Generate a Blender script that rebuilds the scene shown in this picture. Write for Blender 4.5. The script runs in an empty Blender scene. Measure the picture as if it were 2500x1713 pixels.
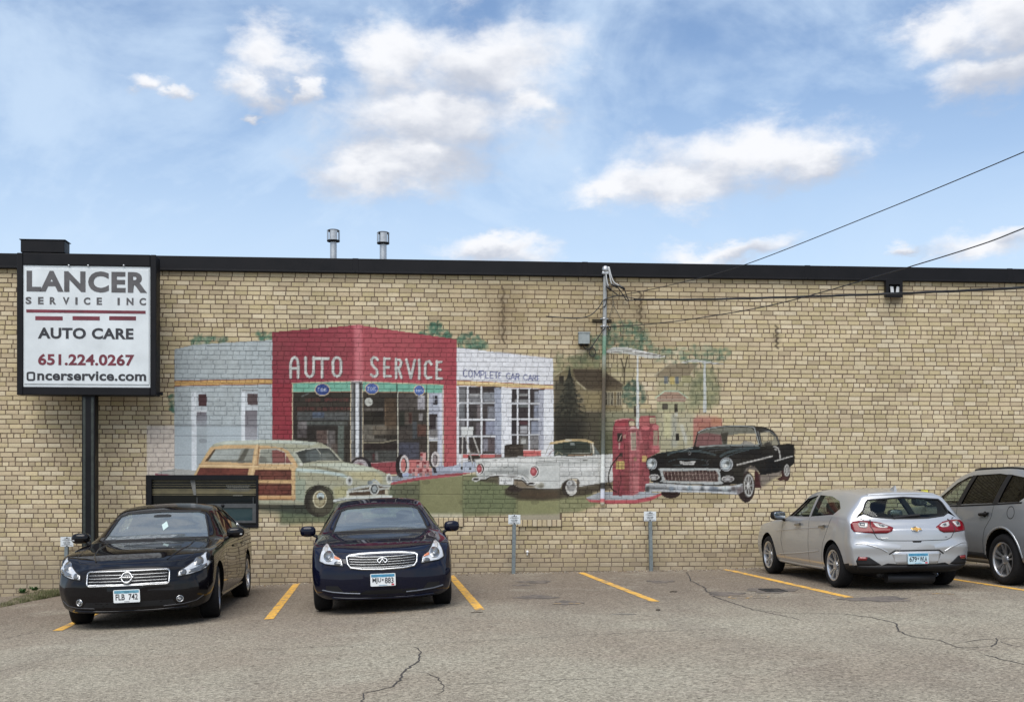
import bpy, bmesh, math, random
import numpy as np
from mathutils import Vector, Matrix
from mathutils.bvhtree import BVHTree
R = math.radians
random.seed(7); rng = np.random.default_rng(11)
scene = bpy.context.scene
# ------------------------------------------------------------------ camera
FPX, PSI, DIST, ZC, PCX, PCY = 2750.0, R(4.37), 19.44, 1.475, 1250.0, 1190.0
cam_d = bpy.data.cameras.new("camera"); cam = bpy.data.objects.new("camera", cam_d)
scene.collection.objects.link(cam); scene.camera = cam
cam_d.sensor_width = 36.0; cam_d.lens = FPX / 2500.0 * 36.0
cam_d.shift_y = (PCY - 856.5) / 2500.0
cam_d.clip_start = 0.1; cam_d.clip_end = 5000
cam.location = (0, -DIST, ZC); cam.rotation_euler = (R(90), 0, -PSI)
# ------------------------------------------------------------------ sky
SUN_EL, SUN_AZ = R(60), R(203)          # azimuth clockwise from +Y
world = bpy.data.worlds.new("World"); scene.world = world; world.use_nodes = True
wt = world.node_tree; wt.nodes.clear()
def wn(t, **k):
    n = wt.nodes.new(t)
    for a, b in k.items(): setattr(n, a, b)
    return n
def wmath(op, a, b=None, c=None, clamp=False):
    n = wn("ShaderNodeMath", operation=op); n.use_clamp = clamp
    for i, v in enumerate((a, b, c)):
        if v is None: continue
        if isinstance(v, (int, float)): n.inputs[i].default_value = v
        else: wt.links.new(v, n.inputs[i])
    return n.outputs[0]
sky = wn("ShaderNodeTexSky", sky_type='NISHITA'); sky.sun_disc = False
sky.sun_elevation = SUN_EL; sky.sun_rotation = SUN_AZ; sky.air_density = 1.0; sky.dust_density = 0.6; sky.ozone_density = 2.0
tc = wn("ShaderNodeTexCoord"); sp = wn("ShaderNodeSeparateXYZ"); wt.links.new(tc.outputs["Generated"], sp.inputs[0])
az = wmath('ARCTAN2', sp.outputs[0], sp.outputs[1]); el = wmath('ARCSINE', sp.outputs[2])
cmb = wn("ShaderNodeCombineXYZ"); wt.links.new(az, cmb.inputs[0]); wt.links.new(wmath('MULTIPLY', el, 1.7), cmb.inputs[1])
def wnoise(scale, detail, rough, off=(0, 0, 0), dist=0.0):
    mp = wn("ShaderNodeMapping"); mp.inputs[1].default_value = off; wt.links.new(cmb.outputs[0], mp.inputs[0])
    n = wn("ShaderNodeTexNoise"); n.inputs["Scale"].default_value = scale; n.inputs["Detail"].default_value = detail
    n.inputs["Roughness"].default_value = rough; n.inputs["Distortion"].default_value = dist
    wt.links.new(mp.outputs[0], n.inputs["Vector"]); return n.outputs[0]
def wn3(scale):
    n = wn("ShaderNodeTexNoise"); n.inputs["Scale"].default_value = scale; n.inputs["Detail"].default_value = 4; wt.links.new(tc.outputs["Generated"], n.inputs["Vector"]); return n.outputs[0]
def skydir(px, py):
    return PSI + math.atan((px - PCX) / FPX), math.atan((PCY - py) / math.hypot(FPX, px - PCX))
# cumulus in view: centre x, centre y, half width, half height (photo units of 2323 wide)
CL = [(625, 130, 105, 75), (570, 190, 75, 50), (690, 210, 45, 28), (335, 188, 50, 24), (408, 222, 34, 20), (575, 265, 26, 18),
      (900, 130, 110, 80), (1110, 150, 210, 115), (1000, 260, 260, 85), (1180, 240, 90, 60), (860, 385, 165, 72), (960, 350, 160, 70),
      (1700, 350, 270, 72), (1500, 420, 190, 62), (1850, 355, 120, 40), (1380, 440, 90, 40), (2150, 80, 130, 62), (2270, 165, 150, 60), (2300, 40, 120, 80),
      (2200, 565, 120, 36), (2290, 545, 60, 26), (2040, 546, 38, 17), (1120, 565, 130, 34), (1660, 565, 170, 28)]
wa = wmath('ADD', az, wmath('MULTIPLY', wmath('SUBTRACT', wnoise(14.0, 5, 0.6, (2.0, 9.0, 0)), 0.5), 0.10))
we = wmath('ADD', el, wmath('MULTIPLY', wmath('SUBTRACT', wnoise(14.0, 5, 0.6, (5.0, 4.0, 0)), 0.5), 0.06))
mask = None; under = None
for (x, y, rx, ry) in CL:
    x *= 1.0762; y *= 1.0762; rx *= 1.0762; ry *= 1.0762
    a0, e0 = skydir(x, y)
    da = wmath('MULTIPLY', wmath('SUBTRACT', wa, a0), FPX / rx * 0.96); de = wmath('MULTIPLY', wmath('SUBTRACT', we, e0), FPX / ry * 0.98)
    r = wmath('SQRT', wmath('ADD', wmath('MULTIPLY', da, da), wmath('MULTIPLY', de, de)))
    m = wmath('SUBTRACT', 1.0, r)
    mask = m if mask is None else wmath('SMOOTH_MAX', mask, m, 0.25)
    un = wmath('SUBTRACT', m, wmath('MULTIPLY', de, 0.6)); under = un if under is None else wmath('MAXIMUM', under, un)
mask = wmath('MAXIMUM', mask, -1.2)
n1 = wnoise(9.0, 8, 0.60, (3.1, 1.7, 0), 0.35); n2 = wnoise(26.0, 6, 0.62, (0.3, 5.0, 0), 0.3); n3 = wnoise(3.2, 6, 0.58, (7.7, 2.2, 0), 0.6)
nn = wmath('ADD', wmath('MULTIPLY', wmath('SUBTRACT', n1, 0.5), 2.6), wmath('MULTIPLY', wmath('SUBTRACT', n2, 0.5), 1.2))
dens = wmath('ADD', mask, wmath('MULTIPLY', nn, 0.55))
# the same broken cumulus goes on over the rest of the sky
offx = wmath('ABSOLUTE', wmath('SUBTRACT', az, PSI)); far1 = wn("ShaderNodeMapRange"); wt.links.new(offx, far1.inputs[0]); far1.inputs[1].default_value = 0.46; far1.inputs[2].default_value = 0.60
far2 = wn("ShaderNodeMapRange"); wt.links.new(el, far2.inputs[0]); far2.inputs[1].default_value = 0.44; far2.inputs[2].default_value = 0.56
gen = wmath('MULTIPLY', wmath('SUBTRACT', wn3(2.6), 0.52), 5.0)
dens = wmath('MAXIMUM', dens, wmath('ADD', wmath('ADD', gen, wmath('MULTIPLY', nn, 0.45)), wmath('MULTIPLY', wmath('SUBTRACT', wmath('MAXIMUM', far1.outputs[0], far2.outputs[0]), 1.0), 3.0)))
core = wn("ShaderNodeMapRange", interpolation_type='SMOOTHSTEP'); wt.links.new(dens, core.inputs[0]); core.inputs[1].default_value = -0.26; core.inputs[2].default_value = 0.68; core.inputs[4].default_value = 0.98
wisp = wn("ShaderNodeMapRange", interpolation_type='SMOOTHSTEP'); wt.links.new(wmath('ADD', n3, wmath('MULTIPLY', nn, 0.10)), wisp.inputs[0])
wisp.inputs[1].default_value = 0.37; wisp.inputs[2].default_value = 0.68; wisp.inputs[4].default_value = 0.72
low = wn("ShaderNodeMapRange"); wt.links.new(el, low.inputs[0]); low.inputs[1].default_value = 0.36; low.inputs[2].default_value = 0.19; low.inputs[3].default_value = 0.0; low.inputs[4].default_value = 0.8
lowf = wmath('MULTIPLY', low.outputs[0], wmath('ADD', 0.35, wmath('MULTIPLY', n3, 0.9)), clamp=True)
veil = wmath('MAXIMUM', wisp.outputs[0], lowf)
shade = wn("ShaderNodeMapRange", interpolation_type='SMOOTHSTEP')      # thick, low-lying middles of a cloud turn grey
wt.links.new(wmath('ADD', wmath('MULTIPLY', wmath('SUBTRACT', under, mask), 0.30), wnoise(8.0, 5, 0.55, (1.3, 0.55, 0))), shade.inputs[0])
shade.inputs[1].default_value = 0.42; shade.inputs[2].default_value = 0.70; shade.inputs[4].default_value = 0.95
CLOUD, CLOUDG, VEIL = (0.88, 0.89, 0.92, 1), (0.50, 0.54, 0.63, 1), (0.62, 0.76, 0.93, 1)
SKY_K, SKY_STRENGTH = 0.155, 0.75
skm = wn("ShaderNodeVectorMath", operation='SCALE'); wt.links.new(sky.outputs[0], skm.inputs[0]); skm.inputs[3].default_value = SKY_K
def wmix(f, a, b):
    n = wn("ShaderNodeMix", data_type='RGBA'); wt.links.new(f, n.inputs[0])
    for i, v in ((6, a), (7, b)):
        if isinstance(v, tuple): n.inputs[i].default_value = v
        else: wt.links.new(v, n.inputs[i])
    return n.outputs[2]
cl = wmix(shade.outputs[0], CLOUD, CLOUDG)
c1 = wmix(veil, skm.outputs[0], VEIL); c2 = wmix(core.outputs[0], c1, cl)
bg = wn("ShaderNodeBackground"); wt.links.new(c2, bg.inputs[0]); bg.inputs[1].default_value = SKY_STRENGTH
world.cycles.sampling_method = 'MANUAL'; world.cycles.sample_map_resolution = 512
wo = wn("ShaderNodeOutputWorld"); wt.links.new(bg.outputs[0], wo.inputs[0])
# ------------------------------------------------------------------ sun behind thin cloud
sun_d = bpy.data.lights.new("sun", 'SUN'); sun_d.energy = 3.0; sun_d.angle = R(55); sun_d.color = (1.0, 0.955, 0.89)
sun = bpy.data.objects.new("sun", sun_d); scene.collection.objects.link(sun); sun.location = (-6, -20, 30)
sd = Vector((math.sin(SUN_AZ) * math.cos(SUN_EL), math.cos(SUN_AZ) * math.cos(SUN_EL), math.sin(SUN_EL)))
sun.rotation_euler = sd.to_track_quat('Z', 'Y').to_euler()
# ------------------------------------------------------------------ exposure
vs = scene.view_settings; vs.view_transform = 'Standard'; vs.look = 'None'; vs.gamma = 1.0; vs.use_curve_mapping = False; vs.exposure = 0.55
scene.cycles.max_bounces = 6; scene.cycles.diffuse_bounces = 3; scene.cycles.transparent_max_bounces = 12
try: scene.cycles.use_denoising = True
except Exception: pass
# ------------------------------------------------------------------ helpers
CS, SN = math.cos(PSI), math.sin(PSI)
def ray(px, py):
    a = (px - PCX) / FPX; return (a * CS + SN, -a * SN + CS, -(py - PCY) / FPX)
def on_wall(px, py, y=0.0):                      # a point of the photograph carried to the vertical plane at distance y from the wall
    r = ray(px, py); t = (y + DIST) / r[1]; return (r[0] * t, y, ZC + r[2] * t)
GZ = [(-30, -0.9), (-9, -.42), (-6.44, -.32), (-4.5, -.25), (-2.5, -.172), (.78, -.003), (2.56, .016), (4.87, .038), (5.9, .075), (10, .12), (25, .22)]
GX = np.array([g[0] for g in GZ]); GZZ = np.array([g[1] for g in GZ])
_gx = np.linspace(-30, 25, 1101); _gz = np.interp(_gx, GX, GZZ)
_k = np.hanning(31); _k /= _k.sum(); _gz = np.convolve(np.pad(_gz, 15, mode='edge'), _k, 'valid')
def zg(x): return float(np.interp(x, _gx, _gz))
def on_ground(px, py, dz=0.0):
    r = ray(px, py); z = 0.0
    for _ in range(50):
        t = (z - ZC) / r[2]; x = r[0] * t; z = .5 * z + .5 * zg(x)
    return Vector((x, -DIST + r[1] * t, zg(x) + dz))
def lin(c):
    f = lambda v: v / 12.92 if v <= .04045 else ((v + .055) / 1.055) ** 2.4
    return tuple(f(v / 255.0) for v in c[:3])
COL = scene.collection
def link(o, parent=None):
    COL.objects.link(o)
    if parent is not None: o.parent = parent
    return o
def tag(o, label=None, cat=None, group=None, kind=None):
    if label: o["label"] = label
    if cat: o["category"] = cat
    if group: o["group"] = group
    if kind: o["kind"] = kind
    return o
def empty(name, loc=(0, 0, 0), rz=0.0):
    o = bpy.data.objects.new(name, None); o.empty_display_size = 0.2; o.location = loc; o.rotation_euler = (0, 0, rz); return link(o)
def mesh_np(name, verts, quads=None, tris=None):
    me = bpy.data.meshes.new(name); verts = np.asarray(verts, np.float32)
    loops = []; starts = []; n = 0
    parts = []
    if quads is not None and len(quads): parts.append((np.asarray(quads, np.int32), 4))
    if tris is not None and len(tris): parts.append((np.asarray(tris, np.int32), 3))
    me.vertices.add(len(verts)); me.vertices.foreach_set("co", verts.ravel())
    for a, k in parts:
        starts.append(n + np.arange(len(a)) * k); loops.append(a.ravel()); n += a.size
    me.loops.add(n); me.loops.foreach_set("vertex_index", np.concatenate(loops))
    st = np.concatenate(starts).astype(np.int32)
    me.polygons.add(len(st)); me.polygons.foreach_set("loop_start", st)
    me.update(calc_edges=True); me.validate(); me.polygons.foreach_set("use_smooth", [False] * len(me.polygons)); return me
def vcol(me, name, rgba):
    at = me.attributes.new(name, 'FLOAT_COLOR', 'POINT'); at.data.foreach_set("color", np.asarray(rgba, np.float32).ravel())
def obj(name, me, mat=None, parent=None, smooth=False):
    if isinstance(me, bmesh.types.BMesh):
        b = me; me = bpy.data.meshes.new(name); b.to_mesh(me); b.free()
    if mat is not None:
        for m in (mat if isinstance(mat, (list, tuple)) else [mat]): me.materials.append(m)
    if smooth:
        me.polygons.foreach_set("use_smooth", [True] * len(me.polygons))
        if smooth is not True:
            try: me.set_sharp_from_angle(angle=R(smooth))
            except Exception: pass
    return link(bpy.data.objects.new(name, me), parent)
def box(bm, x0, x1, y0, y1, z0, z1, bev=0.0, seg=1, M=None):
    t = bmesh.new(); bmesh.ops.create_cube(t, size=1.0)
    bmesh.ops.scale(t, vec=(x1 - x0, y1 - y0, z1 - z0), verts=t.verts)
    bmesh.ops.translate(t, vec=((x0 + x1) / 2, (y0 + y1) / 2, (z0 + z1) / 2), verts=t.verts)
    if bev > 0: bmesh.ops.bevel(t, geom=t.edges[:], offset=bev, segments=seg, profile=.5, affect='EDGES')
    if M is not None: bmesh.ops.transform(t, matrix=M, verts=t.verts)
    return merge(bm, t)
def merge(bm, t):
    vm = {v: bm.verts.new(v.co) for v in t.verts}
    for f in t.faces:
        try: nf = bm.faces.new([vm[v] for v in f.verts]); nf.smooth = f.smooth; nf.material_index = f.material_index
        except ValueError: pass
    t.free(); return bm
def tube(bm, pts, r, seg=10, cap=True):
    pts = [Vector(p) for p in pts]; rings = []
    up = Vector((0, 0, 1))
    for i, p in enumerate(pts):
        d = (pts[min(i + 1, len(pts) - 1)] - pts[max(i - 1, 0)]).normalized()
        a = d.cross(up)
        if a.length < .02: a = d.cross(Vector((0, 1, 0)))
        a.normalize(); b = a.cross(d)
        rr = r[i] if isinstance(r, (list, tuple)) else r
        rings.append([bm.verts.new(p + (a * math.cos(t) + b * math.sin(t)) * rr) for t in [2 * math.pi * k / seg for k in range(seg)]])
    for q, w in zip(rings, rings[1:]):
        for k in range(seg):
            f = bm.faces.new((q[k], q[(k + 1) % seg], w[(k + 1) % seg], w[k])); f.smooth = True
    if cap:
        bm.faces.new(rings[0][::-1]); bm.faces.new(rings[-1])
    return bm
def lathe(bm, prof, seg=32, M=None, close=False):
    """prof: (radius, along) about the local Y axis"""
    n = len(bm.verts); rings = []
    for (r, a) in prof:
        ring = []
        for k in range(seg):
            t = 2 * math.pi * k / seg; v = Vector((r * math.cos(t), a, r * math.sin(t)))
            ring.append(bm.verts.new(M @ v if M else v))
        rings.append(ring)
    if close: rings.append(rings[0])
    for q, w in zip(rings, rings[1:]):
        for k in range(seg):
            try: f = bm.faces.new((q[k], q[(k + 1) % seg], w[(k + 1) % seg], w[k])); f.smooth = True
            except ValueError: pass
    return bm
def prism(bm, pts, d0, d1, basis):
    """pts 2-D outline carried by basis(u, v, d)"""
    a = [bm.verts.new(basis(u, v, d0)) for u, v in pts]; b = [bm.verts.new(basis(u, v, d1)) for u, v in pts]
    n = len(pts); bm.faces.new(a[::-1]); bm.faces.new(b)
    for i in range(n): bm.faces.new((a[i], a[(i + 1) % n], b[(i + 1) % n], b[i]))
    bmesh.ops.recalc_face_normals(bm, faces=bm.faces[:]); return bm
_txt = {}
def text_mesh(body, size, bold=0.0, depth=0.002, space=1.0, fit=None, height=None):
    """flat lettering in the local XY plane, centred on the origin; fit = (width, height)"""
    cu = bpy.data.curves.new("lettering", 'FONT'); cu.body = body; cu.size = size; cu.offset = bold; cu.extrude = depth; cu.space_character = space
    cu.align_x = 'CENTER'; cu.align_y = 'CENTER'; cu.resolution_u = 4
    o = bpy.data.objects.new("lettering", cu); COL.objects.link(o)
    dg = bpy.context.evaluated_depsgraph_get(); dg.update()
    me = bpy.data.meshes.new_from_object(o.evaluated_get(dg)); bpy.data.objects.remove(o); bpy.data.curves.remove(cu)
    me.materials.clear()
    co = np.empty(len(me.vertices) * 3, np.float32); me.vertices.foreach_get("co", co); co = co.reshape(-1, 3)
    lo, hi = co.min(0), co.max(0); c = (lo + hi) / 2; co[:, :2] -= c[:2]
    if fit:
        co[:, 0] *= fit[0] / (hi[0] - lo[0])
        if fit[1]: co[:, 1] *= fit[1] / (hi[1] - lo[1])
    me.vertices.foreach_set("co", co.ravel()); me.update(); return me
FACE_CAM = Matrix(((1, 0, 0, 0), (0, 0, -1, 0), (0, 1, 0, 0), (0, 0, 0, 1)))     # local XY -> world XZ, normal to -Y
# ------------------------------------------------------------------ materials
MATS = {}
def mat(name, base, rough=.6, metal=0.0, var=0.0, vscale=20.0, bump=0.0, bscale=60.0, coat=0.0, spec=None, emit=None, rvar=0.0, alpha=None, trans=0.0):
    if name in MATS: return MATS[name]
    m = bpy.data.materials.new(name); m.use_nodes = True; t = m.node_tree; b = t.nodes["Principled BSDF"]
    b.inputs["Base Color"].default_value = (*base, 1); b.inputs["Roughness"].default_value = rough; b.inputs["Metallic"].default_value = metal
    if coat: b.inputs["Coat Weight"].default_value = coat; b.inputs["Coat Roughness"].default_value = 0.03
    if spec is not None: b.inputs["Specular IOR Level"].default_value = spec
    if trans: b.inputs["Transmission Weight"].default_value = trans
    tcn = t.nodes.new("ShaderNodeTexCoord")
    if var or rvar:
        n = t.nodes.new("ShaderNodeTexNoise"); n.inputs["Scale"].default_value = vscale; n.inputs["Detail"].default_value = 6; n.inputs["Roughness"].default_value = .6
        t.links.new(tcn.outputs["Object"], n.inputs["Vector"])
        if var:
            r = t.nodes.new("ShaderNodeMapRange"); r.inputs[1].default_value = .3; r.inputs[2].default_value = .7; r.inputs[3].default_value = 1 - var; r.inputs[4].default_value = 1 + var
            t.links.new(n.outputs[0], r.inputs[0])
            s = t.nodes.new("ShaderNodeVectorMath"); s.operation = 'SCALE'; s.inputs[0].default_value = base; t.links.new(r.outputs[0], s.inputs[3])
            t.links.new(s.outputs[0], b.inputs["Base Color"])
        if rvar:
            r2 = t.nodes.new("ShaderNodeMapRange"); r2.inputs[1].default_value = .3; r2.inputs[2].default_value = .7; r2.inputs[3].default_value = max(.02, rough - rvar); r2.inputs[4].default_value = rough + rvar
            t.links.new(n.outputs[0], r2.inputs[0]); t.links.new(r2.outputs[0], b.inputs["Roughness"])
    if bump:
        n = t.nodes.new("ShaderNodeTexNoise"); n.inputs["Scale"].default_value = bscale; n.inputs["Detail"].default_value = 5
        t.links.new(tcn.outputs["Object"], n.inputs["Vector"])
        bn = t.nodes.new("ShaderNodeBump"); bn.inputs["Strength"].default_value = bump; bn.inputs["Distance"].default_value = .01
        t.links.new(n.outputs[0], bn.inputs["Height"]); t.links.new(bn.outputs[0], b.inputs["Normal"])
    if emit: b.inputs["Emission Color"].default_value = (*emit[:3], 1); b.inputs["Emission Strength"].default_value = emit[3]
    MATS[name] = m; return m
def mat_brick(name, painted):
    m = bpy.data.materials.new(name); m.use_nodes = True; t = m.node_tree; b = t.nodes["Principled BSDF"]; b.inputs["Roughness"].default_value = .88
    b.inputs["Specular IOR Level"].default_value = .25
    N = t.nodes.new; L = t.links.new
    at = N("ShaderNodeAttribute"); at.attribute_name = "tint"
    geo = N("ShaderNodeNewGeometry")
    n1 = N("ShaderNodeTexNoise"); n1.inputs["Scale"].default_value = 34; n1.inputs["Detail"].default_value = 7; n1.inputs["Roughness"].default_value = .68; L(geo.outputs["Position"], n1.inputs["Vector"])
    n2 = N("ShaderNodeTexNoise"); n2.inputs["Scale"].default_value = 1.3; n2.inputs["Detail"].default_value = 5; L(geo.outputs["Position"], n2.inputs["Vector"])
    r1 = N("ShaderNodeMapRange"); r1.inputs[1].default_value = .3; r1.inputs[2].default_value = .7; r1.inputs[3].default_value = .84; r1.inputs[4].default_value = 1.13; L(n1.outputs[0], r1.inputs[0])
    r2 = N("ShaderNodeMapRange"); r2.inputs[1].default_value = .3; r2.inputs[2].default_value = .7; r2.inputs[3].default_value = .86; r2.inputs[4].default_value = 1.1; L(n2.outputs[0], r2.inputs[0])
    mm = N("ShaderNodeMath"); mm.operation = 'MULTIPLY'; L(r1.outputs[0], mm.inputs[0]); L(r2.outputs[0], mm.inputs[1])
    sc = N("ShaderNodeVectorMath"); sc.operation = 'SCALE'; L(at.outputs["Color"], sc.inputs[0]); L(mm.outputs[0], sc.inputs[3])
    # splashed dirt over the lowest courses, soot flecks anywhere
    xyz = N("ShaderNodeSeparateXYZ"); L(geo.outputs["Position"], xyz.inputs[0])
    n3 = N("ShaderNodeTexNoise"); n3.inputs["Scale"].default_value = 4.5; n3.inputs["Detail"].default_value = 6; n3.inputs["Roughness"].default_value = .7; L(geo.outputs["Position"], n3.inputs["Vector"])
    zz = N("ShaderNodeMath"); zz.operation = 'MULTIPLY_ADD'; zz.inputs[1].default_value = -1.3; L(n3.outputs[0], zz.inputs[0]); L(xyz.outputs[2], zz.inputs[2])
    dr = N("ShaderNodeMapRange"); dr.inputs[1].default_value = .12; dr.inputs[2].default_value = -.55; dr.inputs[3].default_value = 0; dr.inputs[4].default_value = .55; L(zz.outputs[0], dr.inputs[0])
    dm = N("ShaderNodeMix"); dm.data_type = 'RGBA'; dm.inputs[7].default_value = (.20, .165, .125, 1); L(dr.outputs[0], dm.inputs[0]); L(sc.outputs[0], dm.inputs[6])
    n4 = N("ShaderNodeTexNoise"); n4.inputs["Scale"].default_value = 13; n4.inputs["Detail"].default_value = 8; n4.inputs["Roughness"].default_value = .75; L(geo.outputs["Position"], n4.inputs["Vector"])
    fl = N("ShaderNodeMapRange"); fl.inputs[1].default_value = .62; fl.inputs[2].default_value = .74; fl.inputs[4].default_value = .45; L(n4.outputs[0], fl.inputs[0])
    fm = N("ShaderNodeMix"); fm.data_type = 'RGBA'; fm.inputs[7].default_value = (.17, .14, .11, 1); L(fl.outputs[0], fm.inputs[0]); L(dm.outputs[2], fm.inputs[6])
    out = fm.outputs[2]
    if painted:
        pa = N("ShaderNodeAttribute"); pa.attribute_name = "paint"
        wear = N("ShaderNodeMapRange"); wear.inputs[1].default_value = .66; wear.inputs[2].default_value = .78; wear.inputs[3].default_value = 1; wear.inputs[4].default_value = .80; L(n4.outputs[0], wear.inputs[0])
        fade = N("ShaderNodeMapRange"); fade.inputs[1].default_value = .35; fade.inputs[2].default_value = .65; fade.inputs[3].default_value = 1; fade.inputs[4].default_value = .955; L(n2.outputs[0], fade.inputs[0])
        fac0 = N("ShaderNodeMath"); fac0.operation = 'MULTIPLY'; L(wear.outputs[0], fac0.inputs[0]); L(fade.outputs[0], fac0.inputs[1])
        fac = N("ShaderNodeMath"); fac.operation = 'MULTIPLY'; L(pa.outputs["Alpha"], fac.inputs[0]); L(fac0.outputs[0], fac.inputs[1])
        pr = N("ShaderNodeMapRange"); pr.inputs[1].default_value = .3; pr.inputs[2].default_value = .7; pr.inputs[3].default_value = .86; pr.inputs[4].default_value = 1.1; L(n1.outputs[0], pr.inputs[0])
        ps = N("ShaderNodeVectorMath"); ps.operation = 'SCALE'; L(pa.outputs["Color"], ps.inputs[0]); L(pr.outputs[0], ps.inputs[3])
        pm = N("ShaderNodeMix"); pm.data_type = 'RGBA'; L(fac.outputs[0], pm.inputs[0]); L(out, pm.inputs[6]); L(ps.outputs[0], pm.inputs[7]); out = pm.outputs[2]
    L(out, b.inputs["Base Color"])
    bn = N("ShaderNodeBump"); bn.inputs["Strength"].default_value = .4; bn.inputs["Distance"].default_value = .004; L(n1.outputs[0], bn.inputs["Height"]); L(bn.outputs[0], b.inputs["Normal"])
    MATS[name] = m; return m
M_BRICK = mat_brick("buff_brick", False); M_PBRICK = mat_brick("painted_buff_brick", True)
M_BLACKMETAL = mat("black_coated_metal", (.0035, .0035, .005), .5, 0.0, var=.3, vscale=3, rvar=.1, spec=.22)
M_GALV = mat("galvanised_metal", (.42, .44, .46), .42, .75, var=.18, vscale=9, rvar=.1)
M_GREYPAINT = mat("grey_painted_metal", (.25, .28, .28), .5, .1, var=.15, vscale=14)
M_POST = mat("weathered_steel_post", (.17, .20, .21), .55, .35, var=.22, vscale=22)
M_WHITE = mat("white_sign_face", (.56, .60, .62), .4, 0, var=.09, vscale=2.6, coat=.2)
M_RUBBERWIRE = mat("black_cable_sheath", (.012, .012, .013), .5)
M_INK = mat("black_sign_vinyl", (.022, .022, .026), .45, 0, var=.3, vscale=5)
M_GREYINK = mat("charcoal_sign_vinyl", (.075, .072, .075), .45, 0, var=.3, vscale=4)
M_REDINK = mat("maroon_sign_vinyl", (.13, .018, .03), .45, 0, var=.3, vscale=4)
M_YELLOW = None
def mat_asphalt():
    m = bpy.data.materials.new("worn_asphalt"); m.use_nodes = True; t = m.node_tree; b = t.nodes["Principled BSDF"]; N = t.nodes.new; L = t.links.new
    b.inputs["Roughness"].default_value = .92; b.inputs["Specular IOR Level"].default_value = .2
    g = N("ShaderNodeNewGeometry"); P = g.outputs["Position"]
    def noise(s, d, r, dist=0):
        n = N("ShaderNodeTexNoise"); n.inputs["Scale"].default_value = s; n.inputs["Detail"].default_value = d; n.inputs["Roughness"].default_value = r; n.inputs["Distortion"].default_value = dist; L(P, n.inputs["Vector"]); return n.outputs[0]
    def mr(x, a, b_, c, d):
        n = N("ShaderNodeMapRange"); n.inputs[1].default_value = a; n.inputs[2].default_value = b_; n.inputs[3].default_value = c; n.inputs[4].default_value = d; L(x, n.inputs[0]); return n.outputs[0]
    def mix(f, a, b_):
        n = N("ShaderNodeMix"); n.data_type = 'RGBA'; L(f, n.inputs[0])
        for i, v in ((6, a), (7, b_)):
            if isinstance(v, tuple): n.inputs[i].default_value = (*v, 1)
            else: L(v, n.inputs[i])
        return n.outputs[2]
    big = noise(.35, 4, .55); mid = noise(2.3, 5, .6); fine = noise(30, 5, .75, .8); grit = noise(130, 3, .7)
    vor = N("ShaderNodeTexVoronoi"); vor.feature = 'F1'; vor.inputs["Scale"].default_value = 62; L(P, vor.inputs["Vector"])
    c = mix(mr(big, .38, .62, 0, 1), (.235, .205, .165), (.275, .255, .208))          # brownish and greyer areas of wear
    c = mix(mr(mid, .56, .75, 0, .4), c, (.22, .178, .156))
    # darker, browner strip towards the wall
    xyz = N("ShaderNodeSeparateXYZ"); L(P, xyz.inputs[0])
    ya = N("ShaderNodeMath"); ya.operation = 'MULTIPLY_ADD'; ya.inputs[1].default_value = 2.2; L(mid, ya.inputs[0]); L(xyz.outputs[1], ya.inputs[2])
    c = mix(mr(ya.outputs[0], -6.6, -2.6, 0, .75), c, (.145, .115, .092))
    tr = N("ShaderNodeTexNoise"); tr.inputs["Scale"].default_value = 1.0; tr.inputs["Detail"].default_value = 5; mp_ = N("ShaderNodeMapping"); mp_.inputs[3].default_value = (.9, .16, 1); L(P, mp_.inputs[0]); L(mp_.outputs[0], tr.inputs["Vector"])
    c = mix(mr(tr.outputs[0], .5, .68, 0, .38), c, (.15, .128, .108))      # tyre-polished lanes
    c = mix(mr(noise(.8, 6, .65), .55, .72, 0, .45), c, (.34, .32, .265))
    sp = mix(mr(fine, .36, .64, 0, 1), (.30, .285, .26), (1.62, 1.62, 1.58))
    mul = N("ShaderNodeMix"); mul.data_type = 'RGBA'; mul.blend_type = 'MULTIPLY'; mul.inputs[0].default_value = .9; L(c, mul.inputs[6]); L(sp, mul.inputs[7])
    st = mix(mr(vor.outputs["Distance"], .1, .42, .8, 0), mul.outputs[2], mul.outputs[2])
    sp2 = mix(mr(grit, .6, .72, 0, .55), mul.outputs[2], (.34, .33, .31)); sp3 = mix(mr(grit, .36, .28, 0, .6), sp2, (.06, .055, .05))
    L(sp3, b.inputs["Base Color"])
    bn = N("ShaderNodeBump"); bn.inputs["Strength"].default_value = .8; bn.inputs["Distance"].default_value = .012
    hm = N("ShaderNodeMath"); hm.operation = 'ADD'; L(fine, hm.inputs[0]); L(vor.outputs["Distance"], hm.inputs[1]); L(hm.outputs[0], bn.inputs["Height"]); L(bn.outputs[0], b.inputs["Normal"])
    MATS["worn_asphalt"] = m; return m
M_ASPHALT = mat_asphalt()
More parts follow.
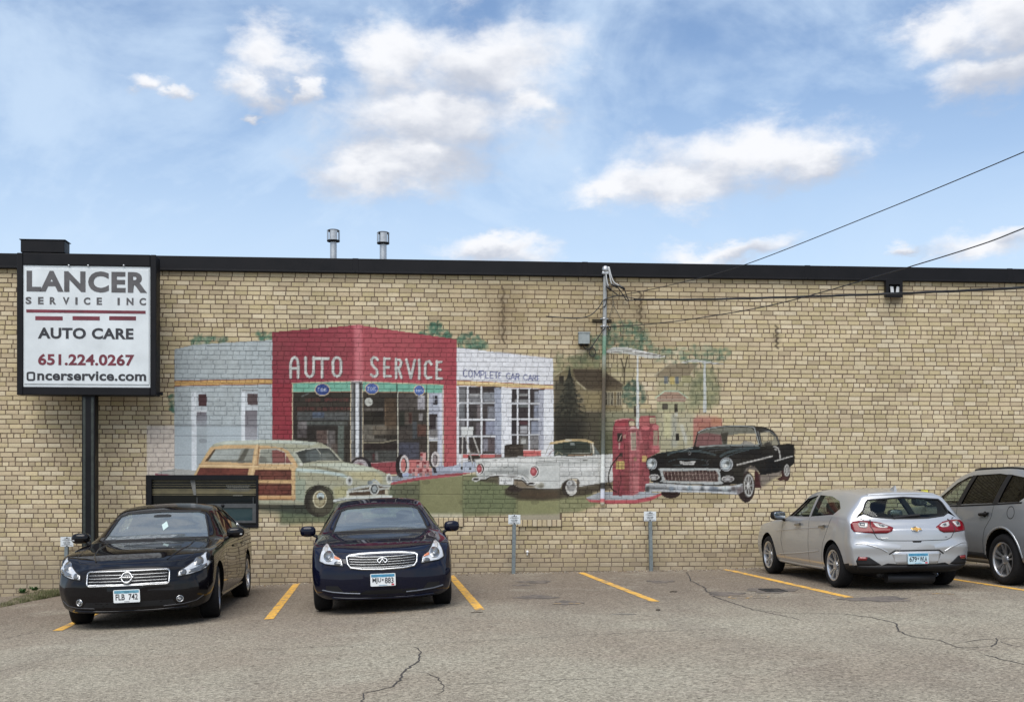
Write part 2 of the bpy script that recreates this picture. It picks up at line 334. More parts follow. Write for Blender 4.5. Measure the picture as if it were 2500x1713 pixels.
def mat_worn_paint(name, col, under, lo=.5, hi=.62):
    m = bpy.data.materials.new(name); m.use_nodes = True; t = m.node_tree; b = t.nodes["Principled BSDF"]; b.inputs["Roughness"].default_value = .8
    N = t.nodes.new; L = t.links.new; g = N("ShaderNodeNewGeometry")
    n = N("ShaderNodeTexNoise"); n.inputs["Scale"].default_value = 7; n.inputs["Detail"].default_value = 8; n.inputs["Roughness"].default_value = .78; L(g.outputs["Position"], n.inputs["Vector"])
    n2 = N("ShaderNodeTexNoise"); n2.inputs["Scale"].default_value = 70; n2.inputs["Detail"].default_value = 3; L(g.outputs["Position"], n2.inputs["Vector"])
    r = N("ShaderNodeMapRange"); r.inputs[1].default_value = lo; r.inputs[2].default_value = hi; L(n.outputs[0], r.inputs[0])
    r2 = N("ShaderNodeMapRange"); r2.inputs[1].default_value = .3; r2.inputs[2].default_value = .7; r2.inputs[3].default_value = .75; r2.inputs[4].default_value = 1.15; L(n2.outputs[0], r2.inputs[0])
    s = N("ShaderNodeVectorMath"); s.operation = 'SCALE'; s.inputs[0].default_value = col; L(r2.outputs[0], s.inputs[3])
    mx = N("ShaderNodeMix"); mx.data_type = 'RGBA'; L(r.outputs[0], mx.inputs[0]); L(s.outputs[0], mx.inputs[6]); mx.inputs[7].default_value = (*under, 1); L(mx.outputs[2], b.inputs["Base Color"])
    MATS[name] = m; return m
M_YELLOW = mat_worn_paint("worn_yellow_line_paint", (.62, .345, .05), (.18, .145, .11), .49, .60)
M_YELLOWF = mat_worn_paint("faded_yellow_line_paint", (.40, .25, .07), (.19, .16, .13), .42, .5)
M_TAR = mat("cracked_asphalt_gap", (.035, .031, .028), .95, var=.3, vscale=30)
M_OIL = mat_worn_paint("oil_stained_asphalt", (.060, .052, .045), (.15, .125, .105), .42, .60)
# ------------------------------------------------------------------ ground
def ground_sheet():
    xs = np.concatenate([[-900, -300, -120, -60], np.linspace(-30, 25, 221), [60, 120, 300, 900]]); ys = np.concatenate([[-900, -300, -100, -50], np.linspace(-26, 1.0, 109), [40, 200, 900]])
    X, Y = np.meshgrid(xs, ys, indexing='ij'); Z = np.interp(X, _gx, _gz)
    n = rng.random(X.shape) * .0
    v = np.stack([X, Y, Z + n], -1).reshape(-1, 3); a = np.arange(len(xs) * len(ys)).reshape(len(xs), len(ys))
    q = np.stack([a[:-1, :-1], a[1:, :-1], a[1:, 1:], a[:-1, 1:]], -1).reshape(-1, 4)
    return mesh_np("parking_lot", v, q)
lot = tag(obj("parking_lot", ground_sheet(), M_ASPHALT, smooth=True), kind="structure")
def ribbon(pts, w, dz=.004, sub=.12, jit=0.0, seed=0):
    """flat strip that follows the ground; pts in world XY"""
    g = random.Random(seed); bm = bmesh.new(); P = [Vector((p[0], p[1])) for p in pts]; Q = []
    for a, b in zip(P, P[1:]):
        n = max(1, int((b - a).length / sub))
        for k in range(n): Q.append(a.lerp(b, k / n))
    Q.append(P[-1]); prev = None; N = len(Q)
    for i, p in enumerate(Q):
        d = (Q[min(i + 1, N - 1)] - Q[max(i - 1, 0)]).normalized(); nrm = Vector((-d.y, d.x))
        ww = (w(i / max(N - 1, 1)) if callable(w) else w) / 2
        p = p + nrm * g.uniform(-jit, jit); wl, wr = ww * (1 + g.uniform(-.25, .25) * (jit > 0)), ww * (1 + g.uniform(-.25, .25) * (jit > 0))
        l, r = p + nrm * wl, p - nrm * wr
        cur = (bm.verts.new((l.x, l.y, zg(l.x) + dz)), bm.verts.new((r.x, r.y, zg(r.x) + dz)))
        if prev: bm.faces.new((prev[0], prev[1], cur[1], cur[0]))
        prev = cur
    bmesh.ops.recalc_face_normals(bm, faces=bm.faces[:])
    for f in bm.faces:
        if f.normal.z < 0: f.normal_flip()
    return bm
def gpx(pts): return [on_ground(*p) for p in pts]
# painted stall lines, parallel in plan
for i, (pts, w, m) in enumerate([([(726, 1422), (656, 1511)], .115, M_YELLOW), ([(1100, 1404), (1172, 1488)], .115, M_YELLOW), ([(1418, 1397), (1600, 1468)], .115, M_YELLOW), ([(1770, 1389), (2075, 1458)], .115, M_YELLOW), ([(2195, 1393), (2560, 1450)], .115, M_YELLOW), ([(330, 1452), (140, 1539)], .115, M_YELLOW)]):
    a, b = gpx(pts)
    if i == 5: a = Vector((b.x - .26, -.4, 0))
    if i == 4: a = Vector((7.78, -.3, 0)); b = Vector((8.05, -5.5, 0))
    obj("stall_line", ribbon([a, b], w, .004, .2), m, lot)
for pts, w in (([(866, 1497), (905, 1496), (965, 1494)], .07), ([(2240, 1452), (2290, 1448), (2330, 1450)], .05), ([(1240 + 108, 1473), (1240 + 180, 1472)], .05)):
    obj("old_paint_mark", ribbon(gpx(pts), w, .004, .1, .01), M_YELLOWF, lot)
for cx, cy, rx in ((1805, 1457.5, 24), (1855, 1456.5, 22)):        # sprayed survey loops
    obj("sprayed_loop", ribbon(gpx([(cx + rx * math.cos(t * .35), cy + 3.4 * math.sin(t * .35)) for t in range(19)]), .035, .004, .1), M_YELLOWF, lot)
CR = [([(1676, 1396), (1684, 1410), (1686, 1417), (1700, 1424), (1718, 1432), (1728, 1444), (1745, 1456), (1790, 1472), (1841, 1488), (1900, 1500), (1952, 1511)], .03), ([(1841, 1486), (1900, 1495), (2060, 1498), (2130, 1507), (2185, 1520), (2195, 1540), (2225, 1553), (2300, 1563), (2330, 1578), (2385, 1585)], .022),
      ([(1925, 1524), (1860, 1530), (1760, 1534), (1600, 1541), (1420, 1550), (1250, 1561), (1100, 1568), (960, 1573), (820, 1577), (640, 1584), (500, 1589)], .011), ([(2325, 1570), (2400, 1560), (2500, 1556)], .014), ([(2405, 1597), (2450, 1610), (2500, 1622)], .022), ([(2330, 1580), (2420, 1578), (2440, 1562), (2430, 1556)], .02), ([(2440, 1565), (2470, 1575), (2510, 1580)], .012),
      ([(1250, 1664), (1340, 1660), (1470, 1654), (1560, 1650)], .010), ([(1010, 1578), (1030, 1590), (1020, 1612), (985, 1640), (975, 1660), (960, 1676), (890, 1692), (884, 1715)], .024), ([(985, 1638), (1040, 1642), (1070, 1655), (1081, 1672), (1080, 1690), (1055, 1700)], .012), ([(1081, 1672), (1160, 1668), (1250, 1665)], .008),
      ([(0, 1638), (110, 1610), (170, 1598), (290, 1601), (420, 1592)], .008), ([(0, 1561), (50, 1550), (100, 1540)], .012), ([(330, 1556), (390, 1550), (480, 1553)], .008), ([(1060, 1495), (1120, 1470), (1200, 1464), (1480, 1435)], .006)]
for i, (p, w) in enumerate(CR): obj("pavement_crack", ribbon(gpx(p), lambda t, w=w: w * .68 * (.45 + .75 * math.sin(math.pi * min(max(t, .06), .94))), .003, .07, .014, i), M_TAR, lot)
# oil-dark patches and the drain
def blot(px, py, rx, ry, seed, m, dz=.0035):
    g = random.Random(seed); bm = bmesh.new(); pts = []
    for k in range(40):
        t = k * math.pi / 20; f = 1 + .18 * math.sin(3 * t + seed) + .12 * math.sin(7 * t + 2 * seed) + g.uniform(-.06, .06); p = on_ground(px + rx * f * math.cos(t), py + ry * f * math.sin(t), dz); pts.append(bm.verts.new(p))
    f = bm.faces.new(pts)
    if f.normal.z < 0: f.normal_flip()
    bmesh.ops.triangulate(bm, faces=bm.faces[:]); return bm
for k, a in enumerate(((1310, 1457, 48, 4.5), (1385, 1471, 34, 5), (1770, 1449, 42, 5), (1612, 1419, 34, 3.2), (1306, 1420, 40, 3.5), (2140, 1462, 80, 6), (1275, 1428, 22, 2))): obj("oil_stain", blot(*a, k, M_OIL), M_OIL, lot)
obj("damp_patch", blot(1884, 1441, 60, 6.0, 9, None, .0045), mat("damp_dirt", (.10, .085, .072), .8, var=.4, vscale=20), lot)
dr = empty("storm_drain", on_ground(1887, 1441)); tag(dr, "small dark iron storm drain grate sunk in a damp patch beside a yellow line", "drain")
c = on_ground(1887, 1441); bm = bmesh.new(); box(bm, -.15, .15, -.20, -.17, -.02, .014); box(bm, -.15, .15, .17, .20, -.02, .014); box(bm, -.15, -.125, -.17, .17, -.02, .0135); box(bm, .125, .15, -.17, .17, -.02, .0135)
M_IRON = mat("cast_iron", (.045, .045, .048), .55, .6, var=.4, vscale=25, bump=.3)
o = obj("frame", bm, M_IRON, dr)
for k in range(5): bm = bmesh.new(); box(bm, -.11 + k * .05, -.085 + k * .05, -.17, .17, -.02, .011); obj("bar", bm, M_IRON, dr)
bm = bmesh.new(); box(bm, -.124, .124, -.169, .169, .0048, .0058); obj("pit", bm, mat("drain_pit", (.004, .004, .004), 1), dr)
# twigs and litter lying about
def twig(name, label, cat, px, py, L_, rz, m, r=.006):
    p = on_ground(px, py, r); bm = bmesh.new(); tube(bm, [(-L_ / 2, 0, 0), (-L_ / 6, .02, .004), (L_ / 6, -.015, .003), (L_ / 2, .01, 0)], [r * .6, r, r, r * .5], 6)
    o = obj(name, bm, m, None, True); o.location = p; o.rotation_euler = (0, 0, rz); return tag(o, label, cat)
M_TWIG = mat("dry_bark", (.06, .048, .035), .9, var=.3)
twig("twig", "bent grey twig lying on open asphalt below the yellow line", "twig", 1523, 1500, .30, .1, mat("bleached_bark", (.2, .19, .17), .9))
twig("twig", "short dark twig by the tip of the second yellow line", "twig", 1165, 1495, .16, .3, M_TWIG); twig("twig", "short dark stick beside the long yellow line", "twig", 1645, 1445, .13, .4, M_TWIG, .009); twig("twig", "tiny dark bit of bark on asphalt below the tip of a yellow line", "twig", 1607, 1490, .08, 1.0, M_TWIG, .009)
# grass wedge at the foot of the wall, far left
def grass_bed():
    A = [on_ground(-60, 1496), on_ground(0, 1483), on_ground(60, 1470), on_ground(150, 1453), on_ground(235, 1438)]
    A[-1].y = -.15; bm = bmesh.new(); lo = []; hi = []
    for k, p in enumerate(A):
        hgt = zg(p.x) + .09 * (1 - k / 4.2)
        lo.append(bm.verts.new((p.x, p.y, zg(p.x) - .01))); hi.append((bm.verts.new((p.x, p.y * .75, zg(p.x) + .03)), bm.verts.new((p.x, .05, hgt))))
    for k in range(4):
        bm.faces.new((lo[k], lo[k + 1], hi[k + 1][0], hi[k][0])); bm.faces.new((hi[k][0], hi[k + 1][0], hi[k + 1][1], hi[k][1]))
    bmesh.ops.subdivide_edges(bm, edges=bm.edges[:], cuts=6, use_grid_fill=True)
    for v in bm.verts: v.co.z += random.uniform(-.008, .012)
    return bm, A
bm, GA = grass_bed(); bank = tag(obj("soil_bank", bm, mat("dry_soil", (.11, .095, .06), .95, var=.35, vscale=12, bump=.6, bscale=30), None, True), kind="structure")
def blades(n, seed):
    g = random.Random(seed); V = []; F = []; C = []
    xs = [p.x for p in GA]; ys = [p.y for p in GA]
    for i in range(n):
        x = g.uniform(xs[0], xs[-1] - .05); ye = float(np.interp(x, xs, ys)); y = ye * (1 - g.random() ** 1.3) ; t = y / min(ye, -.01)
        z = zg(x) + .03 * (1 - t * .9) + .05 * max(0, 1 - t) * max(0, (xs[-1] - x) / (xs[-1] - xs[0])) - .015
        cl = math.sin(x * 9.1) + math.sin(y * 13 + x * 4)
        if cl < -.7 and g.random() < .7: continue
        h = g.uniform(.025, .075) * (1.5 if cl > 1.1 else 1); a = g.uniform(0, 6.28); w = .004; lx, ly = g.uniform(-.5, .5) * h, g.uniform(-.5, .5) * h; b = len(V)
        V += [(x - w * math.cos(a), y - w * math.sin(a), z), (x + w * math.cos(a), y + w * math.sin(a), z), (x + lx, y + ly, z + h)]; F.append((b, b + 1, b + 2))
        k = g.random(); c = (.075, .095, .028) if k < .45 else ((.13, .125, .055) if k < .8 else (.17, .15, .085)); C += [(*c, 1)] * 3
    me = mesh_np("grass", V, None, F); vcol(me, "tint", C); return me
def mat_tint(name, rough=.8):
    m = bpy.data.materials.new(name); m.use_nodes = True; t = m.node_tree; b = t.nodes["Principled BSDF"]; b.inputs["Roughness"].default_value = rough
    at = t.nodes.new("ShaderNodeAttribute"); at.attribute_name = "tint"; t.links.new(at.outputs["Color"], b.inputs["Base Color"]); return m
tag(obj("grass", blades(9000, 3), mat_tint("mixed_grass_blades")), "patchy green and straw coloured grass at the foot of the wall", "grass", kind="stuff")
def weed(px, py, seed, label):
    g = random.Random(seed); p = on_wall(px, py, -.10); V = []; F = []
    for i in range(46):
        a = g.uniform(0, 6.28); L_ = g.uniform(.05, .13); w = g.uniform(.012, .022); e = g.uniform(.3, 1.3)
        d = Vector((math.cos(a) * math.cos(e), math.sin(a) * math.cos(e) * .6, math.sin(e))); s = d.cross(Vector((0, 0, 1))); s = s.normalized() if s.length > .01 else Vector((1, 0, 0)); b = len(V)
        o = Vector((g.uniform(-.03, .03), g.uniform(-.02, .02), 0)); m_ = o + d * L_ * .55
        V += [tuple(o), tuple(m_ + s * w), tuple(o + d * L_ - Vector((0, 0, .015))), tuple(m_ - s * w)]; F.append((b, b + 1, b + 2, b + 3))
    o = obj("weed", mesh_np("weed", V, F), mat("weed_leaf", (.035, .09, .02), .6, var=.3)); o.location = (p[0], p[1], p[2]); return tag(o, label, "weed")
weed(84, 1441, 1, "bright green leafy weed growing against the wall base"); weed(56, 1447, 2, "small low weed left of the bright green one")

def grit(n, seed):
    g = random.Random(seed); V = []; F = []; C = []
    for i in range(n):
        x = g.uniform(-4.6, 8.5); y = -.02 - abs(g.gauss(0, .10)) - (.3 * g.random() if g.random() < .15 else 0); z = zg(x) + .002; r = g.uniform(.004, .013) * (1.7 if g.random() < .06 else 1); b = len(V); a = g.uniform(0, 6.28)
        for k in range(4): V.append((x + r * math.cos(a + k * 1.57) * g.uniform(.7, 1.3), y + r * math.sin(a + k * 1.57) * g.uniform(.7, 1.3), z))
        V.append((x, y, z + r * g.uniform(.5, 1.1))); F += [(b + k, b + (k + 1) % 4, b + 4) for k in range(4)]
        c = g.choice(((.22, .19, .15), (.13, .11, .09), (.30, .27, .22), (.16, .11, .06), (.09, .07, .05))); C += [(*c, 1)] * 5
    me = mesh_np("grit", V, None, F); vcol(me, "tint", C); return me
tag(obj("grit", grit(5200, 8), mat_tint("grit_and_dead_leaf", .95)), "loose grit and crumbled leaves along the foot of the wall", "grit", kind="stuff")
# ------------------------------------------------------------------ the mural: paint traced in photograph units, later carried onto the bricks
MX0, MX1, MY0, MY1, MS = 340, 1980, 690, 1304, 2.0
MW, MH = int((MX1 - MX0) * MS), int((MY1 - MY0) * MS)
MP = np.zeros((MH, MW, 4), np.float32)                     # sRGB 0..1 + coverage
SECT = dict(A=(340, 780, 3.3167), B=(840, 780, 3.3167), W=(460, 1060, 4.648), T=(1140, 1060, 6.4556), K=(1560, 1020, 5.81),
            H=(1340, 780, 5.0522), P=(1420, 990, 6.1233), S=(700, 920, 5.5333), C=(1100, 840, 5.1357), X=(0, 0, 1.0))
def _fbm(shape, cell, seed, oct=4):
    g = np.random.default_rng(seed); out = np.zeros(shape, np.float32); amp = 1.0; tot = 0
    for _ in range(oct):
        h, w = int(shape[0] / cell) + 3, int(shape[1] / cell) + 3
        a = g.random((h, w)).astype(np.float32)
        y = np.arange(shape[0]) / cell; x = np.arange(shape[1]) / cell
        yi = y.astype(int); xi = x.astype(int); fy = (y - yi)[:, None]; fx = (x - xi)[None, :]
        fy = fy * fy * (3 - 2 * fy); fx = fx * fx * (3 - 2 * fx)
        out += amp * ((a[yi][:, xi] * (1 - fx) + a[yi][:, xi + 1] * fx) * (1 - fy) + (a[yi + 1][:, xi] * (1 - fx) + a[yi + 1][:, xi + 1] * fx) * fy)
        tot += amp; amp *= .55; cell = max(cell / 2, 1.5)
    return out / tot
MN1 = _fbm((MH, MW), 40, 1); MN2 = _fbm((MH, MW), 12, 2, 3); MN3 = _fbm((MH, MW), 90, 3)
def _pts(sec, pts):
    ox, oy, s = SECT[sec]; return np.array([((ox + x / s - MX0) * MS, (oy + y / s - MY0) * MS) for x, y in pts], np.float64)
def _box(p, pad):
    x0 = max(int(p[:, 0].min() - pad), 0); x1 = min(int(p[:, 0].max() + pad) + 2, MW); y0 = max(int(p[:, 1].min() - pad), 0); y1 = min(int(p[:, 1].max() + pad) + 2, MH)
    return x0, x1, y0, y1
def _blur(m, r):
    r = int(r)
    if r < 1: return m
    for ax in (0, 1):
        for _ in range(2):
            p = np.pad(m, [(r, r) if a == ax else (0, 0) for a in (0, 1)], mode='edge'); c = np.cumsum(p, axis=ax)
            c = np.concatenate([np.zeros_like(np.take(c, [0], axis=ax)), c], axis=ax); n = m.shape[ax]
            m = (np.take(c, range(2 * r + 1, 2 * r + 1 + n), axis=ax) - np.take(c, range(0, n), axis=ax)) / (2 * r + 1)
    return m
def _lay(bx, m, col, a, tex, erase=False):
    x0, x1, y0, y1 = bx
    if x1 <= x0 or y1 <= y0: return
    v = MP[y0:y1, x0:x1]
    m = np.clip(m * a, 0, 1)[..., None]
    if erase: v[..., 3:] *= 1 - m; return
    if isinstance(col, np.ndarray): c = col
    else: c = np.array(col[:3], np.float32)[None, None, :] / 255.0
    if tex: c = c * (1 + tex * ((MN2[y0:y1, x0:x1, None] - .5) * 1.4 + (MN1[y0:y1, x0:x1, None] - .5)))
    na = m + v[..., 3:] * (1 - m)
    v[..., :3] = np.where(na > 1e-4, (c * m + v[..., :3] * v[..., 3:] * (1 - m)) / np.maximum(na, 1e-4), v[..., :3]); v[..., 3:] = na
def _inside(p, bx):
    x0, x1, y0, y1 = bx; X = np.arange(x0, x1)[None, :] + .5; out = np.zeros((y1 - y0, x1 - x0), bool)
    Y = np.arange(y0, y1)[:, None] + .5
    for i in range(len(p)):
        (ax, ay), (bx_, by) = p[i], p[(i + 1) % len(p)]
        if ay == by: continue
        cond = (ay > Y) != (by > Y)
        out ^= cond & (X < (bx_ - ax) * (Y - ay) / (by - ay) + ax)
    return out.astype(np.float32)
def smoothp(pts, n=6):
    p = np.array(pts, float); out = []
    N = len(p)
    for i in range(N):
        a, b, c, d = p[i - 1], p[i], p[(i + 1) % N], p[(i + 2) % N]
        for k in range(n):
            t = k / n; out.append(tuple(.5 * ((2 * b) + (-a + c) * t + (2 * a - 5 * b + 4 * c - d) * t * t + (-a + 3 * b - 3 * c + d) * t ** 3)))
    return out
def poly(sec, pts, col, a=1.0, soft=0.0, tex=.12, grad=None, noisy=0.0, erase=False, smooth=False):
    """grad = (other colour, 'x' or 'y') runs from col to the other colour over the outline's extent"""
    if smooth: pts = smoothp(pts)
    p = _pts(sec, pts); bx = _box(p, soft * 2 * MS + 3); m = _inside(p, bx)
    if m.size == 0: return
    if soft: m = _blur(m, soft * MS)
    x0, x1, y0, y1 = bx
    if noisy: m = np.clip((m * (1 + noisy) - noisy * (1.6 * MN2[y0:y1, x0:x1] + .6 * MN1[y0:y1, x0:x1]) ) , 0, 1)
    if grad is not None:
        t = (np.arange(x0, x1) - p[:, 0].min()) / max(np.ptp(p[:, 0]), 1) if grad[1] == 'x' else (np.arange(y0, y1) - p[:, 1].min()) / max(np.ptp(p[:, 1]), 1)
        t = np.clip(t, 0, 1); t = t[None, :, None] if grad[1] == 'x' else t[:, None, None]
        c = (np.array(col) * (1 - t) + np.array(grad[0]) * t) / 255.0 * np.ones((y1 - y0, x1 - x0, 1)); col = c.astype(np.float32)
    _lay(bx, m, col, a, tex, erase)
def rect(sec, x0, y0, x1, y1, col, **k): poly(sec, [(x0, y0), (x1, y0), (x1, y1), (x0, y1)], col, **k)
def line(sec, pts, w, col, a=1.0, tex=.08, smooth=False, noisy=0.0):
    s = SECT[sec][2]
    if smooth:
        q = [pts[0]] + list(pts) + [pts[-1]]; o = []
        for i in range(1, len(q) - 2):
            A, B, C_, D_ = [np.array(v, float) for v in q[i - 1:i + 3]]
            for k in range(6):
                t = k / 6; o.append(tuple(.5 * ((2 * B) + (-A + C_) * t + (2 * A - 5 * B + 4 * C_ - D_) * t * t + (-A + 3 * B - 3 * C_ + D_) * t ** 3)))
        pts = o + [pts[-1]]
    p = _pts(sec, pts); hw = w / s * MS / 2; bx = _box(p, hw + 2); x0, x1, y0, y1 = bx
    if x1 <= x0 or y1 <= y0: return
    X = np.arange(x0, x1)[None, :] + .5; Y = np.arange(y0, y1)[:, None] + .5; d = np.full((y1 - y0, x1 - x0), 1e9)
    for (ax, ay), (cx, cy) in zip(p, p[1:]):
        vx, vy = cx - ax, cy - ay; L2 = max(vx * vx + vy * vy, 1e-9); t = np.clip(((X - ax) * vx + (Y - ay) * vy) / L2, 0, 1)
        d = np.minimum(d, np.hypot(X - ax - t * vx, Y - ay - t * vy))
    m = np.clip(hw - d + .5, 0, 1).astype(np.float32)
    if noisy: m *= np.clip(1.6 - noisy * 2 * MN2[y0:y1, x0:x1], 0, 1)
    _lay(bx, m, col, a, tex)
def ell(sec, cx, cy, rx, ry, col, a=1.0, soft=0.0, tex=.1, hole=None, noisy=0.0, rot=0.0, erase=False):
    pts = []
    for k in range(36):
        t = k * math.pi / 18; u, v = rx * math.cos(t), ry * math.sin(t); pts.append((cx + u * math.cos(rot) - v * math.sin(rot), cy + u * math.sin(rot) + v * math.cos(rot)))
    p = _pts(sec, pts); bx = _box(p, soft * 2 * MS + 3); m = _inside(p, bx)
    if m.size == 0: return
    if hole: m = m - _inside((p - p.mean(0)) * hole + p.mean(0), bx)
    if soft: m = _blur(m, soft * MS)
    x0, x1, y0, y1 = bx
    if noisy: m = np.clip(m * (1 + noisy) - noisy * (1.7 * MN2[y0:y1, x0:x1] + .5 * MN1[y0:y1, x0:x1]), 0, 1)
    _lay(bx, m, col, a, tex, erase)
def leaves(sec, x0, y0, x1, y1, n, r, cols, a=.7, seed=0, shape=None):
    g = random.Random(seed)
    for i in range(n):
        for _ in range(20):
            x, y = g.uniform(x0, x1), g.uniform(y0, y1)
            if shape is None or shape((x - x0) / (x1 - x0), (y - y0) / (y1 - y0)): break
        ell(sec, x, y, r * g.uniform(.5, 1.4), r * g.uniform(.35, 1.0), g.choice(cols), a=a * g.uniform(.5, 1), soft=.6, noisy=.5, rot=g.uniform(0, 3))
def paint_mural():
    rnd = (lambda u, v: (2 * u - 1) ** 2 + (2 * v - 1) ** 2 < 1)
    GR = [(45, 105, 82), (62, 125, 98), (38, 85, 68), (90, 140, 110)]
    OL = [(118, 122, 78), (95, 105, 70), (140, 140, 95), (80, 92, 66)]
    # soot and rust along old cracks
    for x, y0, y1 in ((1228, 700, 838), (1563, 712, 790), (1566, 800, 835), (1896, 795, 850)):
        line('X', [(x + (4 if k % 2 else -3), y0 + (y1 - y0) * k / 9) for k in range(10)], 5, (48, 36, 28), a=.75, noisy=.5); rect('X', x - 14, y0 + 10, x + 14, y1 - 12, (110, 92, 70), a=.35, soft=6, noisy=.3)
    rect('X', 1080, 668, 1760, 850, (146, 120, 70), a=.30, soft=45, noisy=.25); rect('X', 1180, 690, 1290, 840, (120, 96, 60), a=.28, soft=18, noisy=.3); rect('X', 1400, 760, 1640, 900, (132, 116, 70), a=.25, soft=25, noisy=.3)
    rect('X', 1560, 1200, 1780, 1226, (120, 105, 50), a=.45, soft=6)
    # left: bare whitewashed courses, trees behind the annex
    rect('A', 62, 858, 290, 1262, (212, 199, 188), a=.82, soft=1.2)
    leaves('A', 430, 138, 720, 212, 50, 26, GR, .6, 1); leaves('A', 950, 105, 1080, 175, 34, 24, GR, .6, 2); leaves('A', 235, 610, 290, 740, 24, 22, GR, .7, 3)
    leaves('B', 600, 10, 870, 160, 90, 24, GR, .65, 4, lambda u, v: abs(u - .5) < .12 + .5 * v); leaves('B', 915, 85, 1160, 240, 76, 24, GR, .6, 5, lambda u, v: abs(u - .42) < .1 + .6 * v)
    # ---- right-hand background
    rect('H', 60, 430, 700, 900, (128, 122, 76), a=.5, soft=12, noisy=.25); leaves('H', 60, 420, 720, 680, 90, 46, OL, .5, 6)
    rect('H', 690, 480, 1100, 1180, (140, 140, 95), a=.4, soft=12, noisy=.25)
    leaves('H', 500, 190, 660, 470, 30, 40, GR, .35, 7)
    leaves('H', 690, 20, 1420, 410, 260, 34, GR, .36, 8, lambda u, v: abs(u - .38) < .22 + .32 * v); leaves('H', 1180, 320, 2250, 550, 240, 32, GR, .30, 9, rnd)
    leaves('H', 2000, 330, 2280, 420, 20, 34, GR, .3, 10)
    poly('H', [(60, 690), (180, 625), (330, 600), (640, 605), (700, 640), (912, 792), (900, 1130), (60, 1130)], (104, 92, 62), a=.75, soft=2)
    poly('H', [(290, 612), (640, 612), (912, 795), (640, 860), (455, 872), (330, 740)], (76, 64, 48), a=.95, soft=1)
    poly('H', [(540, 800), (912, 795), (905, 870), (540, 872)], (88, 74, 54), a=.8, soft=1)
    rect('H', 430, 885, 905, 1130, (142, 126, 82), a=.8, soft=2); rect('H', 690, 885, 900, 1070, (120, 104, 70), a=.8, soft=1)
    rect('H', 700, 895, 795, 1050, (52, 46, 36)); rect('H', 835, 895, 895, 1050, (70, 62, 48))
    for x in (722, 742, 765, 795, 840, 870, 893): line('H', [(x, 892), (x, 1052)], 10, (196, 186, 150), a=.85)
    for y in (892, 975, 1052): line('H', [(700, y), (895, y)], 8, (190, 180, 145), a=.7)
    line('H', [(62, 700), (165, 632)], 14, (190, 180, 140), a=.7); line('H', [(340, 760), (455, 860)], 20, (180, 168, 130), a=.8); line('H', [(455, 862), (900, 862)], 10, (160, 146, 110), a=.7)
    rect('H', 125, 690, 190, 790, (48, 42, 34)); line('H', [(125, 690), (190, 690), (190, 790), (125, 790), (125, 690)], 8, (150, 140, 105), a=.7)
    rect('H', 60, 760, 320, 1500, (58, 56, 44), a=.8, soft=4); rect('H', 60, 1130, 660, 1700, (58, 56, 44), a=.95, soft=3); rect('H', 60, 1200, 470, 1700, (34, 34, 30), a=.85, soft=10)
    rect('H', 640, 1130, 1340, 1700, (104, 112, 84), a=.8, soft=5); rect('H', 640, 1380, 900, 1700, (86, 88, 58), a=.8, soft=6)
    for k in range(9):          # the spruce
        y = 600 + k * 66; w = 26 + k * 27
        poly('H', [(255, y - 40), (255 + w * .5, y + 40), (255 + w, y + 92), (255 + w * .45, y + 84), (255 + w * .1, y + 104), (255 - w * .4, y + 84), (255 - w, y + 96), (255 - w * .5, y + 36)], (40, 42, 35), a=.95, noisy=.12, tex=.3)
    leaves('H', 70, 720, 520, 1180, 130, 26, [(30, 32, 28), (64, 64, 50), (82, 80, 62)], .7, 12, lambda u, v: abs(u - .42) < .08 + .42 * v)
    leaves('H', 910, 750, 1190, 1090, 100, 34, [(40, 78, 62), (52, 96, 78), (34, 60, 50), (90, 120, 95)], .6, 11, rnd); rect('H', 1050, 1060, 1078, 1200, (54, 48, 38), a=.9)
    for pts, w in (([(932, 795), (928, 620), (890, 480)], 20), ([(930, 640), (970, 455)], 18), ([(800, 430), (798, 520)], 12), ([(728, 420), (742, 640)], 9), ([(840, 560), (850, 700)], 8)): line('H', pts, w, (62, 52, 36), a=.85)
    rect('H', 1330, 700, 1830, 1160, (146, 150, 104), a=.55, soft=8, noisy=.12)
    poly('H', [(1300, 692), (1480, 548), (1850, 545), (1760, 640), (1740, 705), (1345, 712)], (124, 110, 84), a=.85, soft=1.5)
    line('H', [(1300, 692), (1480, 548)], 14, (180, 172, 140), a=.7); line('H', [(1850, 545), (1750, 680)], 12, (176, 170, 140), a=.6)
    rect('H', 1420, 700, 1470, 790, (110, 116, 118)); rect('H', 1490, 700, 1552, 795, (186, 162, 72), a=.85); rect('H', 1562, 700, 1605, 790, (104, 112, 116)); rect('H', 1640, 690, 1760, 780, (150, 146, 84), a=.6)
    poly('H', [(1900, 560), (2000, 590), (2060, 760), (2115, 930), (2040, 1110), (1700, 1110), (1770, 900), (1790, 740), (1830, 640)], (134, 144, 96), a=.62, soft=8, noisy=.2); leaves('H', 1760, 600, 2110, 1100, 80, 46, OL, .4, 13)
    poly('H', [(1325, 960), (1430, 885), (1595, 885), (1700, 965)], (166, 130, 108), a=.9); rect('H', 1335, 955, 1690, 1010, (158, 122, 102), a=.85); line('H', [(1315, 965), (1430, 880), (1595, 880), (1715, 965)], 16, (178, 200, 168), a=.9); line('H', [(1330, 985), (1690, 985)], 12, (200, 180, 160), a=.8)
    rect('H', 1330, 1010, 1680, 1130, (150, 152, 112), a=.6); rect('H', 1400, 1032, 1468, 1112, (58, 54, 46), a=.9); rect('H', 1552, 1030, 1592, 1140, (50, 46, 40), a=.9)
    rect('P', 1100, 100, 1690, 720, (150, 154, 124), a=.62, soft=6, noisy=.12); rect('P', 1230, 110, 1345, 480, (204, 198, 140), a=.6, soft=2); rect('P', 1345, 130, 1430, 620, (160, 164, 156), a=.6, soft=3)
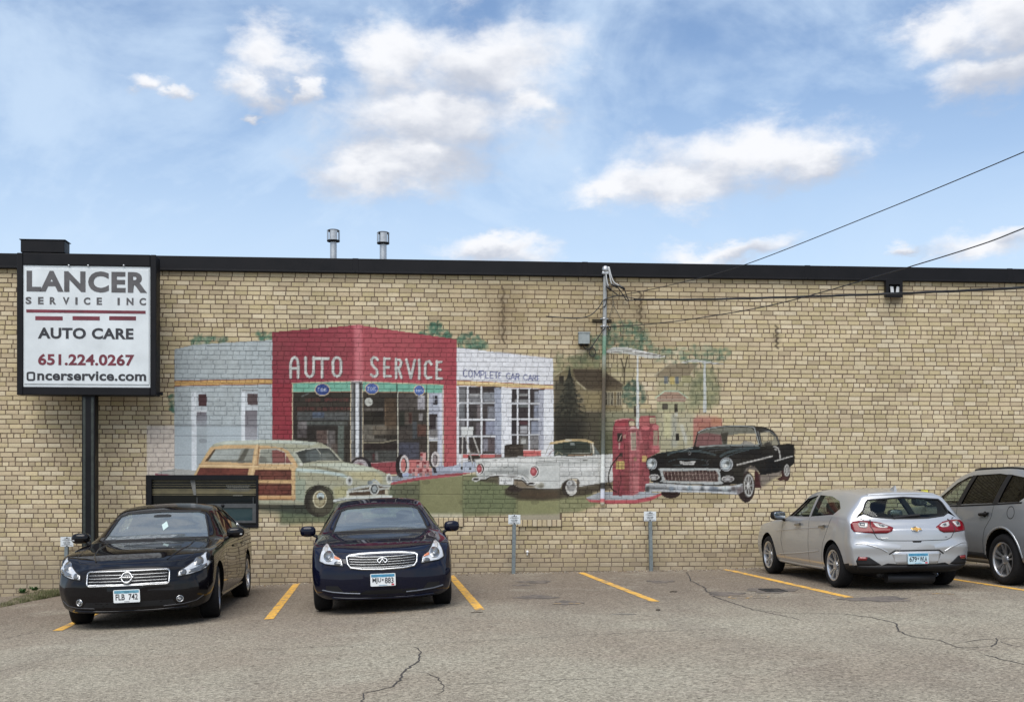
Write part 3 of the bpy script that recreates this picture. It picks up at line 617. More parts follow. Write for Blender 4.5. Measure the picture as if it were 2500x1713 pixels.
    poly('P', [(1460, 280), (1520, 280), (1580, 480), (1560, 620), (1500, 420)], (196, 198, 186), a=.7, soft=2); rect('P', 1405, 415, 1460, 525, (28, 26, 24)); rect('P', 1385, 30, 1435, 95, (44, 42, 36), a=.9); rect('P', 1390, 100, 1440, 160, (200, 200, 186), a=.7)
    rect('P', 1668, 190, 2100, 720, (170, 72, 74), a=.75, soft=1); rect('P', 1700, 150, 2040, 200, (200, 130, 110), a=.6, soft=2); rect('K', 1020, 0, 1170, 110, (190, 128, 74), a=.55, soft=2)
    # canopy lamps
    rect('P', 815, -500, 855, 330, (0, 0, 0), a=0)
    poly('H', [(690, 388), (800, 336), (960, 340), (1100, 372), (1462, 455), (1345, 478), (1180, 470), (1060, 440), (900, 412), (690, 412)], (196, 196, 190), a=.92)
    poly('H', [(960, 340), (1100, 372), (1462, 455), (1000, 388)], (218, 218, 214), a=.9); line('H', [(690, 408), (1000, 390), (1445, 458)], 8, (96, 84, 76), a=.9)
    poly('H', [(1610, 528), (1790, 488), (2168, 546), (2100, 556), (1790, 520), (1650, 536)], (206, 208, 202), a=.9); line('H', [(1620, 528), (1800, 505), (2140, 552)], 6, (120, 108, 98), a=.8)
    poly('H', [(1084, 450), (1106, 450), (1116, 1345), (1078, 1345)], (212, 216, 212), a=.95); poly('H', [(1908, 520), (1934, 520), (1944, 1145), (1902, 1145)], (200, 206, 206), a=.85)
    # ---- left annex
    poly('A', [(285, 240), (435, 205), (700, 186), (1078, 165), (1078, 1215), (285, 1215)], (167, 179, 182), grad=((172, 184, 188), 'y'))
    rect('A', 285, 862, 968, 1222, (170, 184, 191), tex=.03); rect('A', 285, 590, 425, 860, (160, 172, 176), a=.5, soft=3)
    rect('A', 422, 580, 464, 1225, (212, 220, 226)); rect('A', 826, 575, 860, 980, (214, 222, 228)); rect('A', 462, 582, 550, 738, (182, 192, 198)); rect('A', 858, 580, 962, 732, (190, 198, 204))
    rect('A', 479, 606, 546, 702, (74, 42, 50)); rect('A', 462, 742, 548, 880, (104, 98, 108), grad=((166, 178, 184), 'y')); rect('A', 462, 880, 548, 1180, (160, 172, 178), tex=.03)
    rect('A', 876, 600, 958, 692, (88, 72, 74)); rect('A', 858, 736, 956, 972, (112, 106, 114), grad=((160, 164, 172), 'y')); line('A', [(835, 574), (958, 574)], 9, (92, 84, 84), a=.8); rect('A', 438, 734, 548, 746, (226, 232, 236))
    poly('A', [(285, 496), (1078, 481), (1078, 522), (285, 538)], (206, 158, 72)); line('A', [(285, 496), (1078, 481)], 7, (122, 48, 40)); line('A', [(285, 537), (1078, 521)], 6, (128, 52, 42))
    poly('A', [(130, 1246), (190, 1222), (290, 1204), (470, 1222), (470, 1270), (130, 1270)], (164, 164, 158)); poly('A', [(130, 1244), (330, 1262), (130, 1275)], (150, 74, 90))
    # ---- lot in the picture
    poly('B', [(-520, 1240), (100, 1330), (380, 1335), (620, 1295), (1060, 1245), (1500, 1330), (1990, 1360), (2060, 1500), (1900, 1560), (-520, 1660)], (104, 110, 74), a=.95, soft=3, grad=((126, 130, 82), 'x'), noisy=.12)
    poly('B', [(-520, 1400), (420, 1330), (430, 1580), (-520, 1640)], (92, 112, 84), a=.6, soft=10); rect('B', 380, 1320, 620, 1460, (70, 76, 58), a=.6, soft=12); rect('B', 615, 1270, 962, 1560, (134, 132, 80), a=.75, soft=2, tex=.06)
    rect('B', 960, 1300, 1400, 1560, (104, 116, 74), a=.7, soft=4); rect('B', 1395, 1400, 1740, 1575, (136, 136, 84), a=.8, soft=3, tex=.06); rect('B', 680, 1570, 960, 1625, (208, 198, 168), a=.8, soft=2)
    poly('S', [(1390, 1350), (1650, 1300), (2080, 1195), (2324, 1188), (2500, 1170), (2560, 1230), (2324, 1292), (1790, 1348), (1400, 1425)], (164, 172, 190)); poly('S', [(1400, 1425), (1790, 1348), (2324, 1290), (2560, 1232), (2560, 1275), (2324, 1332), (1800, 1392), (1410, 1455)], (178, 74, 84))
    poly('S', [(1400, 1340), (1700, 1310), (1680, 1350), (1410, 1400)], (128, 134, 134), a=.8, soft=2)
    # ---- red front
    poly('A', [(1076, 100), (1740, 45), (1790, 42), (1790, 500), (1235, 516), (1235, 975), (1076, 975)], (140, 42, 60), grad=((166, 62, 76), 'x')); poly('B', [(110, 42), (150, 48), (912, 160), (918, 1184), (808, 1192), (806, 530), (150, 505), (96, 505)], (182, 74, 86), grad=((170, 62, 74), 'x'))
    rect('A', 1076, 516, 1238, 975, (150, 36, 56)); rect('B', 808, 525, 916, 1184, (184, 74, 82)); poly('A', [(1736, 45), (1800, 42), (1812, 500), (1745, 500)], (214, 112, 122), a=.85, soft=3)
    for k in range(16): line('A', [(1080, 120 + k * 24), (1760, 100 + k * 25)], 3, (92, 24, 36), a=.25)
    LT, LS = (196, 199, 194), (96, 66, 70)
    def glyphs(sec, strokes, w, c, sh):
        for s_ in strokes: line(sec, [(x + 7, y + 5) for x, y in s_], w, sh, a=.7)
        for s_ in strokes: line(sec, s_, w, c, tex=.2)
    glyphs('A', [[(1225, 468), (1225, 350), (1240, 314), (1258, 304), (1276, 316), (1286, 350), (1286, 468)], [(1225, 396), (1286, 396)], [(1346, 306), (1346, 428), (1362, 456), (1380, 462), (1398, 454), (1411, 428), (1411, 304)], [(1426, 314), (1532, 314)], [(1480, 314), (1480, 466)], [(1600, 304), (1622, 314), (1632, 340), (1632, 424), (1620, 450), (1600, 458), (1578, 448), (1568, 424), (1568, 340), (1580, 314), (1600, 304)]], 20, LT, LS)
    glyphs('B', [[(272, 326), (258, 308), (236, 306), (222, 324), (224, 358), (244, 384), (266, 408), (270, 438), (256, 458), (236, 460), (218, 444)], [(326, 312), (326, 460)], [(326, 316), (368, 316)], [(326, 385), (362, 385)], [(326, 458), (376, 458)], [(420, 318), (420, 470)], [(420, 322), (448, 324), (464, 346), (452, 384), (420, 390)], [(438, 390), (464, 470)], [(504, 322), (540, 472), (572, 326)], [(608, 324), (608, 478)], [(706, 360), (692, 338), (668, 340), (656, 368), (656, 448), (672, 474), (704, 466)], [(750, 338), (750, 478)], [(750, 342), (786, 342)], [(750, 405), (780, 405)], [(750, 476), (790, 476)]], 19, LT, LS)
    # ---- show windows
    CR, DK = (208, 190, 152), (44, 40, 37)
    poly('S', [(70, 85), (872, 60), (872, 192), (70, 208)], (98, 176, 150)); poly('S', [(1018, 62), (1890, 104), (2118, 110), (2118, 210), (1900, 216), (1018, 192)], (98, 176, 150))
    line('S', [(70, 82), (872, 58)], 10, CR); line('S', [(1018, 60), (2118, 106)], 10, CR)
    rect('S', 84, 205, 862, 1180, DK); rect('S', 1030, 196, 1492, 1170, (50, 45, 40)); rect('S', 1508, 208, 1892, 1125, (52, 48, 46))
    line('S', [(78, 84), (78, 860)], 12, CR); line('S', [(84, 206), (862, 198)], 10, (150, 110, 84)); line('S', [(1030, 194), (1900, 212)], 10, (168, 130, 100)); line('S', [(866, 60), (862, 1130)], 10, CR); line('S', [(1024, 64), (1030, 1160)], 10, CR)
    g = random.Random(5)
    for y0, x0, x1 in ((284, 250, 460), (284, 510, 835), (405, 140, 385), (405, 410, 835), (345, 300, 800)):
        x = x0
        while x < x1: w = g.randint(12, 34); rect('S', x, y0 + g.randint(-4, 6), x + w - 6, y0 + 44 + g.randint(-8, 6), (96, 46, 44) if y0 != 345 else (60, 54, 46), a=g.uniform(.5, .95)); x += w
    for r_ in ((140, 470, 850, 590, (86, 91, 92), .8), (150, 600, 830, 655, (80, 84, 80), .85), (150, 600, 275, 702, (124, 118, 118), .85), (345, 474, 505, 548, (74, 92, 118), .8), (140, 705, 270, 820, (90, 82, 84), .8), (400, 720, 550, 900, (106, 84, 76), .8), (545, 715, 562, 1100, (160, 154, 146), .9), (566, 720, 655, 1080, (116, 110, 108), .8), (690, 650, 776, 1120, (94, 106, 98), .9), (270, 600, 780, 640, (92, 98, 92), .7), (600, 900, 690, 1130, (90, 76, 68), .7),
               (1035, 640, 1350, 860, (124, 118, 104), .75), (1322, 280, 1345, 660, (118, 92, 64), .85), (1345, 280, 1485, 700, (86, 66, 46), .8), (1040, 462, 1312, 640, (24, 22, 20), .9), (1040, 420, 1310, 455, (118, 112, 104), .7), (1180, 780, 1485, 830, (34, 30, 26), .9), (1160, 660, 1480, 780, (92, 80, 64), .6), (1040, 905, 1485, 985, (46, 36, 34), .9), (1040, 990, 1485, 1140, (76, 78, 74), .85), (1160, 1030, 1190, 1130, (84, 44, 46), .9), (1200, 1010, 1235, 1130, (118, 116, 112), .9),
               (1515, 220, 1885, 440, (84, 77, 74), .8), (1590, 470, 1700, 640, (94, 82, 70), .7), (1650, 480, 1690, 620, (60, 30, 28), .8), (1520, 460, 1590, 660, (34, 40, 34), .8), (1700, 600, 1760, 830, (66, 76, 84), .7), (1765, 640, 1890, 800, (92, 56, 46), .85), (1510, 882, 1790, 1110, (72, 74, 90), .85), (1510, 700, 1700, 860, (74, 66, 60), .7), (1770, 250, 1866, 440, (172, 170, 178), .92), (1785, 490, 1840, 590, (150, 146, 146), .8), (1795, 820, 1885, 1010, (60, 50, 46), .9)):
        rect('S', r_[0], r_[1], r_[2], r_[3], r_[4], a=r_[5], soft=1.0, tex=.35)
    line('S', [(1035, 884), (1300, 882), (1490, 846)], 13, (158, 148, 118), a=.9); line('S', [(150, 594), (830, 586)], 8, (26, 24, 22)); line('S', [(205, 260), (290, 220)], 22, (110, 120, 118), a=.6)
    ell('S', 1108, 336, 52, 56, (188, 190, 180)); line('S', [(1108, 300), (1108, 340), (1130, 350)], 6, (120, 116, 108))
    rect('S', 868, 64, 1024, 1185, (108, 110, 110)); rect('S', 905, 80, 928, 1100, (58, 58, 58), soft=1); rect('S', 982, 80, 1008, 1120, (52, 52, 54), soft=1); rect('S', 930, 82, 976, 1085, (214, 219, 224), soft=.8); rect('S', 868, 600, 905, 860, (150, 152, 150), a=.7, soft=2); rect('S', 870, 1080, 1022, 1185, (132, 126, 126), a=.8, soft=2); line('S', [(880, 58), (1015, 58)], 14, (222, 196, 196))
    for x, y0, y1 in ((1497, 92, 1135), (1900, 108, 1120)): line('S', [(x - 9, y0), (x - 7, y1)], 12, (38, 34, 32)); line('S', [(x + 3, y0 + 110), (x + 5, y1)], 13, (196, 192, 172))
    rect('S', 1912, 215, 2120, 1200, (178, 184, 200)); rect('S', 2062, 215, 2100, 1200, (200, 206, 220), soft=1); rect('S', 2100, 150, 2118, 1195, (206, 190, 180)); rect('S', 1926, 244, 2042, 380, (168, 172, 188)); rect('S', 1975, 246, 2040, 378, (50, 48, 58)); line('S', [(1990, 246), (1990, 345)], 10, (186, 190, 205)); line('S', [(1975, 300), (2040, 300)], 9, (180, 184, 200))
    line('S', [(1915, 452), (2110, 452)], 12, (96, 98, 108)); rect('S', 1924, 500, 2040, 715, (50, 42, 48)); rect('S', 2014, 540, 2036, 715, (124, 122, 128)); rect('S', 1924, 705, 2040, 815, (118, 114, 112), soft=2); line('S', [(1915, 832), (2040, 832)], 14, (220, 220, 214)); line('S', [(1915, 858), (2040, 858)], 9, (200, 198, 186)); rect('S', 1924, 868, 2040, 1060, (74, 64, 56)); line('S', [(1912, 216), (1912, 1120)], 12, (206, 198, 172))
    for (cx, cy, rx, ry, c) in ((482, 170, 92, 76, (42, 72, 142)), (1150, 157, 84, 70, (62, 98, 172)), (1790, 180, 66, 66, (72, 108, 180))):
        ell('S', cx, cy, rx + 12, ry + 10, (206, 186, 150)); ell('S', cx, cy, rx, ry, c)
        u = rx / 92
        for s_ in ([(-52, -22), (-52, 22)], [(-62, -22), (-40, -22)], [(-20, -8), (-6, -20), (10, -8), (10, 12), (-6, 22), (-20, 12), (-20, -8)], [(28, -20), (28, 22)], [(28, 0), (50, -18)], [(30, 2), (54, 22)]): line('S', [(cx + a_ * u, cy + b_ * u) for a_, b_ in s_], 9 * u, (206, 212, 226), a=.85)
    poly('S', [(1040, 1170), (1490, 1140), (1492, 1320), (1300, 1300), (1130, 1200)], (152, 62, 70)); line('S', [(1040, 1166), (1490, 1138)], 10, (190, 150, 146)); rect('S', 1490, 1125, 1905, 1300, (168, 72, 76)); rect('S', 1640, 1120, 1800, 1240, (206, 110, 106))
    ell('S', 1000, 1210, 146, 132, (44, 38, 42)); ell('S', 990, 1222, 112, 112, (178, 168, 170)); ell('S', 985, 1215, 60, 55, (120, 70, 76), soft=2); ell('S', 985, 1225, 40, 42, (178, 170, 172))
    for bx_, by, h_ in ((1800, 1020, 105), (1750, 1132, 100), (1845, 1132, 100), (1690, 1235, 100), (1790, 1235, 100), (1880, 1235, 95)):
        rect('S', bx_, by, bx_ + 82, by + h_, (214, 148, 142)); rect('S', bx_ + 6, by + 8, bx_ + 42, by + 46, (148, 52, 58)); rect('S', bx_ + 6, by + 56, bx_ + 40, by + h_, (150, 128, 126))
    ell('S', 1545, 1200, 76, 156, (30, 26, 30)); ell('S', 1590, 1190, 66, 134, (202, 192, 190)); ell('S', 1582, 1190, 42, 98, (44, 38, 40)); ell('S', 1574, 1192, 34, 86, (206, 116, 110)); poly('S', [(1500, 1300), (1560, 1290), (1570, 1360), (1510, 1350)], (36, 34, 44)); poly('S', [(1560, 1300), (1650, 1290), (1650, 1345), (1570, 1355)], (160, 176, 208))
    ell('S', 1990, 1112, 74, 116, (66, 56, 54)); ell('S', 2010, 1112, 60, 108, (206, 198, 194)); ell('S', 2006, 1116, 32, 78, (70, 58, 56)); ell('S', 2000, 1120, 24, 66, (148, 134, 134)); poly('S', [(1960, 1220), (2010, 1210), (2030, 1290), (1990, 1300)], (44, 42, 52))
    # ---- car-care bay
    poly('C', [(78, 40), (1285, 180), (1294, 1420), (78, 1530)], (219, 221, 226)); line('C', [(78, 40), (78, 1530)], 8, (190, 180, 182)); poly('C', [(560, 90), (1285, 180), (1285, 200), (560, 118)], (206, 206, 214), a=.6, soft=2)
    poly('C', [(80, 455), (1285, 515), (1285, 556), (80, 514)], (224, 194, 124)); line('C', [(80, 453), (1285, 513)], 8, (150, 66, 62)); line('C', [(80, 514), (1285, 558)], 8, (166, 88, 60)); line('C', [(80, 526), (1285, 568)], 9, (232, 232, 232))
    rect('C', 104, 530, 640, 1375, (62, 57, 60)); poly('C', [(548, 548), (638, 552), (638, 1380), (556, 1370)], (158, 166, 184)); rect('C', 636, 556, 766, 1400, (222, 225, 230))
    rect('C', 764, 558, 1180, 1330, (54, 49, 53)); rect('C', 1102, 572, 1180, 1330, (168, 172, 186)); rect('C', 1168, 572, 1292, 1410, (221, 224, 229))
    for r_ in ((104, 548, 190, 735, (128, 130, 132)), (104, 745, 180, 930, (120, 124, 128)), (230, 620, 378, 655, (176, 178, 178)), (230, 655, 378, 720, (134, 136, 140)), (405, 600, 550, 720, (150, 156, 164)), (405, 545, 545, 600, (52, 46, 48)), (330, 760, 380, 930, (120, 110, 112)), (465, 780, 556, 930, (138, 142, 152)), (440, 960, 556, 1140, (156, 164, 188)), (320, 980, 382, 1140, (108, 100, 108)), (405, 960, 440, 1140, (64, 44, 54)), (405, 1180, 470, 1340, (140, 140, 154)), (470, 1170, 556, 1340, (96, 82, 88)), (104, 960, 180, 1140, (130, 130, 134)), (240, 1180, 380, 1350, (52, 46, 46)),
               (860, 620, 972, 650, (170, 172, 170)), (860, 690, 972, 730, (150, 154, 154)), (800, 690, 835, 740, (150, 152, 150)), (1050, 590, 1104, 740, (156, 164, 178)), (1045, 760, 1104, 930, (150, 160, 180)), (862, 755, 972, 790, (110, 120, 118)), (860, 960, 970, 1010, (82, 46, 54)), (870, 1022, 962, 1070, (190, 194, 198)), (870, 1076, 962, 1114, (176, 178, 182)), (1010, 960, 1104, 1130, (142, 152, 172)), (862, 1155, 970, 1310, (100, 98, 92)), (880, 1180, 950, 1250, (178, 180, 176)), (1000, 1150, 1104, 1310, (140, 140, 142))):
        rect('C', *r_[:4], r_[4], a=.85, soft=1.0, tex=.25)
    for x in (216, 388): line('C', [(x, 536), (x, 1365)], 22, (224, 227, 231))
    for y in (735, 945, 1155): line('C', [(98, y), (556, y)], 19, (222, 225, 229))
    line('C', [(92, 528), (92, 1400)], 22, (228, 230, 234))
    for x in (842, 985): line('C', [(x, 562), (x, 1320)], 21, (224, 227, 231))
    for y in (740, 940, 1135): line('C', [(768, y), (1112, y)], 19, (222, 225, 229))
    TX = (66, 76, 138)
    cc = {'C': [[(1, .15), (.6, 0), (.15, .15), (0, .5), (.15, .88), (.6, 1), (1, .85)]], 'O': [[(.5, 0), (.9, .15), (1, .5), (.9, .85), (.5, 1), (.1, .85), (0, .5), (.1, .15), (.5, 0)]], 'M': [[(0, 1), (0, 0), (.5, .7), (1, 0), (1, 1)]], 'P': [[(0, 1), (0, 0), (.8, 0), (1, .25), (.8, .52), (0, .52)]], 'L': [[(0, 0), (0, 1), (.9, 1)]], 'E': [[(.9, 0), (0, 0), (0, 1), (.9, 1)], [(0, .5), (.75, .5)]], 'T': [[(0, 0), (1, 0)], [(.5, 0), (.5, 1)]], 'A': [[(0, 1), (.5, 0), (1, 1)], [(.2, .65), (.8, .65)]], 'R': [[(0, 1), (0, 0), (.8, 0), (1, .25), (.8, .5), (0, .5)], [(.45, .5), (1, 1)]], 'F': [[(.9, 0), (0, 0), (0, 1)], [(0, .5), (.75, .5)]]}
    for ch, x, w in (('C', 160, 45), ('O', 226, 48), ('M', 300, 62), ('P', 378, 44), ('L', 440, 38), ('E', 498, 42), ('T', 545, 52), ('E', 606, 30), ('C', 700, 46), ('A', 758, 48), ('R', 820, 40), ('C', 916, 46), ('A', 976, 46), ('R', 1034, 38), ('F', 1088, 28)):
        y0 = 318 + (x - 160) * .082; h_ = 92 - (x - 160) * .03
        for s_ in cc[ch]: line('C', [(x + u * w, y0 + v * h_) for u, v in s_], 10, TX, noisy=.25)
    rect('C', 150, 1378, 640, 1430, (198, 88, 88)); rect('C', 560, 1384, 640, 1440, (120, 92, 94), a=.8); rect('C', 910, 1322, 1136, 1412, (204, 92, 90)); line('C', [(910, 1326), (1136, 1332)], 8, (232, 200, 196)); poly('C', [(0, 1540), (100, 1500), (330, 1440), (340, 1600), (0, 1620)], (178, 188, 206))
    poly('C', [(674, 1262), (760, 1252), (910, 1256), (916, 1400), (700, 1425), (676, 1410)], (46, 39, 35)); [line('C', [(680, y), (790, y + 12), (912, y - 4)], 7, (92, 80, 70), a=.8) for y in (1285, 1322, 1360, 1395)]
    rect('C', 222, 1390, 370, 1470, (34, 28, 28)); rect('C', 134, 1040, 282, 1148, (214, 217, 214)); line('C', [(140, 1150), (282, 1148)], 8, (130, 128, 124))
    for s_ in ([(152, 1148), (142, 1565)], [(190, 1160), (276, 1500)], [(288, 1168), (366, 1392)]): line('C', s_, 15, (192, 188, 180))
    for s_ in ([(196, 1356), (366, 1372)], [(150, 1460), (270, 1450)]): line('C', s_, 10, (170, 164, 158))
    ell('C', 142, 1552, 16, 20, (30, 30, 34)); ell('C', 244, 1560, 16, 18, (30, 30, 34))
    # ---- white convertible
    poly('T', [(600, 850), (900, 830), (1480, 850), (1800, 820), (2100, 770), (2300, 752), (2280, 860), (1850, 960), (1480, 1010), (1200, 1035), (820, 1025), (600, 950)], (58, 50, 38), a=.92, soft=2.2); rect('T', 830, 880, 1450, 1000, (84, 62, 40), a=.6, soft=6); ell('T', 760, 850, 120, 60, (48, 38, 34)); ell('T', 1620, 850, 128, 132, (44, 38, 34))
    poly('T', [(1370, 110), (1900, 110), (2000, 320), (1370, 340)], (46, 62, 54)); poly('T', [(1985, 150), (2100, 318), (1985, 325)], (110, 122, 122), a=.9); rect('T', 1500, 150, 1920, 290, (30, 42, 38), a=.7, soft=3)
    body = [(115, 388), (160, 384), (800, 360), (1150, 342), (1480, 336), (1700, 348), (2090, 320), (2300, 308), (2300, 742), (2050, 776), (1768, 822), (1768, 760), (1740, 705), (1680, 694), (1590, 712), (1510, 775), (1472, 850), (1200, 852), (830, 838), (730, 792), (500, 782), (440, 700), (210, 700), (150, 640), (150, 470)]
    poly('T', body, (198, 201, 197), grad=((206, 207, 203), 'x'))
    poly('T', [(115, 388), (800, 362), (1150, 344), (1090, 360), (1090, 480), (760, 430), (300, 440), (170, 440)], (216, 218, 214), a=.8, soft=2); poly('T', [(600, 480), (980, 470), (980, 640), (640, 620), (380, 640), (300, 560)], (178, 182, 178), a=.7, soft=4); poly('T', [(1100, 430), (1900, 392), (2090, 380), (2090, 470), (1480, 480), (1090, 488)], (176, 180, 176), a=.7, soft=2)
    poly('T', [(1150, 520), (1460, 520), (1460, 840), (1200, 845), (1140, 680)], (186, 190, 186), a=.8, soft=5); poly('T', [(760, 740), (1000, 790), (1100, 840), (830, 838)], (140, 124, 98), a=.95, soft=1.5); poly('T', [(1480, 700), (2090, 640), (2090, 770), (1780, 815), (1760, 720), (1640, 690)], (214, 216, 212), a=.6, soft=4)
    for s_, w in (([(1100, 428), (1480, 408), (1900, 392)], 9), ([(1100, 428), (1088, 485)], 8), ([(1088, 488), (1480, 478)], 6), ([(180, 430), (420, 410), (620, 378)], 6), ([(1150, 345), (1290, 340)], 6), ([(1550, 555), (1760, 545), (1800, 590)], 5), ([(1460, 340), (1460, 840)], 4), ([(1510, 640), (1700, 620), (1950, 640)], 5), ([(1500, 770), (1590, 712), (1690, 696), (1745, 710), (1768, 760)], 9)): line('T', s_, w, (128, 132, 128), a=.75, smooth=True)
    line('T', [(1110, 440), (1480, 420), (1880, 400)], 8, (226, 228, 224)); line('T', [(1830, 410), (1930, 402)], 7, (80, 82, 80)); line('T', [(580, 520), (640, 530), (710, 525)], 7, (110, 112, 108)); line('T', [(620, 512), (650, 490)], 7, (120, 122, 118))
    for cx, cy, rx, ry in ((205, 540, 60, 84), (1060, 585, 70, 90)): ell('T', cx + 6, cy, rx + 10, ry + 8, (220, 220, 214)); ell('T', cx + 4, cy, rx, ry, (44, 38, 38)); ell('T', cx - 6, cy + 2, rx - 10, ry - 12, (222, 214, 210)); ell('T', cx - 10, cy, rx - 16, ry - 20, (168, 66, 76)); ell('T', cx - 16, cy - 8, rx * .34, ry * .36, (210, 110, 114), soft=1)
    line('T', [(200, 700), (290, 690), (360, 650), (500, 640), (640, 648), (860, 662), (910, 700), (960, 762)], 34, (212, 214, 210), smooth=True); line('T', [(200, 718), (300, 708), (370, 672), (500, 662)], 9, (70, 62, 54), smooth=True); line('T', [(740, 712), (850, 716), (900, 740), (950, 786)], 12, (76, 66, 56), smooth=True); poly('T', [(870, 665), (960, 735), (940, 745), (860, 690)], (96, 110, 116), a=.9); line('T', [(330, 640), (420, 612), (620, 606), (840, 632)], 5, (96, 96, 92))
    ell('T', 140, 706, 66, 34, (206, 206, 200)); ell('T', 142, 706, 50, 18, (40, 34, 32)); ell('T', 1012, 772, 74, 36, (210, 210, 204)); ell('T', 1012, 772, 56, 17, (44, 34, 32)); ell('T', 1150, 795, 70, 48, (168, 166, 150)); ell('T', 1120, 760, 36, 22, (216, 216, 210), soft=1); ell('T', 1170, 820, 42, 26, (110, 106, 92), soft=2)
    poly('T', [(512, 690), (742, 686), (730, 796), (505, 790)], (216, 218, 215)); [line('T', [(x, 712), (x, 748)], 9, (150, 154, 156)) for x in (545, 575, 605, 635, 665, 695)]; ell('T', 750, 740, 20, 40, (200, 200, 196)); ell('T', 605, 765, 30, 12, (150, 152, 150))
    ell('T', 1650, 838, 92, 122, (208, 206, 198)); ell('T', 1638, 806, 72, 98, (150, 150, 148)); ell('T', 1632, 800, 58, 80, (116, 116, 114)); ell('T', 1616, 768, 42, 42, (196, 198, 196)); ell('T', 1610, 762, 24, 24, (140, 142, 142)); ell('T', 1645, 858, 40, 56, (176, 176, 174), a=.6, soft=2); poly('T', [(1735, 700), (1772, 740), (1762, 850), (1725, 900)], (58, 50, 44), a=.9)
    line('T', [(1318, 142), (1440, 118), (1580, 96), (1720, 88), (1880, 98), (1985, 140)], 36, (206, 178, 118), smooth=True); line('T', [(1560, 90), (1640, 92)], 24, (212, 204, 176)); line('T', [(1980, 140), (1998, 300)], 24, (214, 208, 186)); line('T', [(1945, 140), (1960, 290)], 12, (150, 152, 140)); line('T', [(1310, 150), (1232, 320)], 11, (186, 186, 174)); line('T', [(1600, 328), (1820, 326), (1968, 320), (1968, 296)], 14, (150, 116, 84)); line('T', [(1480, 302), (1940, 296)], 9, (170, 168, 152)); ell('T', 1200, 275, 34, 34, (210, 210, 208)); line('T', [(1290, 325), (1330, 270), (1370, 252)], 10, (130, 70, 72), smooth=True); [line('T', [(1390, 318), (1440 + k * 12, 268 + k * 9), (1500 + k * 8, 320)], 5, (170, 164, 130), a=.8) for k in range(4)]; poly('T', [(1620, 130), (1690, 130), (1700, 165), (1630, 165)], (128, 138, 134))
    poly('T', [(300, 560), (620, 600), (960, 620), (985, 700), (860, 655), (500, 640), (360, 645), (230, 690), (200, 650)], (168, 172, 168), a=.8, soft=3); line('T', [(300, 600), (620, 598), (860, 622), (980, 700)], 9, (92, 92, 88), a=.85, smooth=True)
    poly('T', [(380, 672), (500, 664), (500, 780), (440, 712)], (128, 112, 88), a=.9, soft=1); poly('T', [(745, 715), (860, 720), (945, 790), (1080, 832), (830, 836), (735, 792)], (122, 106, 82), a=.9, soft=1.2)
    line('T', [(120, 388), (430, 372), (800, 360), (1150, 342)], 8, (120, 122, 118), a=.8); line('T', [(730, 796), (830, 842), (1200, 856), (1472, 852)], 9, (70, 60, 48), a=.9); line('T', [(505, 688), (742, 684), (732, 796), (503, 790), (505, 688)], 7, (110, 108, 100)); line('T', [(150, 470), (118, 392)], 7, (150, 150, 146)); line('T', [(1475, 850), (1512, 775), (1592, 712), (1690, 694), (1745, 706), (1770, 760), (1770, 820), (2050, 778), (2295, 744)], 8, (96, 92, 84), a=.8, smooth=True)
    line('T', [(210, 712), (300, 702), (365, 664), (500, 652), (640, 660), (850, 678), (905, 718), (955, 785)], 8, (66, 58, 50), a=.85, smooth=True); line('T', [(205, 690), (290, 676), (355, 640), (500, 626), (640, 634), (870, 650), (925, 690), (975, 755)], 7, (120, 118, 112), a=.8, smooth=True); line('T', [(1090, 345), (1090, 480)], 6, (140, 142, 138)); line('T', [(2092, 320), (2092, 770)], 7, (150, 150, 146), a=.7)
    poly('T', [(205, 720), (310, 706), (372, 668), (500, 660), (500, 800), (620, 850), (420, 760), (300, 760)], (84, 78, 58), a=.85, soft=1.5); poly('T', [(300, 440), (700, 430), (960, 470), (960, 500), (640, 470), (320, 480)], (226, 228, 224), a=.8, soft=2)
    poly('T', [(340, 560), (960, 560), (980, 640), (640, 600), (400, 606)], (150, 154, 152), a=.8, soft=3); line('T', [(360, 648), (500, 638), (640, 646), (860, 660), (915, 700), (965, 762)], 15, (230, 232, 230), smooth=True); line('T', [(205, 722), (300, 712), (368, 674), (500, 664)], 14, (52, 46, 40), smooth=True); line('T', [(742, 716), (850, 722), (900, 748), (950, 796), (1080, 806)], 16, (60, 50, 42), smooth=True)
    line('T', [(735, 800), (830, 846), (1200, 862), (1472, 858)], 16, (52, 44, 36), a=.9); line('T', [(150, 640), (120, 480), (112, 392)], 10, (130, 130, 126), a=.8); line('T', [(112, 392), (430, 372), (800, 358), (1150, 340)], 12, (132, 134, 130), a=.8); line('T', [(1500, 780), (1590, 712), (1690, 692), (1748, 708), (1772, 762), (1772, 824), (2050, 780), (2295, 746)], 15, (92, 88, 80), a=.75, smooth=True); line('T', [(1100, 430), (1480, 410), (1900, 392)], 14, (140, 143, 140), a=.8); poly('T', [(1480, 500), (2090, 470), (2090, 540), (1480, 580)], (224, 226, 223), a=.6, soft=3); poly('T', [(1480, 600), (2090, 570), (2090, 640), (1500, 690)], (178, 181, 178), a=.6, soft=4)
    # ---- island and pumps
    poly('P', [(70, 1372), (260, 1292), (850, 1268), (1000, 1288), (1190, 1298), (1060, 1352), (800, 1405), (350, 1410), (100, 1402)], (164, 171, 178)); poly('P', [(56, 1378), (100, 1400), (350, 1410), (800, 1404), (1060, 1352), (1205, 1298), (1190, 1338), (1030, 1420), (800, 1462), (400, 1466), (120, 1436)], (190, 76, 86), soft=.6)
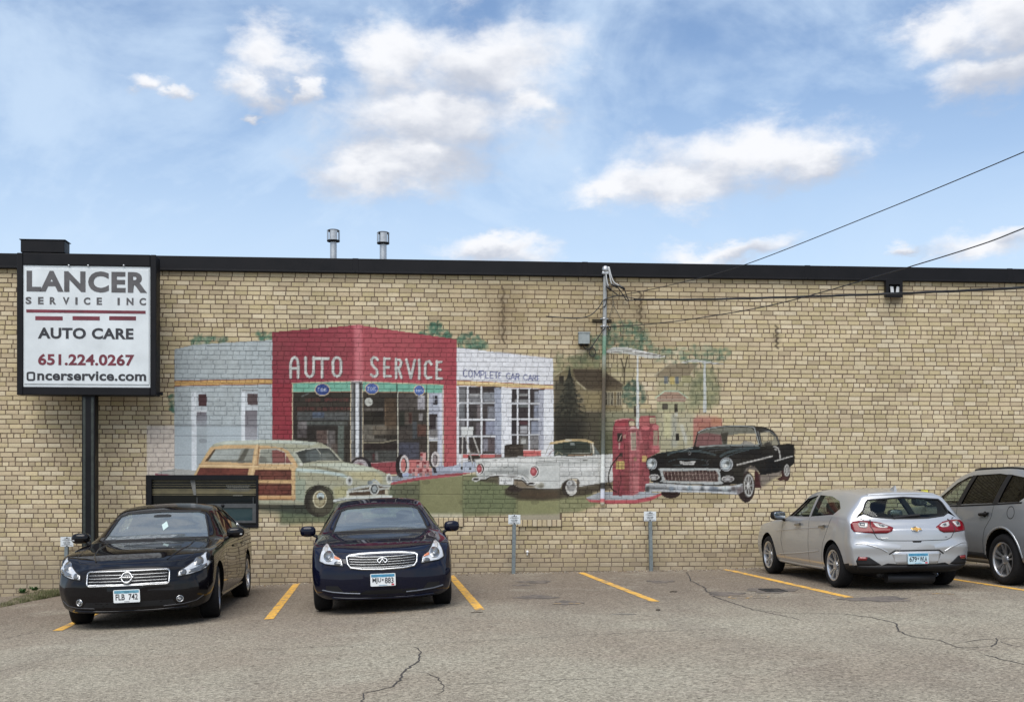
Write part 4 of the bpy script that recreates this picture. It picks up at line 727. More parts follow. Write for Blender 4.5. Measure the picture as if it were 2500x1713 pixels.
    poly('P', [(858, 200), (880, 158), (980, 146), (1095, 146), (1116, 200), (1112, 270), (1152, 292), (1158, 480), (1150, 590), (1170, 690), (1020, 760), (1015, 1268), (850, 1290)], (154, 66, 74), tex=.3); poly('P', [(858, 200), (880, 158), (1000, 146), (1020, 290), (870, 300)], (186, 92, 92), a=.9); rect('P', 1022, 178, 1104, 265, (196, 176, 138)); rect('P', 1030, 186, 1098, 258, (176, 150, 118)); ell('P', 1105, 318, 52, 34, (206, 110, 112)); ell('P', 955, 330, 62, 30, (206, 100, 104)); rect('P', 1072, 370, 1140, 600, (160, 142, 116), a=.9); rect('P', 1048, 590, 1165, 690, (196, 110, 110), a=.7, soft=2); rect('P', 905, 750, 976, 836, (198, 164, 78))
    poly('P', [(460, 420), (478, 300), (500, 232), (540, 204), (700, 188), (780, 204), (796, 230), (802, 290), (832, 345), (884, 376), (905, 520), (866, 600), (852, 1290), (764, 1342), (466, 1342)], (148, 56, 68), tex=.3); poly('P', [(700, 196), (780, 206), (802, 290), (832, 345), (884, 376), (905, 520), (866, 600), (852, 1290), (764, 1340), (712, 1340)], (176, 92, 98), soft=.6, tex=.3)
    poly('P', [(490, 300), (510, 235), (690, 228), (690, 300)], (170, 54, 68), a=.9); line('P', [(500, 226), (560, 206), (700, 192)], 16, (214, 134, 132)); line('P', [(500, 330), (690, 330)], 12, (202, 110, 112)); line('P', [(468, 370), (700, 372)], 8, (200, 104, 108)); poly('P', [(705, 226), (784, 226), (796, 296), (712, 296)], (206, 186, 146)); line('P', [(705, 222), (786, 224), (798, 300), (712, 302), (705, 222)], 9, (74, 40, 40)); poly('P', [(718, 345), (740, 314), (800, 318), (832, 345)], (224, 178, 172)); poly('P', [(738, 402), (812, 398), (822, 640), (742, 650)], (154, 138, 118)); line('P', [(738, 400), (742, 656), (812, 656)], 11, (206, 178, 158)); line('P', [(822, 370), (822, 640)], 12, (204, 116, 120)); ell('P', 890, 530, 26, 30, (196, 96, 102)); line('P', [(712, 380), (712, 1330)], 8, (120, 40, 52)); line('P', [(860, 700), (850, 1280)], 14, (196, 96, 104), a=.8); line('P', [(760, 700), (760, 1330)], 10, (160, 60, 72)); rect('P', 770, 1020, 845, 1330, (204, 118, 118), a=.7, soft=2); rect('P', 640, 560, 700, 1300, (138, 58, 60), a=.55, soft=3); poly('P', [(770, 800), (800, 760), (830, 800), (800, 830)], (150, 116, 76), a=.8)
    rect('P', 532, 408, 612, 535, (70, 52, 44)); rect('P', 545, 425, 600, 530, (32, 26, 26)); line('P', [(560, 525), (590, 440)], 12, (176, 160, 140)); rect('P', 625, 430, 660, 490, (186, 130, 116)); line('P', [(565, 560), (562, 640)], 16, (196, 160, 150)); rect('P', 562, 700, 612, 760, (58, 44, 40)); rect('P', 515, 830, 640, 950, (198, 168, 74)); line('P', [(548, 835), (548, 948)], 9, (70, 58, 34)); line('P', [(598, 838), (598, 948)], 6, (120, 100, 50)); line('P', [(520, 840), (575, 770), (640, 840)], 8, (110, 90, 50))
    line('P', [(585, 720), (548, 755), (520, 800), (470, 855), (425, 950), (402, 1060), (418, 1180), (470, 1260), (520, 1284)], 17, (28, 22, 24), smooth=True); line('P', [(560, 955), (590, 1090), (580, 1160), (560, 1230), (552, 1330), (590, 1345)], 11, (84, 30, 38), smooth=True); line('P', [(640, 560), (640, 830)], 10, (110, 34, 46)); rect('P', 466, 1285, 850, 1300, (120, 36, 50), a=.5)
    [line('P', [(470, y), (860, y + 4)], 7, (96, 36, 46), a=.45) for y in range(420, 1340, 68)]; [line('P', [(860, y), (1010, y + 2)], 6, (104, 40, 50), a=.4) for y in range(420, 1260, 68)]
    # ---- black hardtop
    BK = (17, 17, 19)
    ell('K', 450, 1062, 136, 78, (38, 15, 18)); poly('K', [(1640, 720), (1720, 800), (1735, 990), (1640, 990)], (66, 24, 26)); poly('K', [(1700, 800), (2060, 720), (2060, 790), (1900, 870), (1740, 990), (1715, 900)], (106, 96, 92), a=.85, soft=2.5); ell('K', 2085, 770, 66, 126, (54, 24, 26)); poly('K', [(1950, 860), (2080, 800), (2110, 885), (1990, 885)], (64, 26, 28)); ell('K', 1520, 975, 128, 222, (34, 18, 20))
    poly('K', [(100, 620), (112, 572), (200, 528), (330, 482), (560, 452), (720, 420), (780, 395), (830, 195), (960, 135), (1250, 102), (1600, 106), (1800, 130), (1900, 172), (1968, 258), (2006, 370), (2120, 362), (2205, 372), (2212, 640), (2140, 695), (2060, 735), (1960, 772), (1722, 812), (1700, 760), (1640, 690), (1580, 678), (1520, 720), (1480, 800), (1470, 930), (1170, 962), (330, 930), (170, 905), (140, 740)], BK, tex=.3)
    poly('K', [(800, 400), (840, 215), (970, 162), (1250, 128), (1590, 136), (1648, 195), (1690, 372), (1300, 382), (880, 402)], (112, 112, 98)); poly('K', [(800, 400), (835, 230), (960, 210), (1170, 240), (1180, 380), (880, 402)], (132, 80, 80), a=.92, soft=1); poly('K', [(1250, 250), (1420, 222), (1655, 222), (1690, 372), (1255, 378)], (0, 0, 0), a=.85, erase=True); poly('K', [(1160, 215), (1270, 200), (1250, 300), (1240, 378), (1200, 378), (1170, 280)], (58, 54, 44), a=.9, soft=1); poly('K', [(1440, 372), (1490, 320), (1600, 340), (1640, 374)], (130, 128, 124), a=.8)
    poly('K', [(1712, 205), (1850, 196), (1940, 265), (1980, 370), (1960, 385), (1755, 392)], (142, 136, 112)); poly('K', [(1725, 215), (1840, 206), (1915, 265), (1900, 320), (1740, 340)], (0, 0, 0), a=.6, erase=True); poly('K', [(1755, 392), (1790, 350), (1860, 330), (1880, 390)], (48, 46, 44), a=.9, soft=1); line('K', [(1870, 205), (1880, 380)], 9, (60, 58, 54), a=.8)
    line('K', [(838, 205), (960, 152), (1250, 116), (1590, 122), (1652, 190), (1702, 375)], 13, (168, 173, 168), smooth=True); line('K', [(865, 408), (1100, 388), (1300, 382), (1690, 384)], 20, (144, 150, 146)); line('K', [(1685, 190), (1738, 395)], 12, (120, 124, 124)); line('K', [(1705, 195), (1860, 186), (1950, 250), (1995, 372)], 7, (130, 132, 130)); line('K', [(780, 395), (832, 195)], 8, (60, 58, 56)); line('K', [(610, 468), (720, 425), (760, 430)], 14, (170, 174, 168)); ell('K', 720, 495, 22, 24, (120, 122, 120), hole=.6)
    TE = (66, 86, 90)
    for s_, w, a_ in (([(410, 520), (560, 470), (840, 470), (1080, 520)], 26, .8), ([(1160, 540), (1250, 490), (1450, 440), (1700, 420)], 34, .75), ([(300, 500), (480, 480), (600, 470)], 16, .6), ([(1240, 545), (1420, 480), (1560, 450)], 14, .8), ([(420, 620), (560, 580), (900, 590), (990, 650)], 7, .8), ([(400, 660), (700, 672), (980, 668)], 6, .7), ([(1000, 470), (1300, 430), (1500, 420)], 18, .5), ([(860, 450), (1000, 430), (1300, 410)], 16, .7), ([(1700, 160), (1860, 180), (1930, 250)], 20, .35)): line('K', s_, w, TE if a_ > .55 else (84, 92, 98), a=a_, smooth=True)
    line('K', [(980, 600), (960, 640), (990, 660)], 5, (96, 92, 92), smooth=True); poly('K', [(1480, 780), (1520, 700), (1600, 672), (1660, 700), (1700, 770), (1640, 740), (1560, 726), (1510, 790)], (84, 78, 76), a=.9, soft=1.2)
    for cx, cy, rx, ry in ((182, 650, 80, 88), (1240, 655, 102, 104)): ell('K', cx, cy, rx, ry, (30, 30, 32)); ell('K', cx, cy, rx * .92, ry * .92, (168, 172, 174)); ell('K', cx - 4, cy, rx * .78, ry * .8, (70, 76, 80)); ell('K', cx - 6, cy, rx * .7, ry * .72, (176, 188, 192)); ell('K', cx + rx * .2, cy - ry * .15, rx * .3, ry * .35, (88, 94, 92), soft=1.5); ell('K', cx - rx * .2, cy + ry * .25, rx * .35, ry * .25, (224, 226, 220), soft=1.5)
    poly('K', [(578, 612), (690, 622), (806, 608), (780, 660), (690, 662), (590, 652)], (192, 190, 184)); line('K', [(640, 640), (750, 640)], 10, (120, 118, 116))
    poly('K', [(298, 750), (330, 714), (1085, 714), (1145, 770), (1158, 880), (1130, 938), (370, 912), (328, 860)], (172, 177, 175), smooth=True); poly('K', [(336, 748), (1085, 742), (1128, 800), (1124, 900), (384, 884), (350, 830)], (52, 27, 26))
    for k in range(16): x = 352 + k * 50; line('K', [(x, 746), (x + 22, 896)], 7, (174, 152, 138), a=.9)
    for k in range(6): y = 766 + k * 25; line('K', [(342, y), (1124, y + 8)], 5, (160, 136, 124), a=.75)
    for cx, cy, rx, ry in ((216, 836, 74, 40), (1262, 862, 92, 44)): ell('K', cx, cy, rx, ry, (190, 188, 184)); ell('K', cx, cy + 3, rx * .82, ry * .74, (104, 100, 100)); ell('K', cx - 8, cy + 6, rx * .5, ry * .5, (176, 176, 176), soft=1)
    poly('K', [(92, 940), (170, 914), (400, 930), (700, 950), (1200, 966), (1400, 945), (1470, 925), (1476, 1040), (1400, 1088), (1000, 1062), (400, 1046), (100, 1046), (85, 1005)], (150, 154, 157)); line('K', [(110, 945), (400, 950), (800, 970), (1200, 985), (1440, 950)], 24, (206, 210, 210), smooth=True); line('K', [(100, 985), (400, 1000), (900, 1022), (1300, 1030)], 22, (82, 86, 90), smooth=True, a=.9); line('K', [(110, 1028), (500, 1030), (1000, 1048), (1380, 1068)], 20, (196, 200, 202), smooth=True, a=.9); poly('K', [(90, 1000), (140, 960), (150, 1046), (100, 1046)], (40, 40, 42), a=.8, soft=1.5)
    for x, w, c in ((430, 60, (110, 130, 150)), (520, 90, (196, 206, 216)), (690, 60, (120, 146, 160)), (770, 100, (206, 214, 220)), (880, 40, (60, 70, 76)), (930, 50, (190, 194, 196)), (1000, 120, (96, 108, 124)), (1180, 80, (190, 204, 206)), (1310, 60, (70, 60, 60))): rect('K', x, 968, x + w, 1035, c, a=.7, soft=2)
    poly('K', [(1380, 1000), (1470, 960), (1470, 1050), (1400, 1084)], (96, 80, 80), a=.7, soft=2)
    for s_, w in (([(1392, 662), (1560, 622), (1890, 540)], 20), ([(1932, 610), (2050, 575), (2172, 540)], 17), ([(1912, 402), (1968, 425), (1996, 500), (2002, 580)], 17), ([(1925, 440), (1948, 448)], 18)): line('K', s_, w, (184, 180, 172), smooth=True)
    line('K', [(1400, 672), (1560, 636), (1890, 552)], 5, (90, 86, 82)); ell('K', 1555, 955, 74, 166, (120, 118, 114)); ell('K', 1555, 955, 60, 142, (60, 54, 52)); ell('K', 1560, 955, 66, 154, (188, 188, 182), hole=.86)
    for t in range(8): line('K', [(1556, 955), (1556 + 58 * math.cos(t * .785), 955 + 138 * math.sin(t * .785))], 16, (176, 176, 172), a=.85)
    ell('K', 1550, 955, 22, 36, (206, 206, 202)); ell('K', 2098, 742, 42, 86, (160, 158, 152)); ell('K', 2098, 742, 28, 64, (96, 90, 86)); [line('K', [(2098, 742), (2098 + 34 * math.cos(t * 1.05), 742 + 74 * math.sin(t * 1.05))], 10, (178, 176, 170)) for t in range(6)]
    line('K', [(1420, 1120), (1560, 1160), (1620, 1060)], 6, (70, 52, 52), smooth=True); poly('X', [(1896, 1190), (1912, 1186), (1916, 1196), (1902, 1204)], (120, 112, 104), a=.5, soft=1)
    # ---- woody wagon
    poly('W', [(600, 775), (1320, 785), (1420, 880), (1330, 905), (600, 840)], (34, 37, 36), a=.92, soft=2.5); rect('W', 800, 830, 1400, 920, (70, 88, 66), a=.5, soft=5); rect('W', 1395, 850, 1450, 930, (120, 130, 112), a=.8, soft=1)
    poly('W', [(50, 472), (110, 362), (240, 150), (300, 102), (420, 76), (1000, 60), (1250, 70), (1500, 94), (1600, 148), (1690, 230), (1765, 312), (1980, 350), (2180, 408), (2290, 470), (2304, 540), (2285, 600), (2275, 712), (1660, 782), (1640, 660), (1590, 605), (1500, 580), (1400, 590), (1330, 660), (1312, 792), (700, 792), (600, 472)], (167, 167, 138)); poly('W', [(300, 106), (420, 78), (1000, 62), (1250, 72), (1480, 98), (1400, 120), (1000, 100), (420, 112)], (196, 208, 196), a=.85, soft=1.5); poly('W', [(820, 120), (1100, 140), (1180, 200), (1290, 330), (1250, 340), (1130, 190), (900, 140)], (160, 164, 146))
    poly('W', [(55, 472), (130, 345), (250, 146), (400, 122), (780, 120), (900, 128), (1060, 150), (1135, 186), (1205, 285), (1240, 352), (1215, 400), (1215, 742), (700, 742), (600, 472)], (206, 166, 106)); [line('W', s_, w, c, a=.8) for s_, w, c in (([(120, 340), (790, 350)], 7, (140, 96, 52)), ([(780, 122), (715, 470)], 22, (226, 190, 130)), ([(800, 140), (780, 350)], 10, (146, 100, 56)), ([(130, 350), (1230, 368)], 20, (228, 196, 138)), ([(800, 530), (1210, 535)], 30, (214, 170, 104)), ([(800, 505), (1210, 512)], 7, (120, 74, 40)), ([(800, 552), (1165, 556)], 7, (120, 74, 40)), ([(800, 715), (1210, 718)], 30, (206, 150, 84)), ([(1185, 400), (1190, 740)], 24, (222, 182, 116)), ([(800, 740), (1215, 742)], 8, (130, 80, 44)))]
    poly('W', [(184, 306), (292, 166), (640, 156), (748, 160), (722, 322)], (140, 142, 130)); poly('W', [(225, 300), (310, 180), (600, 170), (560, 280)], (164, 172, 166), a=.9, soft=1); poly('W', [(184, 306), (292, 166), (310, 170), (222, 306)], (86, 66, 44)); poly('W', [(640, 160), (690, 162), (630, 290), (560, 300)], (84, 82, 70), a=.9, soft=1); poly('W', [(225, 306), (722, 318), (724, 296), (240, 288)], (104, 104, 92), a=.9, soft=1)
    poly('W', [(800, 322), (818, 172), (1000, 166), (1085, 198), (1172, 325)], (148, 152, 138)); poly('W', [(950, 180), (1000, 172), (1090, 205), (1165, 322), (950, 325)], (138, 74, 72)); line('W', [(800, 326), (818, 168), (1000, 162), (1090, 200)], 9, (190, 186, 168)); line('W', [(796, 328), (1180, 330)], 10, (206, 196, 166)); line('W', [(1105, 215), (1098, 325)], 8, (200, 190, 165)); poly('W', [(805, 320), (812, 240), (880, 260), (900, 322)], (88, 88, 80), a=.7, soft=2)
    PN = (104, 47, 36)
    for pp in ([(88, 470), (132, 380), (686, 386), (668, 480)], [(742, 480), (762, 402), (1166, 406), (1166, 516), (742, 516)], [(742, 562), (1166, 562), (1166, 692), (742, 692)]): poly('W', pp, PN, tex=.3); line('W', [pp[0], pp[1], pp[2]], 7, (70, 32, 24), a=.8)
    [line('W', [(800, y), (1160, y + 4)], 5, (134, 70, 52), a=.6) for y in (430, 458, 488, 590, 620, 652, 676)]; [line('W', [(130, y), (670, y + 6)], 5, (134, 66, 48), a=.6) for y in (405, 430, 452)]
    poly('W', [(1215, 390), (1330, 400), (1330, 600), (1312, 780), (1215, 742)], (150, 162, 138), a=.9, soft=1.5); poly('W', [(1228, 382), (1500, 398), (1750, 440), (1840, 505), (1760, 485), (1500, 440), (1228, 422)], (188, 208, 202), soft=1); poly('W', [(1228, 425), (1500, 445), (1760, 495), (1760, 560), (1500, 520), (1228, 500)], (164, 160, 126), a=.8, soft=3)
    poly('W', [(1214, 200), (1330, 166), (1480, 152), (1605, 158), (1722, 292), (1290, 332)], (66, 71, 68)); poly('W', [(1330, 200), (1460, 170), (1560, 250), (1560, 290), (1340, 300)], (96, 106, 106), a=.8, soft=2); poly('W', [(1480, 210), (1600, 200), (1690, 285), (1500, 300)], (120, 126, 118), a=.7, soft=2); line('W', [(1214, 198), (1330, 164), (1480, 150), (1605, 156), (1730, 296)], 12, (206, 206, 184)); line('W', [(1290, 336), (1500, 300), (1730, 300)], 14, (178, 176, 148)); line('W', [(1455, 160), (1500, 220)], 8, (190, 192, 176)); line('W', [(1200, 200), (1290, 340)], 26, (182, 186, 166)); line('W', [(1620, 165), (1745, 298)], 12, (150, 150, 126)); ell('W', 1280, 340, 22, 14, (212, 210, 196))
    poly('W', [(1290, 345), (1760, 318), (2000, 358), (2180, 412), (1900, 430), (1700, 400), (1400, 352)], (196, 204, 182), soft=2); poly('W', [(1760, 420), (2100, 420), (2200, 470), (2200, 560), (2000, 520), (1880, 500)], (188, 178, 128), a=.9, soft=3); poly('W', [(1350, 350), (1620, 380), (1800, 440), (1700, 430), (1500, 390)], (128, 124, 98), a=.9, soft=1.5); poly('W', [(1640, 600), (1800, 580), (1810, 700), (1660, 720)], (178, 172, 112), a=.8, soft=3)
    ell('W', 1482, 760, 168, 178, (46, 43, 36)); ell('W', 1520, 770, 140, 150, (96, 92, 70), a=.7, soft=3); ell('W', 1490, 735, 78, 100, (206, 198, 160)); ell('W', 1492, 735, 66, 88, (138, 122, 84)); ell('W', 1490, 735, 54, 70, (170, 160, 120)); ell('W', 1500, 700, 42, 40, (186, 202, 202)); ell('W', 1500, 725, 28, 20, (70, 66, 54), soft=1); line('W', [(1330, 660), (1390, 598), (1490, 580), (1590, 605), (1640, 665)], 10, (52, 48, 40), smooth=True)
    for cx, cy, rx, ry in ((1826, 528, 38, 54), (2276, 502, 34, 60)): ell('W', cx, cy, rx, ry, (208, 210, 200)); ell('W', cx + 4, cy + 2, rx * .66, ry * .68, (166, 172, 168)); ell('W', cx + 4, cy - 4, rx * .3, ry * .34, (70, 68, 66), soft=1)
    poly('W', [(1822, 640), (2050, 600), (2110, 560), (2200, 590), (2280, 600), (2240, 690), (1828, 696)], (84, 64, 46)); line('W', [(1822, 632), (1950, 598), (2045, 580), (2085, 535), (2110, 520), (2150, 545), (2180, 575), (2285, 585)], 26, (182, 188, 182), smooth=True); line('W', [(1822, 648), (2060, 632), (2270, 612)], 20, (196, 198, 186)); line('W', [(1826, 700), (2240, 684)], 12, (190, 188, 170)); ell('W', 2110, 618, 56, 70, (196, 198, 190)); ell('W', 2110, 618, 40, 54, (70, 76, 78)); ell('W', 2112, 616, 26, 36, (160, 170, 170)); ell('W', 2060, 545, 30, 24, (110, 124, 134), a=.8, soft=1); rect('W', 2232, 615, 2262, 690, (196, 190, 160))
    line('W', [(1655, 752), (1800, 728), (2000, 716), (2300, 706)], 30, (198, 204, 198), smooth=True); line('W', [(1655, 772), (1800, 744), (2300, 724)], 9, (84, 86, 78), smooth=True); rect('W', 1795, 640, 1820, 720, (216, 216, 200), a=.9)
paint_mural()
def _lin(a): return np.where(a <= .04045, a / 12.92, ((a + .055) / 1.055) ** 2.4)
MP[..., :3] = _lin(np.clip(MP[..., :3], 0, 1)); PAINT_K = 0.80; _l = MP[..., :3] @ np.array([.21, .72, .07], np.float32); MP[..., :3] = (MP[..., :3] * .77 + _l[..., None] * .23) * PAINT_K
def paint_at(X, Z, y=0.0):
    """paint colour at wall points X, Z (arrays)"""
    d = X * SN + (DIST + y) * CS; px = PCX + FPX * (X * CS - (DIST + y) * SN) / d; py = PCY - FPX * (Z - ZC) / d
    u = (px - MX0) * MS - .5; v = (py - MY0) * MS - .5
    ok = (u > 1) & (v > 1) & (u < MW - 2) & (v < MH - 2)
    u = np.clip(u, 1, MW - 3); v = np.clip(v, 1, MH - 3); ui = u.astype(int); vi = v.astype(int); fu = (u - ui)[..., None]; fv = (v - vi)[..., None]
    c = (MP[vi, ui] * (1 - fu) + MP[vi, ui + 1] * fu) * (1 - fv) + (MP[vi + 1, ui] * (1 - fu) + MP[vi + 1, ui + 1] * fu) * fv
    c = c * ok[..., None]; return c
# ------------------------------------------------------------------ brick wall
COURSE, PITCH, JOINT, Z_TOP = 0.0787, 0.2125, 0.0105, 5.215
WX0, WX1 = -9.2, 13.2
bld = empty("brick_building", (2.0, 0, 0)); tag(bld, "long single storey buff brick building with a painted mural and black roof edge", "building"); bld.location = (0, 0, 0)
def wrect(x0, y0, x1, y1):
    a = on_wall(x0, y0); b = on_wall(x1, y1); return (a[0], b[0], b[2], a[2])       # X0, X1, Z0, Z1
WINDOW = wrect(357, 1159, 630.5, 1287); PANELS = [wrect(426, 1041, 630.5, 1159), wrect(1024, 1158, 1129, 1254), wrect(1264.5, 1128, 1366.5, 1268)]
SILLS = [wrect(1024, 1263, 1131.5, 1284.5), wrect(1264.5, 1268.5, 1371, 1284)]
HOLES = [WINDOW] + PANELS + SILLS
PAL = np.array([lin(c) for c in ((194, 178, 144), (199, 184, 151), (190, 174, 138), (186, 170, 133), (192, 175, 143), (185, 168, 137), (201, 187, 157), (181, 166, 128), (172, 156, 126))]) * np.array([.885, .895, .935])
PW = np.array([5, 4, 4, 3, 3, 2, 2, 2, .8]); PW /= PW.sum()
bricks = []                                # X0, X1, Z0, Z1
row = 0; z1 = Z_TOP
while z1 > -.75:
    header = row % 6 == 0; z0 = z1 - COURSE; p = PITCH / 2 if header else PITCH
    x = WX0 - (row % 2) * PITCH / 2 - (row * .037 % .05) + rng.uniform(-.012, .012)
    while x < WX1:
        w = p * (1 + rng.normal(0, .018)); r_ = rng.random()
        if not header and r_ < .02: w *= .5
        elif not header and r_ < .03: w *= .78
        bricks.append([x + JOINT / 2, x + w - JOINT / 2, z0 + JOINT / 2 + rng.normal(0, .0014), z1 - JOINT / 2 + rng.normal(0, .0014)]); x += w
    z1 = z0; row += 1
bricks = np.array(bricks)
def cut_holes(b, holes):
    out = []
    for x0, x1, z0, z1 in b:
        pieces = [(x0, x1)]
        for hx0, hx1, hz0, hz1 in holes:
            if z0 + .25 * COURSE < hz1 and z1 - .25 * COURSE > hz0:
                nxt = []
                for a, c in pieces:
                    if c <= hx0 or a >= hx1: nxt.append((a, c)); continue
                    if a < hx0 - .03: nxt.append((a, hx0 - .004))
                    if c > hx1 + .03: nxt.append((hx1 + .004, c))
                pieces = nxt
        out += [(a, c, z0, z1) for a, c in pieces]
    return np.array(out)
bricks = cut_holes(bricks, HOLES)
bricks = bricks[bricks[:, 3] > np.interp(bricks[:, 0], _gx, _gz) - .05]
DEEP = .0045                                # joints recessed behind the brick faces
def brick_mesh(B, nx, nz, seed, tint=None, local=False):
    """all bricks of B as one mesh; every brick a small chamfered block with nx by nz front cells"""
    g = np.random.default_rng(seed); n = len(B)
    W = B[:, 1] - B[:, 0]; H = B[:, 3] - B[:, 2]
    e = .0028
    def par(k, L_):
        t = np.concatenate([[0, 0], np.linspace(0, 1, k + 1), [1, 1]])[None, :]      # outer ring twice: foot and lip
        inner = np.linspace(0, 1, k + 1)[None, :] * (L_[:, None] - 2 * e) + e
        return np.concatenate([np.zeros((len(L_), 1)), inner, L_[:, None]], 1)
    U = par(nx, W); V = par(nz, H); a, c = U.shape[1], V.shape[1]
    X = np.repeat(U[:, :, None], c, 2); Z = np.repeat(V[:, None, :], a, 1)
    Y = np.full((n, a, c), 0.0); Y += g.normal(0, .0010, (n, 1, 1)) + (X / W[:, None, None] - .5) * g.normal(0, .0010, (n, 1, 1)) + (Z / H[:, None, None] - .5) * g.normal(0, .0006, (n, 1, 1))
    edge = np.zeros((a, c), bool); edge[0] = edge[-1] = True; edge[:, 0] = edge[:, -1] = True
    Y = np.clip(Y, -.002, .0018); Y[:, edge] = DEEP + .002
    # knocked and rounded corners
    for ci, cj, sx, sz in ((1, 1, 1, 1), (a - 2, 1, -1, 1), (1, c - 2, 1, -1), (a - 2, c - 2, -1, -1)):
        k = np.where(g.random(n) < .12, g.uniform(.004, .016, n), g.uniform(0, .004, n)); X[:, ci, cj] += sx * k; Z[:, ci, cj] += sz * k * .5
        X[:, 0 if sx > 0 else -1, 0 if sz > 0 else -1] += sx * k * .8; Z[:, 0 if sx > 0 else -1, 0 if sz > 0 else -1] += sz * k * .4
    X += 0 if local else B[:, 0][:, None, None]; Z += 0 if local else B[:, 2][:, None, None]
    v = np.stack([X, Y, Z], -1).reshape(-1, 3)
    i = np.arange(a * c).reshape(a, c); q = np.stack([i[:-1, :-1], i[1:, :-1], i[1:, 1:], i[:-1, 1:]], -1).reshape(-1, 4)
    Q = (q[None] + (np.arange(n) * a * c)[:, None, None]).reshape(-1, 4)
    me = mesh_np("brick", v, Q)
    if tint is None: tint = PAL[g.choice(len(PAL), n, p=PW)] * g.normal(1, .035, (n, 1))
    C = np.concatenate([np.repeat(tint, a * c, 0), np.ones((n * a * c, 1))], 1); vcol(me, "tint", C)
    return me, v
cx, cz = (bricks[:, 0] + bricks[:, 1]) / 2, (bricks[:, 2] + bricks[:, 3]) / 2
# which bricks carry paint
gx_ = np.linspace(0, 1, 5); cov = np.zeros(len(bricks))
for u in gx_:
    for w in (0.1, .5, .9):
        cov = np.maximum(cov, paint_at(bricks[:, 0] + u * (bricks[:, 1] - bricks[:, 0]), bricks[:, 2] + w * (bricks[:, 3] - bricks[:, 2]))[:, 3])
painted = cov > .02
me, v = brick_mesh(bricks[painted], 15, 4, 5); vcol(me, "paint", paint_at(v[:, 0], v[:, 2])); me.materials.append(M_PBRICK)
o = link(bpy.data.objects.new("mural", me), bld); tag(o, "faded mural of an old service station with three vintage cars painted on the bricks", kind="stuff")
plain = bricks[~painted]; pcx = (plain[:, 0] + plain[:, 1]) / 2; pcz = (plain[:, 2] + plain[:, 3]) / 2
gz_ = np.interp(pcx, _gx, _gz)
vis = (pcz > gz_ + .05) & (pcx > -7.0) & (pcx < -3.6) & (plain[:, 1] - plain[:, 0] > .17) & ~((pcx < -4.45) & (pcx > -6.75) & (pcz > 2.95)) & ~((pcx > -5.85) & (pcx < -5.4)) & ~((pcx > -6.4) & (pcz < 1.2))
idx = np.where(vis)[0]; idx = idx[np.argsort(pcx[idx])][:300]; single = np.zeros(len(plain), bool); single[idx] = True
variants = []
for k in range(16):
    w = .2015 + rng.uniform(-.002, .002); m_, _ = brick_mesh(np.array([[0, w, 0, COURSE - JOINT]]), 1, 1, 100 + k, tint=PAL[[rng.choice(len(PAL), p=PW)]] * rng.normal(1, .06), local=True); m_.materials.append(M_BRICK); variants.append((m_, w))
for i in idx:
    m_, w = variants[rng.integers(16)]; o = link(bpy.data.objects.new("brick", m_), bld); o.location = (plain[i, 0], float(np.clip(rng.normal(0, .0008), -.001, .001)), plain[i, 2]); o.scale = ((plain[i, 1] - plain[i, 0]) / w, 1, 1)
me, _ = brick_mesh(plain[~single], 1, 1, 6); me.materials.append(M_BRICK); tag(link(bpy.data.objects.new("brickwork", me), bld), kind="stuff")
# mortar bed behind, finely divided where it is painted
def sheet(x0, x1, z0, z1, y, dx, dz):
    xs = np.linspace(x0, x1, max(2, int((x1 - x0) / dx) + 1)); zs = np.linspace(z0, z1, max(2, int((z1 - z0) / dz) + 1)); X, Z = np.meshgrid(xs, zs, indexing='ij'); v = np.stack([X, np.full_like(X, y), Z], -1).reshape(-1, 3)
    a = np.arange(X.size).reshape(X.shape); return v, np.stack([a[:-1, :-1], a[1:, :-1], a[1:, 1:], a[:-1, 1:]], -1).reshape(-1, 4)
MORTAR = lin((98, 84, 71))
def mortar(x0, x1, z0, z1, fine):
    v, q = sheet(x0, x1, z0, z1, DEEP, *((.0135, .0135) if fine else (.5, .5))); me = mesh_np("mortar", v, q); vcol(me, "tint", np.tile([*MORTAR, 1], (len(v), 1)))
    if fine: vcol(me, "paint", paint_at(v[:, 0], v[:, 2]) * np.array([.78, .78, .79, .93]))
    me.materials.append(M_PBRICK if fine else M_BRICK); link(bpy.data.objects.new("mortar", me), bld)
mx0, _, mz1 = on_wall(345, 700); mx1, _, mz0 = on_wall(1970, 1300)
WIN0, WIN1, WINZ0, WINZ1 = WINDOW
mortar(WIN1, mx1, mz0, mz1, True); mortar(mx0, WIN1, WINZ1, mz1, True)
mortar(WX0, mx0, -.9, 5.3, False); mortar(mx1, WX1, -.9, 5.3, False); mortar(mx0, mx1, mz1, 5.3, False); mortar(WIN1, mx1, -.9, mz0, False); mortar(WIN0, WIN1, -.9, WINZ0, False); mortar(mx0, WIN0, -.9, WINZ1, False)
# smooth filled-in window openings, painted over
for (x0, x1, z0, z1) in PANELS:
    v, q = sheet(x0, x1, z0, z1, .003, .012, .012); v[:, 1] += .0016 * np.sin(v[:, 2] * 9) * np.cos(v[:, 0] * 5)
    seam = (np.abs(((v[:, 2] - z0) % .33) - .006) < .006); v[seam, 1] += .006
    me = mesh_np("filled_opening", v, q); vcol(me, "tint", np.tile([.30, .27, .2, 1], (len(v), 1))); vcol(me, "paint", paint_at(v[:, 0], v[:, 2])); me.materials.append(M_PBRICK); link(bpy.data.objects.new("filled_opening", me), bld)
